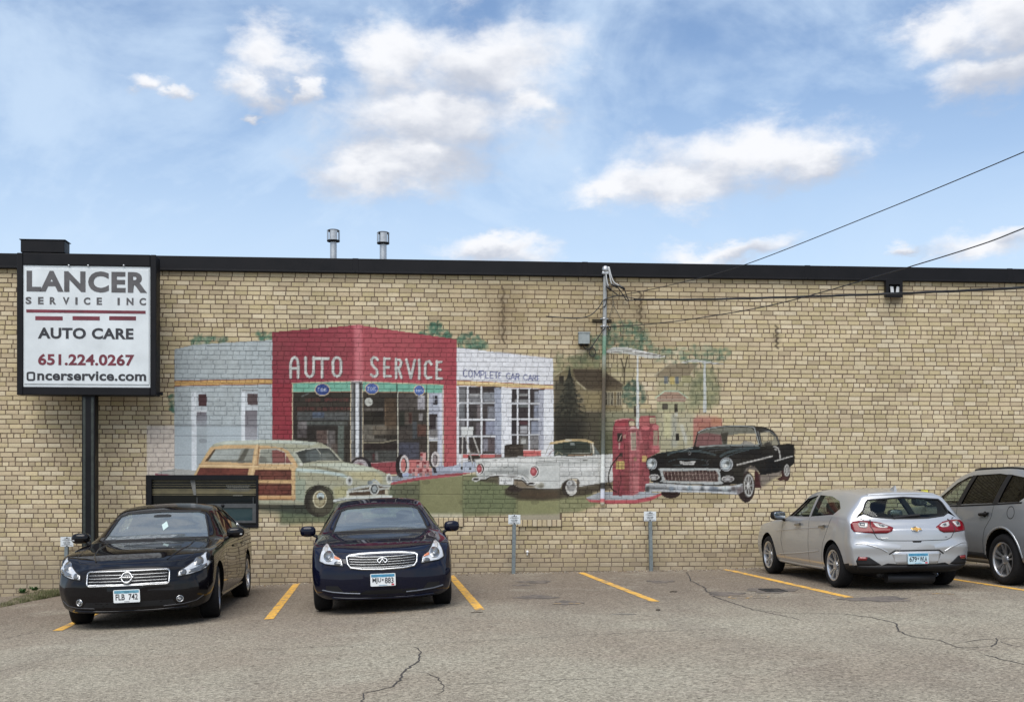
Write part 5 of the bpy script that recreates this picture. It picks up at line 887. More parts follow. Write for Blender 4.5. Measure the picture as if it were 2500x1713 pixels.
# rowlock sills under two of them
for (x0, x1, z0, z1) in SILLS:
    n = int(round((x1 - x0) / .083)); w = (x1 - x0) / n
    for k in range(n):
        m_, _ = brick_mesh(np.array([[0, w - .01, 0, z1 - z0]]), 1, 1, 300 + k, tint=PAL[[rng.choice(len(PAL), p=PW)]] * .95, local=True); m_.materials.append(M_BRICK); o = link(bpy.data.objects.new("sill_brick", m_), bld); o.location = (x0 + k * w, -.035 + rng.normal(0, .003), z0)
    bm = bmesh.new(); box(bm, x0, x1, -.026, .01, z0 + .004, z1 - .004); m_ = bpy.data.meshes.new("sill_bed"); bm.to_mesh(m_); bm.free(); vcol(m_, "tint", np.tile([*MORTAR, 1], (len(m_.vertices), 1))); m_.materials.append(M_BRICK); link(bpy.data.objects.new("sill_bed", m_), bld)
# solid building behind, roof deck and black metal edge
bm = bmesh.new(); box(bm, WX0, WX1, .30, 14, -.9, 5.2); obj("core", bm, mat("roof_membrane", (.10, .10, .10), .9, var=.2, vscale=2), bld)
bm = bmesh.new(); zb, zt = 5.135, 5.385; xs = [WX0, -5.2, -1.2, 2.75, 6.7, 10.4, WX1]
for a, b in zip(xs, xs[1:]):
    bm = bmesh.new(); box(bm, a + .002, b - .002, -.055, .34, zb, zt, .006); box(bm, a + .002, b - .002, -.075, -.0555, zb, zb + .03, .004); obj("roof_edge_cap", bm, M_BLACKMETAL, bld)
    bm = bmesh.new(); box(bm, b - .05, b + .05, -.059, .345, zb + .004, zt + .004, .003); obj("cap_joint", bm, M_BLACKMETAL, bld)
# ------------------------------------------------------------------ lettering placed on a vertical plane at distance y from the wall
def letter(name, body, px0, px1, py0, py1, y, m, parent, bold=.02, space=1.0, depth=.0012, proud=.0015):
    a = on_wall(px0, py0, y); b = on_wall(px1, py1, y); me = text_mesh(body, 1.0, bold, depth, space, fit=(b[0] - a[0], a[2] - b[2]))
    o = obj(name, me, m, parent); o.matrix_world = Matrix.Translation(((a[0] + b[0]) / 2, y - depth - proud, (a[2] + b[2]) / 2)) @ FACE_CAM; return o
def plate(name, px0, px1, py0, py1, y0, y1, m, parent, bev=.003):
    a = on_wall(px0, py0, y0); b = on_wall(px1, py1, y0); bm = bmesh.new(); box(bm, a[0], b[0], y0, y1, b[2], a[2], bev); return obj(name, bm, m, parent)
# ------------------------------------------------------------------ pylon sign
SY = -.64
sg = empty("pole_sign", on_wall(221, 1440, -.45)); sgl = sg.location.copy(); sg.location = (0, 0, 0)
tag(sg, "tall white and black pole sign for LANCER SERVICE INC AUTO CARE standing before the wall", "sign")
a = on_wall(41, 617, SY); b = on_wall(381, 965, SY)
bm = bmesh.new(); box(bm, a[0], b[0], SY + .05, SY + .29, b[2], a[2], .012); obj("cabinet", bm, M_BLACKMETAL, sg)
pa = on_wall(55.5, 646, SY); pb = on_wall(366.5, 946, SY)
for (x0, x1, z0, z1) in ((a[0] - .002, pa[0], b[2] - .002, a[2] + .002), (pb[0], b[0] + .002, b[2] - .002, a[2] + .002), (pa[0], pb[0], pa[2], a[2] + .002), (pa[0], pb[0], b[2] - .002, pb[2])):
    bm = bmesh.new(); box(bm, x0 + .0005, x1 - .0005, SY, SY + .052, z0, z1, .008); obj("retainer_frame", bm, M_BLACKMETAL, sg)
bm = bmesh.new(); box(bm, pa[0] + .001, pb[0] - .001, SY + .022, SY + .049, pb[2] + .001, pa[2] - .001, .004); face = obj("sign_face", bm, M_WHITE, sg)
fa = on_wall(58, 653, SY); fb = on_wall(363.5, 939, SY); bm = bmesh.new(); box(bm, fa[0], fb[0], SY + .012, SY + .0225, fb[2], fa[2], .009, 2); obj("raised_panel", bm, M_WHITE, sg)
LY = SY + .012
letter("lettering", "LANCER", 65, 359, 660, 715.5, LY, M_GREYINK, sg, .042, 1.1)
for ch, x0, x1 in (("S", 62.5, 77), ("E", 93, 106.5), ("R", 121.5, 137), ("V", 153.5, 169.5), ("I", 184, 189.5), ("C", 204.5, 220.5), ("E", 236, 249), ("I", 287, 292.5), ("N", 309, 326), ("C", 340.5, 356.5)): letter("lettering", ch, x0, x1, 724.5 + (x0 - 62) * .010, 742.5 + (x0 - 62) * .010, LY, M_GREYINK, sg, .04)
plate("red_bar", 64, 355.5, 755, 766, LY - .003, LY - .0005, M_REDINK, sg, .0008)
for x0, x1 in ((86, 153), (177, 243.5), (266.5, 332)): plate("red_dash", x0, x1, 771.5, 782, LY - .003, LY - .0005, M_REDINK, sg, .0008)
letter("lettering", "AUTO CARE", 92.5, 326, 799, 828.5, LY, M_INK, sg, .036, 1.06)
letter("lettering", "651.224.0267", 93, 328, 863, 893, LY, M_REDINK, sg, .032, 1.03)
letter("lettering", "ncerservice.com", 91, 357, 905, 930, LY, M_INK, sg, .03, 1.04)
a2 = on_wall(65, 907, LY); b2 = on_wall(86, 929.5, LY)
def rrect(x0, x1, z0, z1, r, n=5):
    pts = []
    for cx_, cz_, t0 in ((x1 - r, z1 - r, 0), (x0 + r, z1 - r, 1), (x0 + r, z0 + r, 2), (x1 - r, z0 + r, 3)):
        for k in range(n + 1): t = (t0 + k / n) * math.pi / 2; pts.append((cx_ + r * math.cos(t), cz_ + r * math.sin(t)))
    return pts
def ring2d(bm, outer, inner, basis, d0, d1):
    n = len(outer); O0 = [bm.verts.new(basis(u, v, d0)) for u, v in outer]; I0 = [bm.verts.new(basis(u, v, d0)) for u, v in inner]; O1 = [bm.verts.new(basis(u, v, d1)) for u, v in outer]; I1 = [bm.verts.new(basis(u, v, d1)) for u, v in inner]
    for i in range(n):
        j = (i + 1) % n
        for q in ((O0[i], O0[j], I0[j], I0[i]), (O1[j], O1[i], I1[i], I1[j]), (O0[j], O0[i], O1[i], O1[j]), (I0[i], I0[j], I1[j], I1[i])): bm.faces.new(q)
    bmesh.ops.recalc_face_normals(bm, faces=bm.faces[:]); return bm
WB = lambda u, v, d: Vector((u, d, v))
bm = bmesh.new(); ring2d(bm, rrect(a2[0], b2[0], b2[2], a2[2], .035), rrect(a2[0] + .03, b2[0] - .03, b2[2] + .03, a2[2] - .03, .012), WB, LY - .003, LY - .0005); obj("lettering", bm, M_INK, sg)
# top transformer box, post, brackets
a3 = on_wall(50, 585, SY + .06); b3 = on_wall(157, 617, SY + .06)
bm = bmesh.new(); box(bm, a3[0], b3[0], SY + .06, SY + .34, b3[2] + .0, a3[2], .008); obj("top_box", bm, M_BLACKMETAL, sg)
bm = bmesh.new(); box(bm, a3[0] - .02, b3[0] + .02, SY + .05, SY + .35, a3[2], a3[2] + .012, .003); obj("box_lid", bm, M_GREYPAINT if False else M_BLACKMETAL, sg)
a4 = on_wall(204.5, 950, -.46); b4 = on_wall(237.5, 1330, -.46)
bm = bmesh.new(); box(bm, a4[0], a4[0] + .21, -.57, -.36, zg(a4[0]) - .1, b[2] + .01, .006); obj("post", bm, M_BLACKMETAL, sg)
for k in range(2):
    bm = bmesh.new(); box(bm, a4[0] + .02 + .13 * k, a4[0] + .06 + .13 * k, -.573, -.569, zg(a4[0]), b[2] - .03); obj("weld_strip", bm, mat("scuffed_black_paint", (.018, .024, .020), .5, var=.6, vscale=9), sg)
bm = bmesh.new(); box(bm, a4[0] - .07, a4[0] + .28, -.64, -.29, zg(a4[0]) - .03, zg(a4[0]) + .02, .004); obj("base_plate", bm, M_BLACKMETAL, sg)
c5 = on_wall(388, 960, -.4); bm = bmesh.new(); box(bm, b[0] - .05, b[0] + .06, -.46, -.40, b[2] + .02, b[2] + .07, .004); obj("bracket", bm, M_BLACKMETAL, sg)
for px in (168, 215, 302): p = on_wall(px, 648, SY); bm = bmesh.new(); lathe(bm, [(0, -.012), (.012, -.010), (.016, 0)], 10); o = obj("screw", bm, M_GALV, sg); o.location = (p[0], SY, p[2])
# ------------------------------------------------------------------ roof vents
def vent(pxc, capw, cy0, cy1, pipew, label, y=1.3):
    p = on_wall(pxc, cy1, y); s = (on_wall(pxc + 1, cy1, y)[0] - p[0]); zt = on_wall(pxc, cy0, y)[2]; zb_ = p[2]; rc = capw / 2 * s; rp = pipew / 2 * s
    t = empty("roof_vent", (p[0], y, 5.2)); tag(t, label, "vent", "roof vents")
    M = Matrix.Rotation(R(90), 4, 'X'); h = zb_ - 5.2; H = zt - zb_
    bm = bmesh.new(); lathe(bm, [(rp * 1.02, 0), (rp, 0.0), (rp, h - .02), (rp * .92, h - .02), (rp * .92, h + .05)], 28, M); obj("pipe", bm, M_GALV, t, 40)
    bm = bmesh.new(); lathe(bm, [(rp * .9, h), (rc * .97, h + .012), (rc, h + .03), (rc * .95, h + .035), (rp * .9, h + .02)], 28, M); obj("lower_ring", bm, M_BLACKMETAL, t, 40)
    bm = bmesh.new(); lathe(bm, [(0, h + H), (rc * .8, h + H - .006), (rc, h + H - .022), (rc * .96, h + H - .03), (0, h + H - .03)], 28, M); obj("cap", bm, mat("dark_zinc", (.12, .13, .14), .5, .6), t, 40)
    bm = bmesh.new(); lathe(bm, [(rp * .55, h + .02), (rp * .55, h + H - .03)], 20, M); obj("core", bm, mat("vent_dark", (.02, .02, .02), .9), t, True)
    for k in range(4):
        a0 = R(-90 + k * 90 + 8); bm = bmesh.new(); R0 = []
        for r_, dz in ((rc * .985, 0), (rc * .93, 0)):
            for zz in (h + .03, h + H - .03): R0.append([bm.verts.new((r_ * math.cos(a0 + R(-33 + 66 * i / 8)), r_ * math.sin(a0 + R(-33 + 66 * i / 8)), zz)) for i in range(9)])
        for i in range(8): bm.faces.new((R0[0][i], R0[0][i + 1], R0[1][i + 1], R0[1][i])); bm.faces.new((R0[2][i + 1], R0[2][i], R0[3][i], R0[3][i + 1]))
        for i in (0, 8): bm.faces.new((R0[0][i], R0[1][i], R0[3][i], R0[2][i]))
        obj("baffle", bm, M_GALV, t, 40)
vent(814, 32, 560.5, 591.5, 16.5, "galvanised roof vent pipe with drum cap, the left of the two"); vent(935.5, 31, 566, 597, 17, "galvanised roof vent pipe with drum cap, the right of the two")
# ------------------------------------------------------------------ service mast painted over by the mural, with its fittings and cables
mast = empty("service_mast", (0, 0, 0)); tag(mast, "tall electrical service mast pipe on the wall, painted over where the mural crosses it", "mast")
MT = on_wall(1477.5, 664, -.055); MB_ = on_wall(1470.7, 1233, -.055)
def mast_mesh():
    n, sgm, r = 190, 14, .034; V = []; Q = []
    for i in range(n + 1):
        t = i / n; x = MB_[0] + (MT[0] - MB_[0]) * t; z = MB_[2] + (MT[2] - MB_[2]) * t; rr = r * (.62 if i == 0 else (.9 if i == 1 else 1)) * (1.12 if t < .16 else 1)
        for k in range(sgm): a_ = 2 * math.pi * k / sgm; V.append((x + rr * math.cos(a_), -.055 + rr * math.sin(a_), z))
    for i in range(n):
        for k in range(sgm): Q.append((i * sgm + k, i * sgm + (k + 1) % sgm, (i + 1) * sgm + (k + 1) % sgm, (i + 1) * sgm + k))
    V = np.array(V); me = mesh_np("pipe", V, Q); vcol(me, "tint", np.tile([.30, .315, .32, 1], (len(V), 1))); c = paint_at(V[:, 0], V[:, 2], -.09)
    return me, V, c
me, V, c = mast_mesh()
zt_ = lambda py: on_wall(1474, py, -.055)[2]
def pcol(z):           # what the muralist brushed on the pipe, top to bottom
    stops = [(zt_(815), (150, 165, 150), 0.0), (zt_(822), (110, 150, 125), .75), (zt_(862), (84, 128, 100), .85), (zt_(872), (140, 150, 130), .6), (zt_(905), (110, 105, 80), .85), (zt_(925), (82, 72, 58), .95), (zt_(1000), (86, 78, 66), .95), (zt_(1040), (84, 84, 72), .95), (zt_(1108), (92, 98, 92), .95), (zt_(1110), (205, 208, 205), .97), (zt_(1176), (208, 211, 208), .97), (zt_(1178), (34, 32, 30), .95), (zt_(1192), (50, 48, 42), .95), (zt_(1195), (196, 200, 212), .97), (zt_(1217), (196, 200, 212), .97), (zt_(1218), (186, 92, 96), .95), (zt_(1225), (190, 110, 108), .9), (zt_(1227), (186, 180, 160), .9)]
    zs = np.array([s[0] for s in stops])[::-1]; C = np.array([[*lin(s[1]), s[2]] for s in stops])[::-1]
    return np.stack([np.interp(z, zs, C[:, k]) for k in range(4)], -1)
vcol(me, "paint", pcol(V[:, 2])); obj("pipe", me, M_PBRICK, mast, True)
bm = bmesh.new(); H0 = Vector(MT)
lathe(bm, [(.036, 0), (.058, .01), (.062, .05), (.05, .09), (.02, .115), (0, .118)], 18, Matrix.Translation((H0.x, -.075, H0.z - .01)) @ Matrix.Rotation(R(90), 4, 'X')); obj("weatherhead", bm, M_GALV, mast, True)
bm = bmesh.new(); box(bm, H0.x - .062, H0.x + .055, -.12, -.03, H0.z - .05, H0.z + .0, .012, 2); obj("head_clamp", bm, M_GALV, mast)
def W(px, py, y): return Vector(on_wall(px, py, y))
def spline(pts, n=8):
    q = [pts[0]] + list(pts) + [pts[-1]]; out = []
    for i in range(1, len(q) - 2):
        A, B, C_, D_ = q[i - 1:i + 3]
        for k in range(n): t = k / n; out.append(.5 * ((2 * B) + (-A + C_) * t + (2 * A - 5 * B + 4 * C_ - D_) * t * t + (-A + 3 * B - 3 * C_ + D_) * t ** 3))
    return out + [pts[-1]]
M_LEAD = mat("bare_conductor", (.52, .53, .53), .45, .5, var=.1)
for pts in ([(1480, 652), (1480, 672), (1483, 692), (1486, 697)], [(1485, 651), (1488, 668), (1491, 685), (1494, 694)], [(1487, 652), (1493, 676), (1500, 690), (1512, 697)]): bm = bmesh.new(); tube(bm, spline([W(*p, -.12) for p in pts]), .011, 8); obj("conductor", bm, M_LEAD, mast)
for a_, b_ in (((1480, 697), (1492, 708)), ((1493, 693), (1508, 701)), ((1511, 697), (1525, 706))): bm = bmesh.new(); tube(bm, [W(*a_, -.13), W(*b_, -.13)], .022, 10); obj("splice_sleeve", bm, M_RUBBERWIRE, mast)
for pts in ([(1492, 708), (1504, 717), (1511, 721), (1540, 727), (1560, 731)], [(1508, 701), (1520, 718), (1530, 733), (1537, 733), (1560, 731)], [(1525, 706), (1530, 722), (1537, 733), (1560, 731)], [(1333, 772), (1360, 774), (1405, 777), (1440, 770), (1462, 750), (1472, 734), (1490, 726), (1512, 721)], [(1470, 750), (1476, 748), (1481, 738), (1481, 731)], [(1478, 798), (1466, 815), (1450, 838), (1443, 848)], [(1482, 796), (1488, 806), (1491, 802), (1488, 797), (1484, 803)]):
    bm = bmesh.new(); tube(bm, spline([W(*p, -.10) for p in pts]), .0085, 8); obj("tail_wire", bm, M_RUBBERWIRE, mast)
for pts in ([(1496, 716), (1497, 742), (1509, 765), (1520, 790), (1523, 806), (1518, 816), (1507, 822), (1494, 820)], [(1498, 735), (1492, 760), (1486, 785)], [(1500, 826), (1504, 838)]): bm = bmesh.new(); tube(bm, spline([W(*p, -.03) for p in pts]), .005, 6); obj("thin_wire", bm, mat("weathered_wire", (.11, .10, .08), .8), mast)
for y0, y1 in ((779, 781.5), (783.5, 786)): plate("strut", 1446, 1494, y0, y1, -.03, -.005, M_BLACKMETAL, mast)
for py in (778, 796): z = zt_(py); bm = bmesh.new(); lathe(bm, [(.037, -.012), (.042, -.01), (.042, .01), (.037, .012)], 16, Matrix.Translation((W(1474.5, py, -.055).x, -.055, z)) @ Matrix.Rotation(R(90), 4, 'X')); box(bm, W(1466, py, -.05).x, W(1485, py, -.05).x, -.06, -.01, z - .008, z + .008); obj("clamp", bm, M_GALV, mast)
def cable(name, label, pts, y0, y1, r, strands=1):
    n = len(pts); x0 = pts[0][0]; x1 = pts[-1][0]
    P = spline([W(px, py, y0 + (y1 - y0) * ((px - x0) / (x1 - x0))) for px, py in pts], 14); bm = bmesh.new()
    if strands == 1: tube(bm, P, r, 7)
    else:
        for s_ in range(strands):
            Q = []
            L_ = 0
            for i, p in enumerate(P):
                if i: L_ += (P[i] - P[i - 1]).length
                ph = L_ * 3.0 + s_ * 2 * math.pi / strands; Q.append(p + Vector((0, math.cos(ph), math.sin(ph))) * r * 1.05)
            tube(bm, Q, r, 6)
    return tag(obj(name, bm, M_RUBBERWIRE), label, "cable")
cable("overhead_cable", "thin black wire climbing steeply from the mast to the upper right sky", [(1510, 722), (1640, 695), (1819, 646), (2160, 512), (2500, 371), (2760, 256)], -.10, -9, .0065)
cable("overhead_cable", "thick twisted black service cable running almost level from the mast", [(1548, 731), (1700, 731), (1900, 726), (2200, 716), (2500, 702), (2760, 684)], -.10, -7, .0095, 3)
cable("overhead_cable", "black wire rising from the mast clamp across the wall, lowest of the three", [(1484, 797), (1573, 792), (1700, 777), (1900, 741), (2160, 669), (2383, 601), (2500, 557), (2760, 455)], -.08, -9, .0075)
# ------------------------------------------------------------------ grey meter box left of the mast
jb = empty("junction_box", W(1427, 842, 0)); jb.location = (0, 0, 0); tag(jb, "grey metal junction box on the wall left of the service mast", "electrical box")
plate("box", 1413, 1440, 811.5, 839, -.10, 0.004, M_GREYPAINT, jb, .006); plate("cover_lip", 1412, 1441.5, 809.5, 813, -.108, .0, M_GREYPAINT, jb, .002)
for px in (1419, 1432): bm = bmesh.new(); lathe(bm, [(.0, -.02), (.03, -.02), (.03, .02), (0, .02)], 12, Matrix.Translation(W(px, 841, -.05)) @ Matrix.Rotation(R(90), 4, 'X')); obj("cable_gland", bm, M_BLACKMETAL, jb)
for pts in ([(1424, 842), (1427, 849), (1434, 852), (1444, 849)], [(1440, 848), (1450, 850), (1454, 860), (1449, 869), (1441, 867), (1438, 857), (1444, 850)]): bm = bmesh.new(); tube(bm, spline([W(*p, -.03) for p in pts]), .008, 7); obj("hanging_cable", bm, M_RUBBERWIRE, jb)
# ------------------------------------------------------------------ flood light under the roof edge
fl = empty("wall_light", (0, 0, 0)); tag(fl, "square black light housing with two pale vanes under the roof edge", "wall light")
plate("back_box", 2163, 2204, 684, 725, -.05, .004, M_BLACKMETAL, fl, .004)
A, B = W(2163, 684, -.13), W(2204, 725, -.13); bm = bmesh.new(); ring2d(bm, [(A.x, B.z), (B.x, B.z), (B.x, A.z), (A.x, A.z)], [(A.x + .055, B.z + .075), (B.x - .05, B.z + .075), (B.x - .05, A.z - .07), (A.x + .055, A.z - .07)], WB, -.13, -.05); obj("bezel", bm, M_BLACKMETAL, fl)
M_VANE = mat("pale_vane", (.55, .57, .58), .4)
for x0, x1, tw in ((2173, 2181, .012), (2189, 2199, -.012)): p, q = W(x0, 699, -.09), W(x1, 715, -.09); bm = bmesh.new(); box(bm, p.x, q.x, -.095, -.075, q.z, p.z, .004); [setattr(v, 'co', v.co + Vector((tw if v.co.z < (p.z + q.z) / 2 else 0, 0, 0))) for v in bm.verts]; obj("vane", bm, M_VANE, fl)
# ------------------------------------------------------------------ basement window
wn_ = empty("hopper_window", (0, 0, 0)); tag(wn_, "wide black framed window low in the wall behind the left sedan", "window")
x0, x1, z0, z1 = WINDOW
bm = bmesh.new(); ring2d(bm, [(x0, z0), (x1, z0), (x1, z1), (x0, z1)], [(x0 + .09, z0 + .05), (x1 - .035, z0 + .05), (x1 - .035, z1 - .075), (x0 + .09, z1 - .075)], WB, -.02, .12); obj("frame", bm, M_BLACKMETAL, wn_)
M_PANE = mat("dark_window_glass", (.004, .005, .005), .08, 0, spec=.25)
bm = bmesh.new(); box(bm, x0 + .085, x1 - .03, .055, .062, z0 + .045, z1 - .07); obj("pane", bm, M_PANE, wn_)
M_REFL_STRIPE = mat("tan_reflected_stripe", (.10, .085, .042), .6, var=.35, vscale=6)
for py0, py1 in ((1171.5, 1176), (1180.5, 1182), (1186, 1187.5), (1192.5, 1195), (1195.5, 1205), (1207, 1208.5)): plate("reflected_stripe", 371, 626, py0, py1, .046, .053, M_REFL_STRIPE, wn_, .0005)  # solid tan stripes standing in for reflections in the upper glass
p0, p1 = W(464, 1171, .04), W(479, 1208, .04); bm = bmesh.new(); prism(bm, [(p0.x, p0.z), (p0.x + .085, p0.z), (p1.x, p1.z), (p1.x - .04, p1.z)], .036, .043, WB); obj("reflected_streak", bm, mat("pale_reflected_streak", (.15, .15, .14), .8, var=.2), wn_)  # pale streak of the glass reflection, built as a solid strip
M_FAINT = mat("faint_reflected_print", (.16, .16, .14), .7)
g = random.Random(3)
for py, xa, xb in ((1185, 552, 611), (1189.2, 555, 608), (1193.2, 551, 612), (1197, 560, 609), (1209, 569, 593)):
    x = xa
    while x < xb: w = g.uniform(3, 7); plate("reflected_print", x, min(x + w - 1.0, xb), py - .8, py + .8, .040, .0445, M_FAINT, wn_, 0); x += w  # short bars stand in for mirrored lettering reflected in the glass
M_GREYFRAME = mat("grey_frame", (.065, .068, .07), .45, .2, var=.2); sx0, sx1 = W(470, 1230, 0).x, W(626, 1230, 0).x; sz1, sz0 = W(500, 1229, 0).z, W(500, 1276, 0).z
bm = bmesh.new(); ring2d(bm, [(sx0, sz0), (sx1, sz0), (sx1, sz1), (sx0, sz1)], [(sx0 + .05, sz0 + .04), (sx1 - .07, sz0 + .04), (sx1 - .07, sz1 - .07), (sx0 + .05, sz1 - .07)], WB, .02, .05); obj("reflected_sash", bm, M_GREYFRAME, wn_)  # frame added to stand in for a reflection in the lower glass
bm = bmesh.new(); box(bm, sx0 + .045, sx1 - .065, .036, .042, sz0 + .035, sz1 - .065); obj("reflected_pane", bm, mat("teal_reflected_pane", (.018, .040, .045), .08, spec=.4), wn_)  # teal colour paints the reflection inside that frame
for px in (481, 618): plate("muntin", px - .8, px + .8, 1213, 1230, .035, .05, M_GREYFRAME, wn_, 0)
bm = bmesh.new(); lathe(bm, [(0, -.012), (.026, -.008), (.03, 0)], 14, Matrix.Translation(W(544, 1234, .018))); obj("latch", bm, M_BLACKMETAL, wn_)
# ------------------------------------------------------------------ three small parking signs
def parking_sign(pxa, pxb, pya, pyb, postx, posty, y, label, lean=0.0):
    t = empty("parking_sign", (0, 0, 0)); tag(t, label, "sign", "small customer parking signs")
    plate("panel", pxa, pxb, pya, pyb, y - .034, y - .03, M_WHITE, t, .001); w = pxb - pxa; h = pyb - pya; yy = y - .034
    for bdy, u0, u1, v0, v1 in (("LANCER", .27, .73, .12, .23), ("CUSTOMER", .22, .78, .52, .63), ("PARKING", .28, .72, .68, .78)): letter("lettering", bdy, pxa + u0 * w, pxa + u1 * w, pya + v0 * h, pya + v1 * h, yy, M_INK, t, .02, depth=.0005)
    for u0, u1, v in ((.14, .86, .33), (.30, .70, .41), (.08, .92, .88)): plate("print_line", pxa + u0 * w, pxa + u1 * w, pya + (v - .02) * h, pya + (v + .02) * h, yy - .0012, yy - .0004, M_GREYINK, t, 0)
    top = W((pxa + pxb) / 2, pya - 1, y); bot = W(postx, posty, y); bot.z = zg(bot.x) - .05; bm = bmesh.new()
    for (o0, o1, d0, d1) in ((-.032, -.022, -.002, .026), (.022, .032, -.002, .026), (-.023, .023, -.028, -.020), (-.028, -.018, -.026, .004), (.018, .028, -.026, .004)):
        vs_ = [bm.verts.new((bx.x + ox, y + oy, bx.z)) for bx in (bot, top) for ox, oy in ((o0, d0), (o1, d0), (o1, d1), (o0, d1))]
        for q in ((0, 1, 5, 4), (1, 2, 6, 5), (2, 3, 7, 6), (3, 0, 4, 7), (3, 2, 1, 0), (4, 5, 6, 7)): bm.faces.new([vs_[k] for k in q])
    bmesh.ops.recalc_face_normals(bm, faces=bm.faces[:]); obj("post", bm, M_POST, t)
    for py in (pya + .09 * h, pyb - .08 * h): bm = bmesh.new(); lathe(bm, [(0, -.008), (.010, -.006), (.012, 0)], 8); o = obj("bolt", bm, M_IRON, t); p = W((pxa + pxb) / 2, py, yy); o.location = p
parking_sign(147.5, 179, 1310, 1333.5, 160, 1430, -.16, "small white parking sign on a grey post left of the black sedan")
parking_sign(1241, 1270.5, 1256, 1278.5, 1253.5, 1402, -.24, "small white parking sign on a grey post nearest the dark blue sedan")
parking_sign(1572, 1602, 1248, 1271, 1590, 1393, -.12, "small white parking sign on a grey post below the black mural car")
# ------------------------------------------------------------------ odds and ends on the wall
yt = empty("yellow_marker", (0, 0, 0)); tag(yt, "small yellow marker plate with a black cap on the wall above the silver hatchback", "marker"); plate("plate", 2248, 2266, 1196, 1207, -.03, -.012, mat("yellow_enamel", (.60, .56, .06), .5, var=.2, vscale=30), yt, .001); plate("cap", 2239.5, 2248.5, 1194, 1198, -.04, -.005, M_BLACKMETAL, yt, .002); plate("bracket", 2246, 2267, 1206, 1212, -.014, .002, M_GALV, yt, .001)
sp_ = empty("wall_spigot", (0, 0, 0)); tag(sp_, "tiny white spigot cap low on the wall right of the middle parking sign", "spigot"); p = W(1287, 1346, 0); bm = bmesh.new(); lathe(bm, [(0, -.05), (.02, -.048), (.026, -.03), (.014, -.028), (.014, .01)], 14, Matrix.Translation((p.x, 0, p.z))); obj("cap", bm, mat("white_plastic", (.75, .75, .74), .4), sp_, True); bm = bmesh.new(); box(bm, p.x - .012, p.x + .012, -.03, .005, p.z - .06, p.z - .015, .004); obj("body", bm, MATS["white_plastic"], sp_)
# ------------------------------------------------------------------ cars: shared builders (local +X forward, +Y left, Z up, origin on the ground between the axles)
def pchip(xs, ys, q):
    xs = np.asarray(xs, float); ys = np.asarray(ys, float); h = np.diff(xs); d = np.diff(ys) / h; m = np.zeros_like(ys); m[0] = d[0]; m[-1] = d[-1]
    for i in range(1, len(xs) - 1):
        if d[i - 1] * d[i] > 0: w1 = 2 * h[i] + h[i - 1]; w2 = h[i] + 2 * h[i - 1]; m[i] = (w1 + w2) / (w1 / d[i - 1] + w2 / d[i])
    k = np.clip(np.searchsorted(xs, q) - 1, 0, len(xs) - 2); t = (q - xs[k]) / h[k]; t2, t3 = t * t, t ** 3
    return (2 * t3 - 3 * t2 + 1) * ys[k] + (t3 - 2 * t2 + t) * h[k] * m[k] + (-2 * t3 + 3 * t2) * ys[k + 1] + (t3 - t2) * h[k] * m[k + 1]
def section(p, crown=.78):
    x, zb_, ws, wm, zm, wb, zl, wr, zr, zt = p
    C = np.array([(0, zb_), (max(ws - .12, .05), zb_), (ws, zb_ + .06), (wm, zm), (wb, zl), (wr, zr), (wr * .55, zr + (zt - zr) * crown), (0, zt)]); n = [3, 3, 7, 7, 9, 5, 5]
    D_ = np.diff(C, axis=0); L = np.hypot(D_[:, 0], D_[:, 1]); M = np.zeros_like(C); M[0] = (1, 0); M[-1] = (-1, 0)
    for i in range(1, len(C) - 1):
        u, v = D_[i - 1] / max(L[i - 1], 1e-6), D_[i] / max(L[i], 1e-6); s = u + v; s /= max(np.hypot(*s), 1e-6); M[i] = s
    out = []
    for i in range(7):
        k = .42 if i in (3, 4) else .7
        for j in range(n[i]):
            t = j / n[i]; t2, t3 = t * t, t ** 3; out.append((2 * t3 - 3 * t2 + 1) * C[i] + (t3 - 2 * t2 + t) * M[i] * L[i] * k + (-2 * t3 + 3 * t2) * C[i + 1] + (t3 - t2) * M[i + 1] * L[i] * k)
    out.append(C[-1]); return np.array(out)
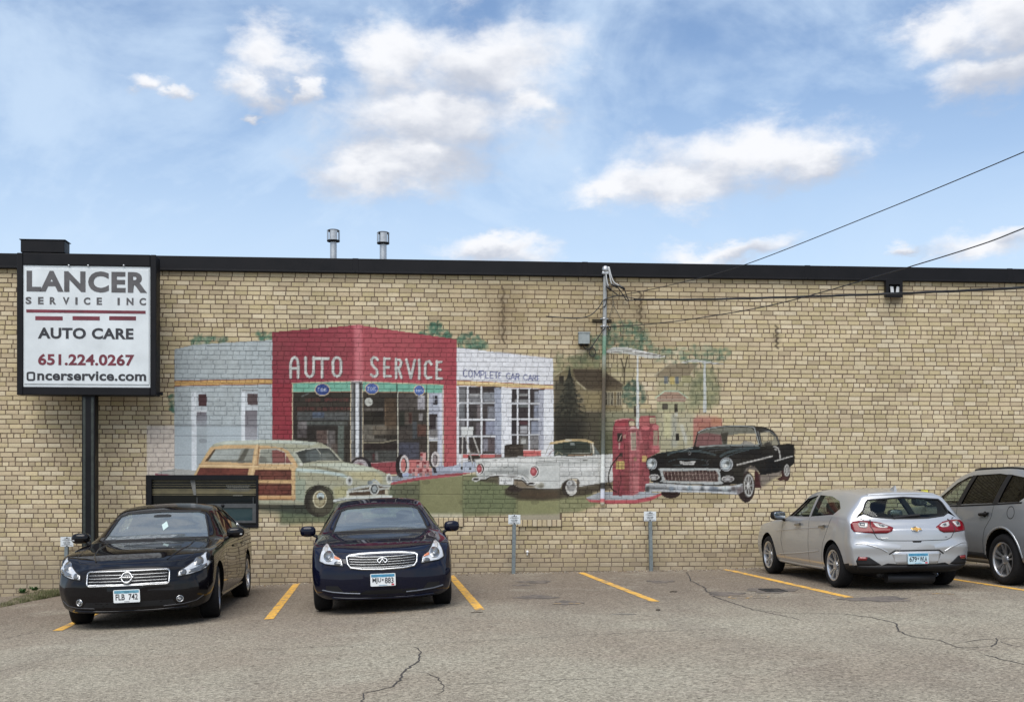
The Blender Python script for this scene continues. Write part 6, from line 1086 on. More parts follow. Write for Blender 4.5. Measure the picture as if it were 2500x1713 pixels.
def loft(st, nose=None, tail=None, cap=True, step=.055, inset=None):
    st = np.array(st, float); st = st[np.argsort(st[:, 0])]; x0, x1 = st[0, 0], st[-1, 0]; q = np.unique(np.round(np.concatenate([st[:, 0], np.arange(x0, x1, step)]), 4))
    P = np.stack([q] + [pchip(st[:, 0], st[:, k], q) for k in range(1, 10)], 1); rings = []
    def full(h, x): yz = np.concatenate([h, (h * [-1, 1])[::-1][1:-1]]); return np.concatenate([np.full((len(yz), 1), x), yz], 1)
    halves = [section(p) for p in P]
    capk = [(.0, .30), (.0, .62), (.0, .86), (.006, .94), (.022, .985)] if cap else []
    def capped(h, x, s, sgn):
        c = np.array([0, (h[:, 1].min() + h[:, 1].max()) / 2]); out = []
        for dx, k in capk: out.append(full((h - c) * k + c, x + sgn * (.034 - dx)))
        return out
    front = capped(halves[-1], P[-1, 0], 1, 1); back = capped(halves[0], P[0, 0], 1, -1)
    rings = back + [full(h, p[0]) for h, p in zip(halves, P)] + front[::-1]
    V = np.concatenate(rings); n = len(rings[0]); R_ = len(rings)
    xf, xr = V[:, 0].max(), V[:, 0].min()
    if nose: w = np.clip((V[:, 0] - (xf - .75)) / .75, 0, 1) ** 1.6; V[:, 0] -= w * nose(np.abs(V[:, 1]), V[:, 2])
    if tail: w = np.clip(((xr + .65) - V[:, 0]) / .65, 0, 1) ** 1.6; V[:, 0] += w * tail(np.abs(V[:, 1]), V[:, 2])
    i = np.arange(R_ * n).reshape(R_, n); j = np.roll(i, -1, 1); Q = np.stack([i[:-1], i[1:], j[1:], j[:-1]], -1).reshape(-1, 4)
    me = mesh_np("body", V, Q); bm = bmesh.new(); bm.from_mesh(me); bpy.data.meshes.remove(me); bm.verts.ensure_lookup_table()
    bm.faces.new([bm.verts[k] for k in i[0]]); bm.faces.new([bm.verts[k] for k in i[-1][::-1]]); bmesh.ops.recalc_face_normals(bm, faces=bm.faces[:]); return bm
def boolean(me, cutters):
    o = bpy.data.objects.new("body_work", me); COL.objects.link(o); tmp = []
    for k, c in enumerate(cutters):
        co = bpy.data.objects.new("cutter", c); COL.objects.link(co); tmp.append(co)
        m = o.modifiers.new("cut", 'BOOLEAN'); m.operation = 'DIFFERENCE'; m.object = co; m.solver = 'MANIFOLD'
        try: m.material_mode = 'TRANSFER'
        except Exception: pass
    dg = bpy.context.evaluated_depsgraph_get(); dg.update(); out = bpy.data.meshes.new_from_object(o.evaluated_get(dg))
    for t in tmp + [o]:
        d = t.data; bpy.data.objects.remove(t); bpy.data.meshes.remove(d)
    return out
def bm_mesh(bm, m):
    me = bpy.data.meshes.new("part"); bm.to_mesh(me); bm.free(); me.materials.append(m); return me
PJ = dict(F=lambda u, v: (Vector((4, u, v)), Vector((-1, 0, 0))), B=lambda u, v: (Vector((-4, u, v)), Vector((1, 0, 0))), L=lambda u, v: (Vector((u, 3, v)), Vector((0, -1, 0))), R=lambda u, v: (Vector((u, -3, v)), Vector((0, 1, 0))), T=lambda u, v: (Vector((u, v, 4)), Vector((0, 0, -1))))
def cast(bvh, pj, u, v, off):
    o, d = PJ[pj](u, v); h, n, i, s = bvh.ray_cast(o, d)
    if h is None: h, n, i, s = bvh.find_nearest(o + d * 3)
    return h + n * off
def patch(bvh, pj, poly2, off=.003, res=.04, skirt=.012):
    bm = bmesh.new(); f = bm.faces.new([bm.verts.new((u, v, 0)) for u, v in poly2]); bmesh.ops.triangulate(bm, faces=[f]) if False else None
    us = [p[0] for p in poly2]; vs_ = [p[1] for p in poly2]
    for ax, lo, hi in ((0, min(us), max(us)), (1, min(vs_), max(vs_))):
        n = int((hi - lo) / res)
        for k in range(1, n + 1):
            co = [0, 0, 0]; no = [0, 0, 0]; co[ax] = lo + (hi - lo) * k / (n + 1); no[ax] = 1; bmesh.ops.bisect_plane(bm, geom=bm.verts[:] + bm.edges[:] + bm.faces[:], plane_co=co, plane_no=no)
    uv = {v: (v.co.x, v.co.y) for v in bm.verts}
    for v in list(bm.verts): v.co = cast(bvh, pj, *uv[v], off)
    if skirt:
        be = [e for e in bm.edges if len(e.link_faces) == 1]; low = {}
        for e in be:
            for v in e.verts:
                if v not in low: low[v] = bm.verts.new(cast(bvh, pj, *uv[v], off - skirt))
        for e in be:
            a, b = e.verts
            try: bm.faces.new((a, b, low[b], low[a]))
            except ValueError: pass
    bmesh.ops.recalc_face_normals(bm, faces=bm.faces[:])
    o, d = PJ[pj](us[0], vs_[0]); s = sum(f.normal.dot(d) * f.calc_area() for f in bm.faces)
    if s > 0: bmesh.ops.reverse_faces(bm, faces=bm.faces[:])
    for f in bm.faces: f.smooth = True
    return bm
def strip(bvh, pj, pts, w, off=.002, sub=.05, closed=False, round_=0.0):
    P = [Vector(p) for p in pts]
    if closed: P.append(P[0])
    Q = []
    for a, b in zip(P, P[1:]):
        n = max(1, int((b - a).length / sub))
        for k in range(n): Q.append(a.lerp(b, k / n))
    Q.append(P[-1]); bm = bmesh.new(); prev = None; N = len(Q); first = None
    for i, p in enumerate(Q):
        if closed: d = (Q[(i + 1) % (N - 1)] - Q[(i - 1) % (N - 1)])
        else: d = Q[min(i + 1, N - 1)] - Q[max(i - 1, 0)]
        d.normalize(); n = Vector((-d.y, d.x)) * w / 2
        l, r = p + n, p - n
        cur = [bm.verts.new(cast(bvh, pj, l.x, l.y, -.004)), bm.verts.new(cast(bvh, pj, l.x, l.y, off)), bm.verts.new(cast(bvh, pj, p.x, p.y, off + round_)), bm.verts.new(cast(bvh, pj, r.x, r.y, off)), bm.verts.new(cast(bvh, pj, r.x, r.y, -.004))]
        if prev:
            for k in range(4): bm.faces.new((prev[k], prev[k + 1], cur[k + 1], cur[k])).smooth = True
        prev = cur
    bmesh.ops.recalc_face_normals(bm, faces=bm.faces[:])
    o, d = PJ[pj](*pts[0]); s = sum(f.normal.dot(d) * f.calc_area() for f in bm.faces)
    if s > 0: bmesh.ops.reverse_faces(bm, faces=bm.faces[:])
    return bm
def sell(bm, c, r, e=.6, nu=20, nv=12, M=None):
    """superellipsoid"""
    f = lambda t, p: math.copysign(abs(t) ** p, t); rings = []
    for j in range(nv + 1):
        ph = -math.pi / 2 + math.pi * j / nv; ring = []
        for i in range(nu):
            th = 2 * math.pi * i / nu; v = Vector((c[0] + r[0] * f(math.cos(ph), e) * f(math.cos(th), e), c[1] + r[1] * f(math.cos(ph), e) * f(math.sin(th), e), c[2] + r[2] * f(math.sin(ph), e))); ring.append(bm.verts.new(M @ v if M else v))
        rings.append(ring)
    for a, b in zip(rings, rings[1:]):
        for i in range(nu):
            try: bm.faces.new((a[i], a[(i + 1) % nu], b[(i + 1) % nu], b[i])).smooth = True
            except ValueError: pass
    bmesh.ops.remove_doubles(bm, verts=bm.verts[:], dist=1e-5); return bm
def mirrorp(p): return [(-u, v) for u, v in p][::-1]
def ngon(cx_, cy_, rx, ry, n=20): return [(cx_ + rx * math.cos(2 * math.pi * k / n), cy_ + ry * math.sin(2 * math.pi * k / n)) for k in range(n)]
# ---- car materials
def mat_glass(name, tint, ior=1.75, haze=None):
    m = bpy.data.materials.new(name); m.use_nodes = True; t = m.node_tree; t.nodes.clear(); N = t.nodes.new; L = t.links.new
    tr = N("ShaderNodeBsdfTransparent"); tr.inputs[0].default_value = (*tint, 1); gl = N("ShaderNodeBsdfGlossy"); gl.inputs["Roughness"].default_value = .015; gl.inputs[0].default_value = (.95, .98, 1, 1)
    lw = N("ShaderNodeLayerWeight"); lw.inputs[0].default_value = .5; pw = N("ShaderNodeMath"); pw.operation = 'POWER'; pw.inputs[1].default_value = 5.0; L(lw.outputs["Facing"], pw.inputs[0]); fr = N("ShaderNodeMath"); fr.operation = 'MULTIPLY_ADD'; r0 = ((ior - 1) / (ior + 1)) ** 2; fr.inputs[1].default_value = 1 - r0; fr.inputs[2].default_value = r0; L(pw.outputs[0], fr.inputs[0]); mx = N("ShaderNodeMixShader"); L(fr.outputs[0], mx.inputs[0]); L(gl.outputs[0], mx.inputs[2])
    if haze:
        df = N("ShaderNodeBsdfDiffuse"); df.inputs[0].default_value = (.42, .50, .56, 1); m2 = N("ShaderNodeMixShader"); m2.inputs[0].default_value = haze; L(tr.outputs[0], m2.inputs[1]); L(df.outputs[0], m2.inputs[2]); L(m2.outputs[0], mx.inputs[1])      # dust film, blue-grey so it also stands in for reflected sky haze
    else: L(tr.outputs[0], mx.inputs[1])
    o = N("ShaderNodeOutputMaterial"); L(mx.outputs[0], o.inputs[0]); MATS[name] = m; return m
G_CLEAR = mat_glass("clear_car_glass", (.66, .74, .76), 2.3, .17); G_SIDE = mat_glass("green_tinted_car_glass", (.58, .66, .61), 1.4); G_DARK = mat_glass("privacy_car_glass", (.02, .022, .022), 1.22)
def paint(name, c, metal=0.0, rough=.3, flake=0.0):
    m = mat(name, c, rough, metal, coat=1.0, var=flake, vscale=900, spec=0.0 if metal == 0 else .5)
    if metal == 0: m.node_tree.nodes["Principled BSDF"].inputs["Coat IOR"].default_value = 1.38
    return m
P_BLACK = paint("gloss_black_car_paint", (.004, .0035, .0045)); P_NAVY = paint("midnight_blue_car_paint", (.0035, .0045, .014)); P_SILVER = paint("silver_car_paint", (.43, .445, .465), .55, .32, .04); P_GREY = paint("grey_silver_car_paint", (.30, .315, .33), .55, .36, .04)
M_TRIM = mat("black_plastic_trim", (.008, .008, .009), .55, spec=.3); M_WELL = mat("wheel_well_liner", (.004, .004, .004), .95, spec=.1); M_CABIN = mat("grey_cabin_cloth", (.055, .06, .065), .9, var=.2); M_CHROME = mat("bright_chrome", (.46, .47, .48), .24, 1.0); M_TYRE = mat("tyre_rubber", (.010, .010, .011), .85, var=.3, vscale=40, spec=.2)
M_ALLOY = mat("silver_alloy", (.55, .56, .58), .28, .85, var=.08, vscale=10); M_LENS = mat("clear_lamp_lens", (.50, .52, .54), .08, .25, coat=1.0, var=.22, vscale=22); M_LAMPD = mat("lamp_dark_grey", (.10, .105, .11), .15, .4, coat=1.0); M_AMBER = mat("amber_reflector", (.55, .17, .07), .2, 0, coat=1.0); M_RED = mat("red_tail_lens", (.13, .002, .006), .25, 0, coat=.35, spec=.2); M_REDD = mat("dull_red_reflector", (.16, .01, .012), .25, coat=.6); M_LED = mat("white_tail_insert", (.36, .35, .34), .25, 0, coat=.6, var=.2, vscale=40)  # plain dark grey for projectors, bulbs and inserts inside the lamps
M_SEAT = mat("dark_seat_fabric", (.022, .024, .028), .85); M_BROWNDISC = mat("brake_dark", (.03, .03, .032), .5, .6)
def wheel(t, x, y, side, rad, wid, rimr, style, turn=0.0):
    g = bpy.data.objects.new("wheel", None); link(g, t); g.location = (x, y, rad); g.rotation_euler = (0, 0, turn); h = wid / 2; s = side; prof = [(rimr, -h * .86), (rimr + .012, -h * .96), (rad - .05, -h), (rad - .016, -h * .9), (rad, -h * .66), (rad, h * .66), (rad - .016, h * .9), (rad - .05, h), (rimr + .012, h * .96), (rimr, h * .86)]
    bm = bmesh.new(); lathe(bm, prof, 48); bmesh.ops.recalc_face_normals(bm, faces=bm.faces[:]); obj("tyre", bm, M_TYRE, g)
    bm = bmesh.new(); lathe(bm, [(rimr + .004, s * h * .93), (rimr - .008, s * h * .93), (rimr - .022, s * h * .80), (rimr - .030, s * h * .2), (rimr - .03, -s * h * .8)], 44); bmesh.ops.recalc_face_normals(bm, faces=bm.faces[:])
    def spoke(a0, w0, w1, r0, r1, d0, d1, th=.02):
        vs_ = []
        for r_, w_, dd in ((r0, w0, d0), (r1, w1, d1)):
            for k in (-1, 1):
                for e in (0, 1): vs_.append(bm.verts.new((r_ * math.cos(a0) - k * w_ / 2 * math.sin(a0), s * (dd - e * th), r_ * math.sin(a0) + k * w_ / 2 * math.cos(a0))))
        for q in ((0, 2, 6, 4), (1, 5, 7, 3), (0, 4, 5, 1), (2, 3, 7, 6), (0, 1, 3, 2), (4, 6, 7, 5)): bm.faces.new([vs_[k] for k in q])
    n = 5
    for k in range(n):
        a0 = math.pi / 2 + 2 * math.pi * k / n
        if style == 'twin':
            for dlt in (-.17, .17): spoke(a0 + dlt, .026, .034, .045, rimr - .018, h * .66, h * .80)
        elif style == 'split':
            for dlt in (-.21, .21): spoke(a0 + dlt, .020, .030, .05, rimr - .018, h * .55, h * .82)
        else: spoke(a0, .05, .075, .04, rimr - .018, h * .62, h * .82)
    lathe(bm, [(0, s * h * .74), (.045, s * h * .73), (.062, s * h * .66), (.066, s * h * .4)], 24); bmesh.ops.recalc_face_normals(bm, faces=bm.faces[:]); obj("rim", bm, M_ALLOY, g, 35)
    bm = bmesh.new(); lathe(bm, [(0, s * h * .15), (rimr - .04, s * h * .15), (rimr - .04, s * h * .1)], 30); bmesh.ops.recalc_face_normals(bm, faces=bm.faces[:]); obj("brake_disc", bm, M_BROWNDISC, g)
    return g
def door_mirror(t, x, y, z, side, pm, size=(.085, .115, .075), sig=False):
    bm = bmesh.new(); sell(bm, (0, 0, 0), size, .72); o = obj("door_mirror", bm, pm, t); o.location = (x, y, z); o.rotation_euler = (0, 0, side * R(8))
    bm = bmesh.new(); tube(bm, [(.0, -side * .05, -.04), (.03, -side * .15, -.085)], .022, 8); obj("arm", bm, M_TRIM, o)
    bm = bmesh.new(); sell(bm, (-size[0] * .93, 0, 0), (.012, size[1] * .86, size[2] * .8), .6); obj("mirror_glass", bm, mat("mirror_silver", (.22, .24, .26), .05, 1.0), o)
    if sig: bm = bmesh.new(); box(bm, size[0] * .55, size[0] * .92, side * size[1] * .35 - .045, side * size[1] * .35 + .045, -.032, -.014, .004); obj("turn_signal", bm, M_LENS, o)
def seats(t, xs_front, xs_rear, wheel_x=None, dash=None):
    for x in (xs_front,):
        for y in (-.36, .36):
            bm = bmesh.new(); sell(bm, (x, y, .72), (.10, .23, .34), .55, M=Matrix.Translation((x, y, .5)) @ Matrix.Rotation(R(-14), 4, 'Y') @ Matrix.Translation((-x, -y, -.5))); s = obj("seat", bm, M_SEAT, t)
            bm = bmesh.new(); sell(bm, (x - .14, y, 1.13), (.05, .12, .085), .6); obj("headrest", bm, M_SEAT, s)
            bm = bmesh.new(); sell(bm, (x + .24, y, .50), (.26, .24, .09), .5); obj("cushion", bm, M_SEAT, s)
    if xs_rear is not None: bm = bmesh.new(); sell(bm, (xs_rear, 0, .74), (.10, .60, .28), .4); o = obj("rear_seat", bm, M_SEAT, t)
    if wheel_x is not None:
        bm = bmesh.new(); pts = [Vector((0, .18 * math.cos(k * math.pi / 12), .18 * math.sin(k * math.pi / 12))) for k in range(25)]; tube(bm, pts, .016, 8, False); o = obj("steering_wheel", bm, mat("wheel_leather", (.02, .02, .022), .6), t); o.location = (wheel_x, .37, .86); o.rotation_euler = (0, R(-25), 0); bm = bmesh.new(); sell(bm, (0, 0, 0), (.03, .17, .05), .6); obj("hub", bm, M_SEAT, o)
    if dash: bm = bmesh.new(); sell(bm, (dash[0], 0, dash[1]), (.30, .66, .13), .4); obj("dashboard", bm, mat("dash_plastic", (.03, .033, .037), .7), t)
def plate_assy(t, loc, rot, body, style, name="license_plate"):
    """US plate 0.305 x 0.152 standing in the local XZ plane, facing -Y of its own frame"""
    e = bpy.data.objects.new(name, None); link(e, t); e.location = loc; e.rotation_euler = rot
    WH = mat("plate_white", (.66, .69, .70), .4, var=.05); BL = mat("plate_blue_" + style, (.05, .22, .36) if style != 'iowa' else (.10, .27, .36), .4, var=.3, vscale=30)
    bm = bmesh.new(); prism(bm, rrect(-.1525, .1525, -.076, .076, .012), -.002, .002, WB); obj("plate_blank", bm, WH if style != 'pale' else mat("plate_pale_blue", (.42, .56, .63), .4, var=.1, vscale=20), e)
    bm = bmesh.new(); prism(bm, [(-.142, .036), (-.10, .032), (-.05, .036), (0, .031), (.06, .036), (.10, .033), (.142, .037), (.142, .068), (-.142, .068)], -.0035, -.0022, WB); obj("state_band", bm, BL, e)
    INK = mat("plate_ink", (.012, .012, .016), .5)
    def tx(b, x0, x1, z0, z1, m=INK, bold=.018): me = text_mesh(b, 1, bold, .0006, 1.0, fit=(x1 - x0, z1 - z0)); o = obj("registration", me, m, e); o.matrix_local = Matrix.Translation(((x0 + x1) / 2, -.0034, (z0 + z1) / 2)) @ FACE_CAM
    a, b = body.split(); tx(a, -.128, -.022, -.045, .026); tx(b, .022, .128, -.045, .026)
    if style != 'iowa':
        bm = bmesh.new(); prism(bm, [(-.010, -.014), (.010, -.014), (.004, -.004), (.004, .004), (.012, .012), (-.010, .012)], -.0036, -.0022, WB); obj("state_outline", bm, INK, e); bm = bmesh.new(); box(bm, -.05, .05, -.0032, -.0022, -.068, -.062); obj("slogan_bar", bm, BL, e); bm = bmesh.new(); box(bm, .10, .135, -.0034, -.0022, -.07, -.05); obj("sticker", bm, mat("plate_sticker", (.45, .04, .06) if style != 'pale' else (.5, .35, .2), .5), e)
    else:
        bm = bmesh.new(); box(bm, -.03, .03, -.0034, -.0022, -.068, -.060); obj("county_bar", bm, mat("plate_grey", (.2, .2, .2), .5), e); tx("Iowa", -.03, .03, .044, .062, INK, .01)
    return e
def place_car(t, x, y, yaw, slope, k=1.0):
    t.matrix_world = Matrix.Translation((x, y, zg(x))) @ Matrix.Rotation(-math.atan(slope), 4, 'Y') @ Matrix.Rotation(yaw, 4, 'Z') @ Matrix.Scale(k, 4)
def build_car(name, label, st, nose, tail, axle, rad, wid, rimr, style, pm, cabin, sidewins, wind, rear, archr=None, track=None, turn=0.0, glass=(None, None, None), trackr=None):
    """cabin = (x0, x1); sidewins = list of (outline in x-z, glass); wind, rear = outlines in y-z"""
    t = empty(name); tag(t, label, "car"); bm = loft(st, nose, tail); bm.faces.ensure_lookup_table(); bvh = BVHTree.FromBMesh(bm); hull = bm_mesh(bm, pm); cut = []
    ar = archr or rad + .045; W_ = track
    for xa in (axle, -axle):
        for s in (-1, 1):
            b = bmesh.new(); lathe(b, [(ar, s * (W_ - .27)), (ar, s * (W_ + .35))], 40, Matrix.Translation((xa, 0, rad + .01)))
            be = [e for e in b.edges if len(e.link_faces) == 1]; bmesh.ops.holes_fill(b, edges=be); bmesh.ops.recalc_face_normals(b, faces=b.faces[:]); cut.append(bm_mesh(b, M_WELL))
    S = np.array(sorted(st), float); q = np.linspace(cabin[0], cabin[1], 14); I = np.stack([q] + [pchip(S[:, 0], S[:, k], q) for k in range(1, 10)], 1); I[:, 1] = .40; I[:, 2] = I[:, 3] - .13; I[:, 3] -= .09; I[:, 5] -= .085; I[:, 7] -= .05; I[:, 8] -= .045; I[:, 9] -= .045; I[:, 4] = np.minimum(I[:, 4], .62)
    I[:, 8] = np.maximum(I[:, 8], I[:, 6] + .01); I[:, 9] = np.maximum(I[:, 9], I[:, 8] + .01); cut.append(bm_mesh(loft(I, cap=False, step=.1), M_CABIN))
    for poly2, gl in sidewins:
        for s in (1, -1):
            b = bmesh.new(); prism(b, poly2, s * .30, s * 1.3, lambda u, v, d: Vector((u, d, v))); cut.append(bm_mesh(b, M_TRIM))
    if wind: b = bmesh.new(); prism(b, wind, cabin[1] - .75, 3.4, lambda u, v, d: Vector((d, u, v))); cut.append(bm_mesh(b, M_TRIM))
    if rear: b = bmesh.new(); prism(b, rear, cabin[0] + .55, -3.4, lambda u, v, d: Vector((d, u, v))); cut.append(bm_mesh(b, M_TRIM))
    me = boolean(hull, cut); me.polygons.foreach_set("use_smooth", [True] * len(me.polygons)); me.set_sharp_from_angle(angle=R(34)); body = link(bpy.data.objects.new("body", me), t)
    def grow(p, k=.006):
        c = np.mean(p, axis=0); return [tuple(np.array(v) + (np.array(v) - c) / max(np.hypot(*(np.array(v) - c)), 1e-6) * k) for v in p]
    for poly2, gl in sidewins:
        for pj in 'LR': obj("side_window", patch(bvh, pj, grow(poly2), -.010, .08, 0), gl, t)
    if wind: obj("windshield", patch(bvh, 'F', grow(wind), -.010, .07, 0), glass[0] or G_CLEAR, t)
    if rear: obj("rear_window", patch(bvh, 'B', grow(rear), -.010, .07, 0), glass[1] or G_SIDE, t)
    for xa, tn in ((axle, turn), (-axle, 0)):
        for s in (1, -1): wheel(t, xa, s * (W_ - wid / 2 - .012 + (0 if trackr is None else trackr)), s, rad, wid, rimr, style, tn)
    return t, bvh, body
def P(t, name, bm, m, parent=None): return obj(name, bm, m, parent or t)
# ------------------------------------------------------------------ navy sedan facing the camera
def prof(zs, xs, kp, W_, pw=2.3):
    zs, xs = np.array(zs), np.array(xs); return lambda y, z: kp * (np.clip(y / W_, 0, 1.1)) ** pw + np.interp(z, zs, xs)
ST = [(2.25, .20, .74, .80, .45, .72, .66, .50, .70, .725), (2.12, .18, .80, .855, .48, .80, .73, .58, .76, .785), (1.85, .18, .83, .88, .52, .845, .81, .62, .83, .85), (1.425, .18, .84, .888, .55, .86, .86, .64, .885, .905), (1.0, .17, .84, .888, .57, .86, .90, .68, .93, .95), (.82, .17, .84, .888, .58, .855, .915, .70, .95, .968), (.10, .17, .84, .888, .6, .85, .94, .575, 1.29, 1.345), (-.28, .17, .84, .888, .6, .85, .95, .575, 1.345, 1.405), (-.9, .17, .84, .888, .6, .85, .96, .565, 1.33, 1.39), (-1.12, .18, .84, .885, .6, .85, .97, .56, 1.29, 1.35), (-1.85, .2, .82, .87, .62, .84, .96, .66, 1.01, 1.04), (-2.3, .24, .80, .84, .62, .80, .94, .64, .98, 1.01), (-2.48, .28, .74, .78, .6, .74, .9, .58, .94, .97)]
WS = [(-.645, .965), (.645, .965), (.60, 1.10), (.535, 1.25), (.45, 1.285), (0, 1.30), (-.45, 1.285), (-.535, 1.25), (-.60, 1.10)]
RW = [(-.56, 1.08), (.56, 1.08), (.50, 1.26), (0, 1.29), (-.50, 1.26)]
SW = [([(.55, .985), (.12, 1.235), (-.25, 1.275), (-.33, .99)], G_SIDE), ([(-.40, .99), (-.33, 1.28), (-.85, 1.265), (-1.12, 1.16), (-1.2, 1.03), (-1.05, 1.0)], G_SIDE)]
blue, bv, body = build_car("navy_sedan", "dark navy sedan with a chrome grille facing out, plate MJU 883", ST, prof([.15, .25, .42, .55, .74, .85], [.07, .02, .0, .01, .09, .20], .30, .88), prof([.2, .5, .9, 1.0], [.1, .0, .03, .08], .22, .85), 1.425, .325, .225, .225, 'plain', P_NAVY, (-1.75, .80), SW, WS, RW, track=.888)
t = blue
GR_ = [(-.435, .70), (-.40, .722), (-.25, .738), (0, .744), (.25, .738), (.40, .722), (.435, .70), (.42, .62), (.385, .575), (.25, .556), (0, .547), (-.25, .556), (-.385, .575), (-.42, .62)]
g_ = P(t, "grille", patch(bv, 'F', GR_, .004, .05), mat("grille_black", (.006, .006, .007), .5, spec=.2)); P(t, "grille_surround", strip(bv, 'F', GR_, .024, .012, .05, True, .01), M_CHROME, g_)
for k in range(5):
    z = .578 + k * .030; w = .40 - .004 * abs(k - 3); P(t, "grille_bar", strip(bv, 'F', [(-w, z + .012), (-.25, z + .003), (0, z - .003), (.25, z + .003), (w, z + .012)], .0075, .009, .05, False, .004), M_CHROME, g_)
em = P(t, "emblem", strip(bv, 'F', [(.058 * math.cos(a), .647 + .032 * math.sin(a)) for a in [math.radians(v) for v in range(-60, 241, 15)]], .016, .026, .02, False, .006), M_CHROME); P(t, "emblem_road", strip(bv, 'F', [(.03, .622), (.006, .655), (0, .668), (-.006, .655), (-.03, .622)], .012, .028, .02, False, .004), M_CHROME, em)
HL = [(.475, .598), (.49, .665), (.515, .695), (.58, .735), (.65, .83), (.69, .868), (.735, .82), (.76, .74), (.775, .66), (.70, .625)]
def lamp_set(t, bv, pts, parts):
    for s in (1, -1):
        f = (lambda p: p) if s == 1 else mirrorp
        h = P(t, "headlight", patch(bv, 'F', f(pts), .006, .03), M_LENS); P(t, "lamp_rim", strip(bv, 'F', f(pts), .012, .008, .03, True, .0), M_TRIM, h)
        for nm, pl, m, off in parts: P(t, nm, patch(bv, 'F', f(pl), off, .03, .006), m, h)
lamp_set(t, bv, HL, [("projector_ring", ngon(.655, .715, .062, .062), M_CHROME, .010), ("projector", ngon(.655, .715, .048, .048), M_LAMPD, .013), ("projector_lens", ngon(.655, .715, .028, .028), mat("projector_glass", (.16, .18, .20), .04, .3, coat=1), .016), ("amber_reflector", [(.505, .672), (.52, .692), (.585, .722), (.585, .688)], M_AMBER, .010), ("lower_lamp", ngon(.545, .632, .042, .026), M_LAMPD, .010), ("upper_bulb", ngon(.69, .80, .022, .034), M_LED, .010)])
plate_assy(t, (2.31, 0, .425), (0, 0, R(90)), "MJU 883", 'minn')
P(t, "hood_seam", strip(bv, 'T', [(1.0, -.73), (1.5, -.68), (1.85, -.62), (2.02, -.52), (2.08, -.3), (2.10, 0), (2.08, .3), (2.02, .52), (1.85, .62), (1.5, .68), (1.0, .73)], .010, .0015, .06), M_TRIM)
for s in (1, -1):
    f = (lambda p: p) if s == 1 else mirrorp
    P(t, "bumper_fin", strip(bv, 'F', f([(.28, .262), (.45, .27), (.62, .285), (.74, .31)]), .014, .012, .05, False, .004), mat("satin_navy_edge", (.10, .11, .13), .3, .4))
    P(t, "fog_recess", patch(bv, 'F', f([(.48, .28), (.70, .30), (.70, .36), (.55, .36)]), .002, .05, 0), M_TRIM)
    door_mirror(t, .50, s * .985, .985, s, P_NAVY, (.075, .105, .075))
    P(t, "door_seam", strip(bv, 'L' if s == 1 else 'R', [(.72, .90), (.74, .6), (.66, .25)], .008, .001), M_TRIM); P(t, "door_seam", strip(bv, 'L' if s == 1 else 'R', [(-.36, .95), (-.38, .6), (-.36, .24)], .008, .001), M_TRIM); P(t, "door_handle", strip(bv, 'L' if s == 1 else 'R', [(-.05, .80), (-.25, .80)], .03, .03, .05, False, .01), P_NAVY)
P(t, "lower_intake", patch(bv, 'F', [(-.40, .30), (.40, .30), (.46, .20), (-.46, .20)], .002, .05, 0), M_TRIM)
P(t, "chin_lip", strip(bv, 'F', [(-.62, .215), (-.3, .20), (0, .195), (.3, .20), (.62, .215)], .02, .014, .05, False, .006), P_NAVY); P(t, "cowl", patch(bv, 'T', [(.86, -.6), (.99, -.55), (1.0, 0), (.99, .55), (.86, .6), (.85, 0)], .002, .06, 0), M_TRIM)
for y0, y1 in ((.35, -.30), (-.02, -.55)): P(t, "wiper", strip(bv, 'T', [(.90, y0), (.82, (y0 + y1) / 2), (.80, y1)], .018, .012, .05, False, .006), M_TRIM)
P(t, "windshield_seal", strip(bv, 'F', WS, .022, .001, .05, True), M_TRIM); seats(t, -.15, -1.0, .38, (.62, .83))
bm = bmesh.new(); sell(bm, (.26, 0, 1.225), (.02, .125, .036), .5); P(t, "rear_view_mirror", bm, M_SEAT)
P(t, "sunroof", patch(bv, 'T', [(-.15, -.36), (-.15, .36), (-.60, .36), (-.60, -.36)], .001, .08, 0), M_PANE)
place_car(t, -.617, -3.30, R(-87.3), .034)
# ------------------------------------------------------------------ black sedan on the left
ST = [(2.37, .22, .72, .80, .46, .72, .68, .52, .73, .75), (2.2, .20, .82, .89, .49, .83, .76, .60, .80, .82), (1.9, .19, .855, .92, .52, .885, .84, .66, .865, .885), (1.388, .19, .87, .93, .55, .90, .90, .66, .925, .945), (.95, .19, .87, .93, .58, .905, .935, .72, .965, .985), (.76, .19, .87, .93, .58, .90, .95, .74, .985, 1.005), (-.02, .19, .87, .93, .6, .89, .985, .61, 1.365, 1.42), (-.4, .19, .87, .93, .6, .89, .995, .61, 1.405, 1.468), (-.95, .19, .87, .93, .6, .89, 1.01, .595, 1.385, 1.45), (-1.15, .2, .87, .925, .6, .89, 1.02, .585, 1.345, 1.41), (-1.9, .22, .85, .91, .62, .88, 1.02, .66, 1.07, 1.095), (-2.3, .26, .82, .87, .62, .83, .99, .64, 1.03, 1.06), (-2.45, .3, .76, .81, .62, .76, .93, .58, .97, 1.0)]
WS = [(-.69, 1.005), (.69, 1.005), (.64, 1.15), (.57, 1.32), (.48, 1.355), (0, 1.372), (-.48, 1.355), (-.57, 1.32), (-.64, 1.15)]; RW = [(-.58, 1.13), (.58, 1.13), (.52, 1.32), (0, 1.35), (-.52, 1.32)]
SW = [([(.50, 1.02), (.05, 1.30), (-.30, 1.345), (-.38, 1.04)], G_SIDE), ([(-.45, 1.045), (-.38, 1.35), (-.85, 1.335), (-1.10, 1.25), (-1.22, 1.13), (-1.12, 1.07)], G_SIDE)]
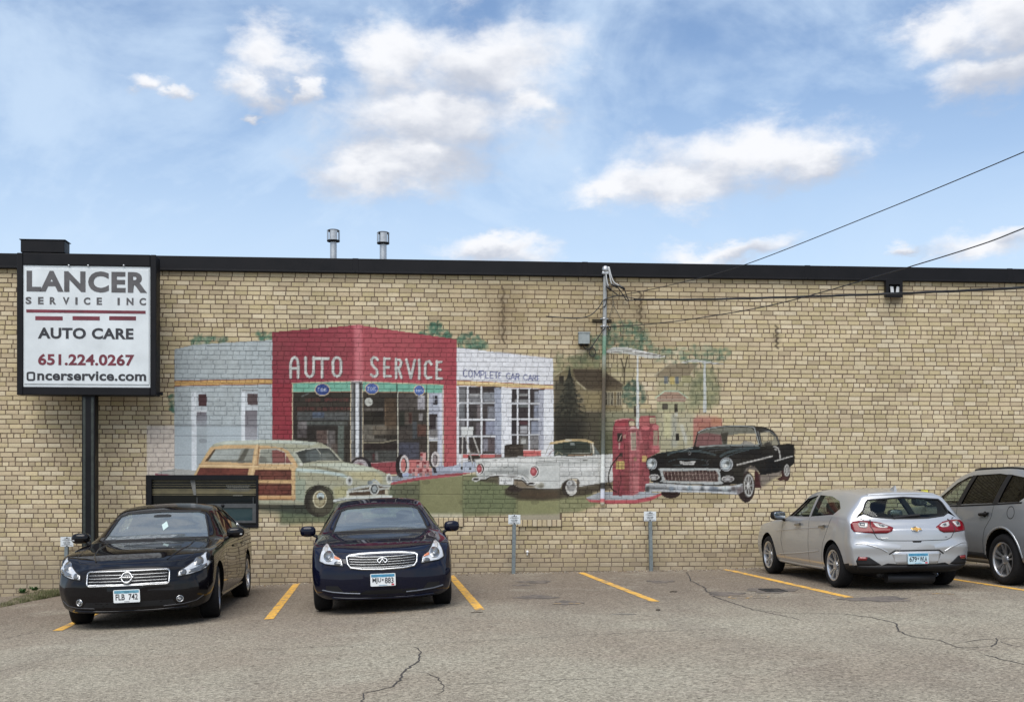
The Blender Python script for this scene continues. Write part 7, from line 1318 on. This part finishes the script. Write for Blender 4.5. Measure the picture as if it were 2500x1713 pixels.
blk, bv, body = build_car("black_sedan", "glossy black sedan with chrome bar grille and Iowa plate FLB 742", ST, prof([.15, .28, .42, .55, .70, .85], [.06, .015, .0, .005, .07, .18], .34, .92), prof([.2, .5, .9, 1.05], [.1, .0, .03, .1], .22, .88), 1.388, .335, .245, .238, 'twin', P_BLACK, (-1.8, .75), SW, WS, RW, track=.93, turn=R(6))
t = blk
def rr(x, z0, z1, r): return rrect(-x, x, z0, z1, r, 4)
g_ = P(t, "grille", patch(bv, 'F', rr(.475, .525, .692, .035), .004, .05), MATS["grille_black"]); P(t, "grille_surround", strip(bv, 'F', rr(.475, .525, .692, .035), .017, .014, .05, True, .006), M_CHROME, g_); P(t, "grille_base_bar", strip(bv, 'F', [(-.455, .540), (0, .536), (.455, .540)], .018, .014, .05, False, .004), M_CHROME, g_)
for z in (.578, .613, .650): P(t, "grille_bar", strip(bv, 'F', [(-.45, z), (0, z - .003), (.45, z)], .0085, .010, .05, False, .005), M_CHROME, g_)
em = P(t, "emblem", strip(bv, 'F', ngon(0, .612, .058, .058, 26), .016, .030, .02, True, .006), M_CHROME); P(t, "emblem_bar", strip(bv, 'F', [(-.076, .612), (.076, .612)], .026, .034, .03, False, .003), M_CHROME, em)
me = text_mesh("NISSAN", 1, .01, .0008, 1.1, fit=(.13, .014)); o = obj("emblem_lettering", me, M_TRIM, em); o.matrix_local = Matrix.Translation(cast(bv, 'F', 0, .612, .042)) @ Matrix.Rotation(R(90), 4, 'Z') @ FACE_CAM
HL = [(.565, .600), (.57, .655), (.66, .715), (.78, .81), (.845, .872), (.852, .80), (.865, .765), (.905, .745), (.87, .685), (.80, .645), (.68, .612)]
lamp_set(t, bv, HL, [("projector_ring", ngon(.775, .755, .052, .055), M_CHROME, .010), ("projector", ngon(.775, .755, .040, .042), M_LAMPD, .013), ("lower_strip", [(.68, .63), (.80, .655), (.865, .70), (.86, .73), (.78, .70), (.69, .67)], M_LAMPD, .009), ("inner_bulb", ngon(.625, .645, .034, .036), M_LAMPD, .010)])
plate_assy(t, (2.425, 0, .405), (0, 0, R(90)), "FLB 742", 'iowa')
for s in (1, -1):
    f = (lambda p: p) if s == 1 else mirrorp; sd_ = 'L' if s == 1 else 'R'
    lamp = P(t, "fog_lamp", strip(bv, 'F', f(ngon(.585, .335, .036, .036, 16)), .012, .006, .02, True, .004), M_CHROME); P(t, "fog_lens", patch(bv, 'F', f(ngon(.585, .335, .028, .028, 14)), .004, .03, .004), M_LAMPD, lamp); P(t, "fog_bulb", patch(bv, 'F', f(ngon(.585, .330, .010, .010, 10)), .008, .03, .004), M_LED, lamp)
    P(t, "bumper_groove", strip(bv, 'F', f([(.40, .262), (.62, .272), (.76, .30), (.83, .35)]), .010, .004, .05, False, .002), mat("satin_black_edge", (.05, .05, .055), .3, .3)); door_mirror(t, .52, s * 1.02, 1.045, s, P_BLACK, (.085, .118, .072), True)
    P(t, "hood_crease", strip(bv, 'T', [(.95, s * .55), (1.4, s * .56), (1.85, s * .50), (2.1, s * .42)], .02, .002, .06, False, .010), P_BLACK); P(t, "fender_seam", strip(bv, 'T', [(.9, s * .77), (1.4, s * .73), (1.9, s * .70), (2.05, s * .62)], .009, .001, .06), M_TRIM)
    for xs_ in ([(.72, .93), (.74, .6), (.66, .26)], [(-.42, 1.0), (-.44, .6), (-.40, .26)], [(-1.2, 1.0), (-1.05, .7), (-.98, .5)]): P(t, "door_seam", strip(bv, sd_, xs_, .008, .001), M_TRIM)
    for x in (-.12, -.95): P(t, "door_handle", strip(bv, sd_, [(x, .845), (x - .2, .85)], .032, .034, .05, False, .012), M_CHROME)
    P(t, "sill_skirt", strip(bv, sd_, [(.95, .235), (0, .225), (-.95, .24)], .06, .014, .1, False, .008), P_BLACK); P(t, "window_moulding", strip(bv, sd_, [(.50, 1.01), (-.4, 1.03), (-1.12, 1.06), (-1.24, 1.14), (-1.10, 1.26), (-.85, 1.345)], .014, .003, .06, False, .004), M_CHROME)
P(t, "hood_seam", strip(bv, 'T', [(2.05, -.62), (2.14, -.45), (2.19, -.2), (2.2, 0), (2.19, .2), (2.14, .45), (2.05, .62)], .009, .0015, .06), M_TRIM)
P(t, "lower_intake", patch(bv, 'F', [(-.50, .335), (.50, .335), (.55, .27), (-.55, .27)], .002, .05, 0), M_TRIM); P(t, "chin_lip", strip(bv, 'F', [(-.66, .235), (-.3, .222), (0, .218), (.3, .222), (.66, .235)], .02, .012, .05, False, .006), P_BLACK); P(t, "cowl", patch(bv, 'T', [(.82, -.66), (.95, -.6), (.96, 0), (.95, .6), (.82, .66), (.80, 0)], .002, .06, 0), M_TRIM)
for y0, y1 in ((.55, .02), (.02, -.5)): P(t, "wiper", strip(bv, 'T', [(.88, y0), (.80, (y0 + y1) / 2), (.77, y1)], .02, .012, .05, False, .006), M_TRIM)
P(t, "windshield_seal", strip(bv, 'F', WS, .022, .001, .05, True), M_TRIM); seats(t, -.15, -1.05, .36, (.58, .86)); bm = bmesh.new(); sell(bm, (.22, 0, 1.29), (.02, .12, .034), .5); P(t, "rear_view_mirror", bm, M_SEAT)
P(t, "window_sticker", patch(bv, 'F', [(.06, 1.115), (.115, 1.165), (.075, 1.235), (.02, 1.19)], -.006, .04, 0), mat("pale_permit_card", (.36, .46, .45), .6, var=.1, vscale=60)); P(t, "sunroof", patch(bv, 'T', [(-.2, -.38), (-.2, .38), (-.7, .38), (-.7, -.38)], .001, .08, 0), M_PANE)
place_car(t, -3.58, -3.36, R(-88.6), .036)
# ------------------------------------------------------------------ silver hatchback, tail to the camera
ST = [(2.26, .22, .70, .77, .46, .70, .66, .5, .70, .72), (2.1, .2, .80, .86, .5, .82, .74, .6, .78, .8), (1.35, .2, .83, .89, .55, .86, .86, .66, .9, .93), (.95, .19, .83, .895, .57, .865, .91, .70, .96, .985), (.80, .19, .83, .895, .58, .865, .92, .72, .975, 1.0), (.0, .19, .83, .895, .6, .86, .96, .60, 1.355, 1.41), (-.4, .19, .83, .895, .6, .86, .975, .605, 1.385, 1.44), (-1.0, .19, .83, .895, .61, .86, 1.0, .60, 1.38, 1.435), (-1.5, .2, .835, .90, .62, .865, 1.02, .585, 1.345, 1.40), (-1.74, .22, .83, .89, .63, .85, 1.01, .59, 1.31, 1.36), (-1.84, .23, .82, .88, .63, .845, 1.0, .645, 1.20, 1.235), (-1.985, .25, .82, .88, .62, .84, .95, .715, .99, 1.015), (-2.06, .26, .82, .875, .60, .83, .90, .70, .945, .965), (-2.15, .28, .80, .86, .55, .81, .80, .66, .865, .88)]
RW = [(-.54, 1.035), (-.30, 1.01), (0, 1.005), (.30, 1.01), (.54, 1.035), (.63, 1.075), (.632, 1.11), (.575, 1.22), (.53, 1.265), (0, 1.30), (-.53, 1.265), (-.575, 1.22), (-.632, 1.11), (-.63, 1.075)]; WS = [(-.66, 1.0), (.66, 1.0), (.55, 1.32), (0, 1.36), (-.55, 1.32)]
SW = [([(.55, .985), (.10, 1.27), (-.30, 1.325), (-.40, 1.0)], G_SIDE), ([(-.47, 1.005), (-.38, 1.33), (-.85, 1.315), (-1.20, 1.25), (-1.42, 1.14), (-1.30, 1.05)], G_SIDE)]
hat, bv, body = build_car("silver_hatchback", "silver hatchback parked nose to the wall, gold emblem and plate 679 WLA", ST, prof([.15, .45, .75], [.06, 0, .08], .30, .88), prof([.25, .36, .50, .62, .70, .82, .95, 1.05], [.05, .0, .0, -.02, .02, .015, .04, .08], .20, .87, 2.6), 1.35, .318, .215, .222, 'split', P_SILVER, (-1.86, .78), SW, WS, RW, track=.895, glass=(None, G_SIDE, None))
t = hat
_tr = [m.name for m in body.data.materials].index("black_plastic_trim")
for pl in body.data.polygons:
    c_ = pl.center
    if c_.z < .355 and c_.x < -1.62: pl.material_index = _tr
TL = [(.315, .882), (.46, .948), (.60, .972), (.72, .975), (.80, .965), (.835, .93), (.84, .87), (.82, .825), (.60, .805), (.42, .805), (.35, .835)]
for s in (1, -1):
    f = (lambda p: p) if s == 1 else mirrorp; sd_ = 'L' if s == 1 else 'R'
    h = P(t, "tail_light", patch(bv, 'B', f(TL), .008, .03, .02), M_RED); P(t, "lamp_seam", strip(bv, 'B', f([(.575, .985), (.615, .90), (.585, .805)]), .010, .011, .02), M_TRIM, h)
    P(t, "white_insert", patch(bv, 'B', f([(.375, .892), (.43, .923), (.56, .948), (.545, .90), (.50, .875), (.41, .872)]), .013, .03, .006), M_LED, h); P(t, "white_insert", patch(bv, 'B', f([(.625, .945), (.72, .955), (.755, .925), (.745, .885), (.67, .872), (.645, .90)]), .013, .03, .006), M_LED, h); P(t, "grey_insert", patch(bv, 'B', f([(.415, .897), (.45, .915), (.50, .925), (.49, .895), (.45, .885)]), .016, .03, .004), M_LAMPD, h); P(t, "grey_insert", patch(bv, 'B', f([(.665, .94), (.73, .95), (.735, .905), (.68, .897)]), .016, .03, .004), M_LAMPD, h)
    P(t, "bumper_pod", patch(bv, 'B', f([(.79, .485), (.66, .478), (.50, .365), (.60, .358), (.80, .358), (.815, .42)]), .005, .03, .008), M_TRIM); P(t, "rear_reflector", patch(bv, 'B', f([(.785, .478), (.68, .474), (.69, .43), (.795, .43)]), .012, .03, .008), M_REDD); door_mirror(t, .55, s * 1.0, 1.0, s, M_TRIM, (.075, .12, .075))
    P(t, "corner_guard", patch(bv, sd_, [(-1.80, .30), (-1.74, .345), (-1.96, .36), (-1.96, .30)], .004, .04, .008), M_TRIM)
    P(t, "bumper_crease", strip(bv, 'B', f([(.82, .66), (.70, .655), (.52, .60), (.42, .545)]), .02, .001, .04, False, .010), P_SILVER)
    for xs_ in ([(.62, .95), (.70, .6), (.60, .25)], [(-.44, .98), (-.46, .6), (-.42, .25)], [(-1.30, 1.02), (-1.02, .62), (-.93, .36), (-.9, .25)]): P(t, "door_seam", strip(bv, sd_, xs_, .008, .001), M_TRIM)
    for x in (.05, -.92): P(t, "door_handle", strip(bv, sd_, [(x, .86), (x - .19, .875)], .036, .032, .05, False, .012), M_CHROME)
    P(t, "sill_skirt", strip(bv, sd_, [(.93, .235), (0, .225), (-.93, .24)], .05, .010, .1, False, .006), P_SILVER); P(t, "side_crease", strip(bv, sd_, [(.9, .74), (0, .80), (-1.0, .86)], .016, .001, .08, False, .006), P_SILVER); P(t, "body_crease", strip(bv, sd_, [(.85, .36), (0, .42), (-.85, .50)], .018, .001, .08, False, .008), P_SILVER)
P(t, "tailgate_seam", strip(bv, 'B', [(.70, 1.01), (.66, .99), (.615, .90), (.585, .80), (.545, .735), (.46, .705), (0, .698), (-.46, .705), (-.545, .735), (-.585, .80), (-.615, .90), (-.66, .99), (-.70, 1.01)], .009, .001, .04), M_TRIM)
P(t, "release_handle", patch(bv, 'B', [(-.075, .702), (.075, .702), (.055, .675), (-.055, .675)], .003, .03, .006), M_TRIM)
PRC = [(-.40, .515), (-.325, .565), (.325, .565), (.40, .515), (.32, .372), (-.32, .372)]; P(t, "plate_recess", strip(bv, 'B', [(.40, .515), (.325, .565), (-.325, .565), (-.40, .515)], .018, .004, .04), M_TRIM); P(t, "recess_panel", patch(bv, 'B', [(-.36, .52), (-.31, .55), (.31, .55), (.36, .52), (.30, .375), (-.30, .375)], .004, .05, .004), P_SILVER)
pr = cast(bv, 'B', 0, .46, .012); plate_assy(t, (pr.x - .012, 0, .455), (0, 0, R(-90)), "679 WLA", 'pale')
dif = P(t, "lower_valance", patch(bv, 'B', [(-.80, .358), (-.6, .356), (.6, .356), (.80, .358), (.78, .292), (.6, .285), (-.6, .285), (-.78, .292)], .006, .04, .01), M_TRIM)
M_GOLD = mat("gold_emblem", (.62, .36, .10), .3, .7); bt = [(-.078, -.012), (-.062, .016), (-.022, .016), (-.022, .030), (.022, .030), (.022, .016), (.078, .016), (.062, -.014), (.022, -.014), (.022, -.028), (-.022, -.028), (-.022, -.014)]
em = P(t, "emblem", patch(bv, 'B', [(u * 1.0, .853 + v) for u, v in bt], .012, .02, .010), M_GOLD); P(t, "emblem_edge", strip(bv, 'B', [(u, .853 + v) for u, v in bt], .006, .014, .02, True), M_CHROME, em)
for u0, u1, z in ((.50, .40, .738), (-.44, -.47, .745)): P(t, "model_badge", strip(bv, 'B', [(u0, z), (u1, z)], .012, .005, .03), M_CHROME)
P(t, "spoiler_edge", strip(bv, 'T', [(-1.70, -.50), (-1.725, -.25), (-1.73, 0), (-1.725, .25), (-1.70, .50)], .05, .006, .05, False, .006), P_SILVER); P(t, "rear_window_seal", strip(bv, 'B', RW, .022, .001, .05, True), M_TRIM)
P(t, "rear_wiper", strip(bv, 'B', [(.24, 1.01), (.05, 1.03), (-.17, 1.045)], .03, .012, .04, False, .010), M_TRIM)
bm = bmesh.new(); V0 = [bm.verts.new(v) for v in ((.10, .022, 0), (.10, -.022, 0), (-.09, -.022, 0), (-.09, .022, 0), (-.065, .004, .07), (-.065, -.004, .07), (-.085, -.004, .07), (-.085, .004, .07))]; [bm.faces.new([V0[k] for k in q]) for q in ((0, 1, 5, 4), (1, 2, 6, 5), (2, 3, 7, 6), (3, 0, 4, 7), (4, 5, 6, 7))]; bmesh.ops.recalc_face_normals(bm, faces=bm.faces[:]); fin = P(t, "roof_antenna", bm, P_SILVER); fin.location = cast(bv, 'T', -1.45, 0, -.008)
bm = bmesh.new(); tube(bm, [(-1.95, -.35, .16), (-1.95, .35, .17)], .07, 12); box(bm, -1.9, -1.2, -.45, .45, .16, .26, .03); P(t, "muffler", bm, M_BROWNDISC); seats(t, -.05, -1.05, .42, (.62, .85)); place_car(t, 6.52, -2.58, R(92.7), .010, .97)
# ------------------------------------------------------------------ grey crossover at the right edge
ST = [(2.32, .26, .74, .82, .55, .76, .80, .55, .86, .88), (2.15, .25, .85, .92, .58, .88, .90, .64, .95, .98), (1.412, .26, .89, .955, .62, .93, 1.02, .70, 1.07, 1.10), (1.05, .26, .89, .96, .65, .935, 1.05, .74, 1.12, 1.15), (.95, .26, .89, .96, .65, .93, 1.06, .76, 1.13, 1.165), (.10, .26, .89, .96, .68, .92, 1.10, .64, 1.56, 1.625), (-.3, .26, .89, .96, .68, .92, 1.12, .65, 1.625, 1.69), (-1.0, .26, .89, .96, .68, .92, 1.14, .65, 1.64, 1.705), (-1.7, .27, .89, .955, .68, .915, 1.17, .63, 1.59, 1.655), (-2.0, .28, .88, .95, .7, .90, 1.18, .60, 1.52, 1.58), (-2.2, .30, .86, .93, .7, .88, 1.12, .68, 1.28, 1.30), (-2.40, .33, .82, .88, .66, .82, 1.0, .66, 1.04, 1.06)]
SW = [([(.62, 1.10), (.10, 1.45), (-.20, 1.545), (-.30, 1.555), (-.20, 1.12)], G_SIDE), ([(-.30, 1.125), (-.40, 1.565), (-1.0, 1.58), (-1.22, 1.56), (-1.16, 1.155)], G_DARK), ([(-1.27, 1.16), (-1.30, 1.56), (-1.60, 1.52), (-1.80, 1.42), (-1.86, 1.24), (-1.78, 1.18)], G_DARK)]
suv, bv, body = build_car("grey_crossover", "grey silver crossover with black door handles cut off by the right edge of the frame", ST, prof([.2, .55, .9], [.06, 0, .10], .32, .95), prof([.3, .6, 1.0, 1.3], [.06, 0, .04, .1], .22, .93), 1.412, .362, .24, .245, 'split', P_GREY, (-2.0, .9), SW, [(-.70, 1.16), (.70, 1.16), (.58, 1.53), (0, 1.56), (-.58, 1.53)], [(-.6, 1.22), (.6, 1.22), (.52, 1.5), (-.52, 1.5)], archr=.43, track=.958, glass=(None, G_DARK, None))
t = suv
for s in (1, -1):
    sd_ = 'L' if s == 1 else 'R'
    for xs_ in ([(.70, 1.04), (.74, .6), (.66, .42)], [(-.22, 1.10), (-.23, .7), (-.21, .42)], [(-1.20, 1.14), (-1.15, .95), (-1.00, .78), (-.95, .6), (-.93, .42)]): P(t, "door_seam", strip(bv, sd_, xs_, .008, .001), M_TRIM)
    for x in (.12, -.88):
        h = P(t, "door_handle", strip(bv, sd_, [(x, .985), (x - .22, 1.0)], .042, .034, .05, False, .012), M_TRIM); P(t, "handle_cup", patch(bv, sd_, ngon(x - .11, .992, .05, .045, 14), .002, .04, 0), M_TRIM, h)
    P(t, "window_surround", strip(bv, sd_, [(.66, 1.085), (-.3, 1.105), (-1.2, 1.14), (-1.85, 1.17)], .022, .004, .08, False, .004), M_TRIM); P(t, "pillar_trim", patch(bv, sd_, [(-.19, 1.115), (-.30, 1.56), (-.41, 1.565), (-.31, 1.12)], .002, .06, 0), M_TRIM); P(t, "pillar_trim", patch(bv, sd_, [(-1.15, 1.15), (-1.21, 1.565), (-1.31, 1.56), (-1.28, 1.155)], .002, .06, 0), M_TRIM); P(t, "lower_cladding", patch(bv, sd_, [(.98, .43), (-.98, .43), (-.98, .27), (.98, .27)], .006, .08, .01), M_TRIM); P(t, "roof_rail", strip(bv, 'T', [(-.2, s * .60), (-.9, s * .615), (-1.7, s * .59)], .03, .012, .08, False, .01), M_TRIM); door_mirror(t, .68, s * 1.06, 1.18, s, M_TRIM, (.08, .12, .09))
P(t, "fuel_door", strip(bv, 'L', ngon(-1.62, 1.03, .085, .085, 22), .010, .001, .03, True), M_TRIM)
for xa in (1.412, -1.412): P(t, "arch_lip", strip(bv, 'L', [(xa + .445 * math.cos(a), .372 + .445 * math.sin(a)) for a in [math.radians(k) for k in range(5, 176, 10)]], .03, .006, .05, False, .006), P_GREY)
bm = bmesh.new(); p = cast(bv, 'T', -.55, .0, -.005); tube(bm, [(p.x, p.y, p.z), (p.x - .22, p.y, p.z + .34)], [.006, .003], 6); P(t, "aerial", bm, M_TRIM); seats(t, -.0, -1.0, .42, (.62, 1.0)); place_car(t, 8.97, -2.60, R(94.2), .012)
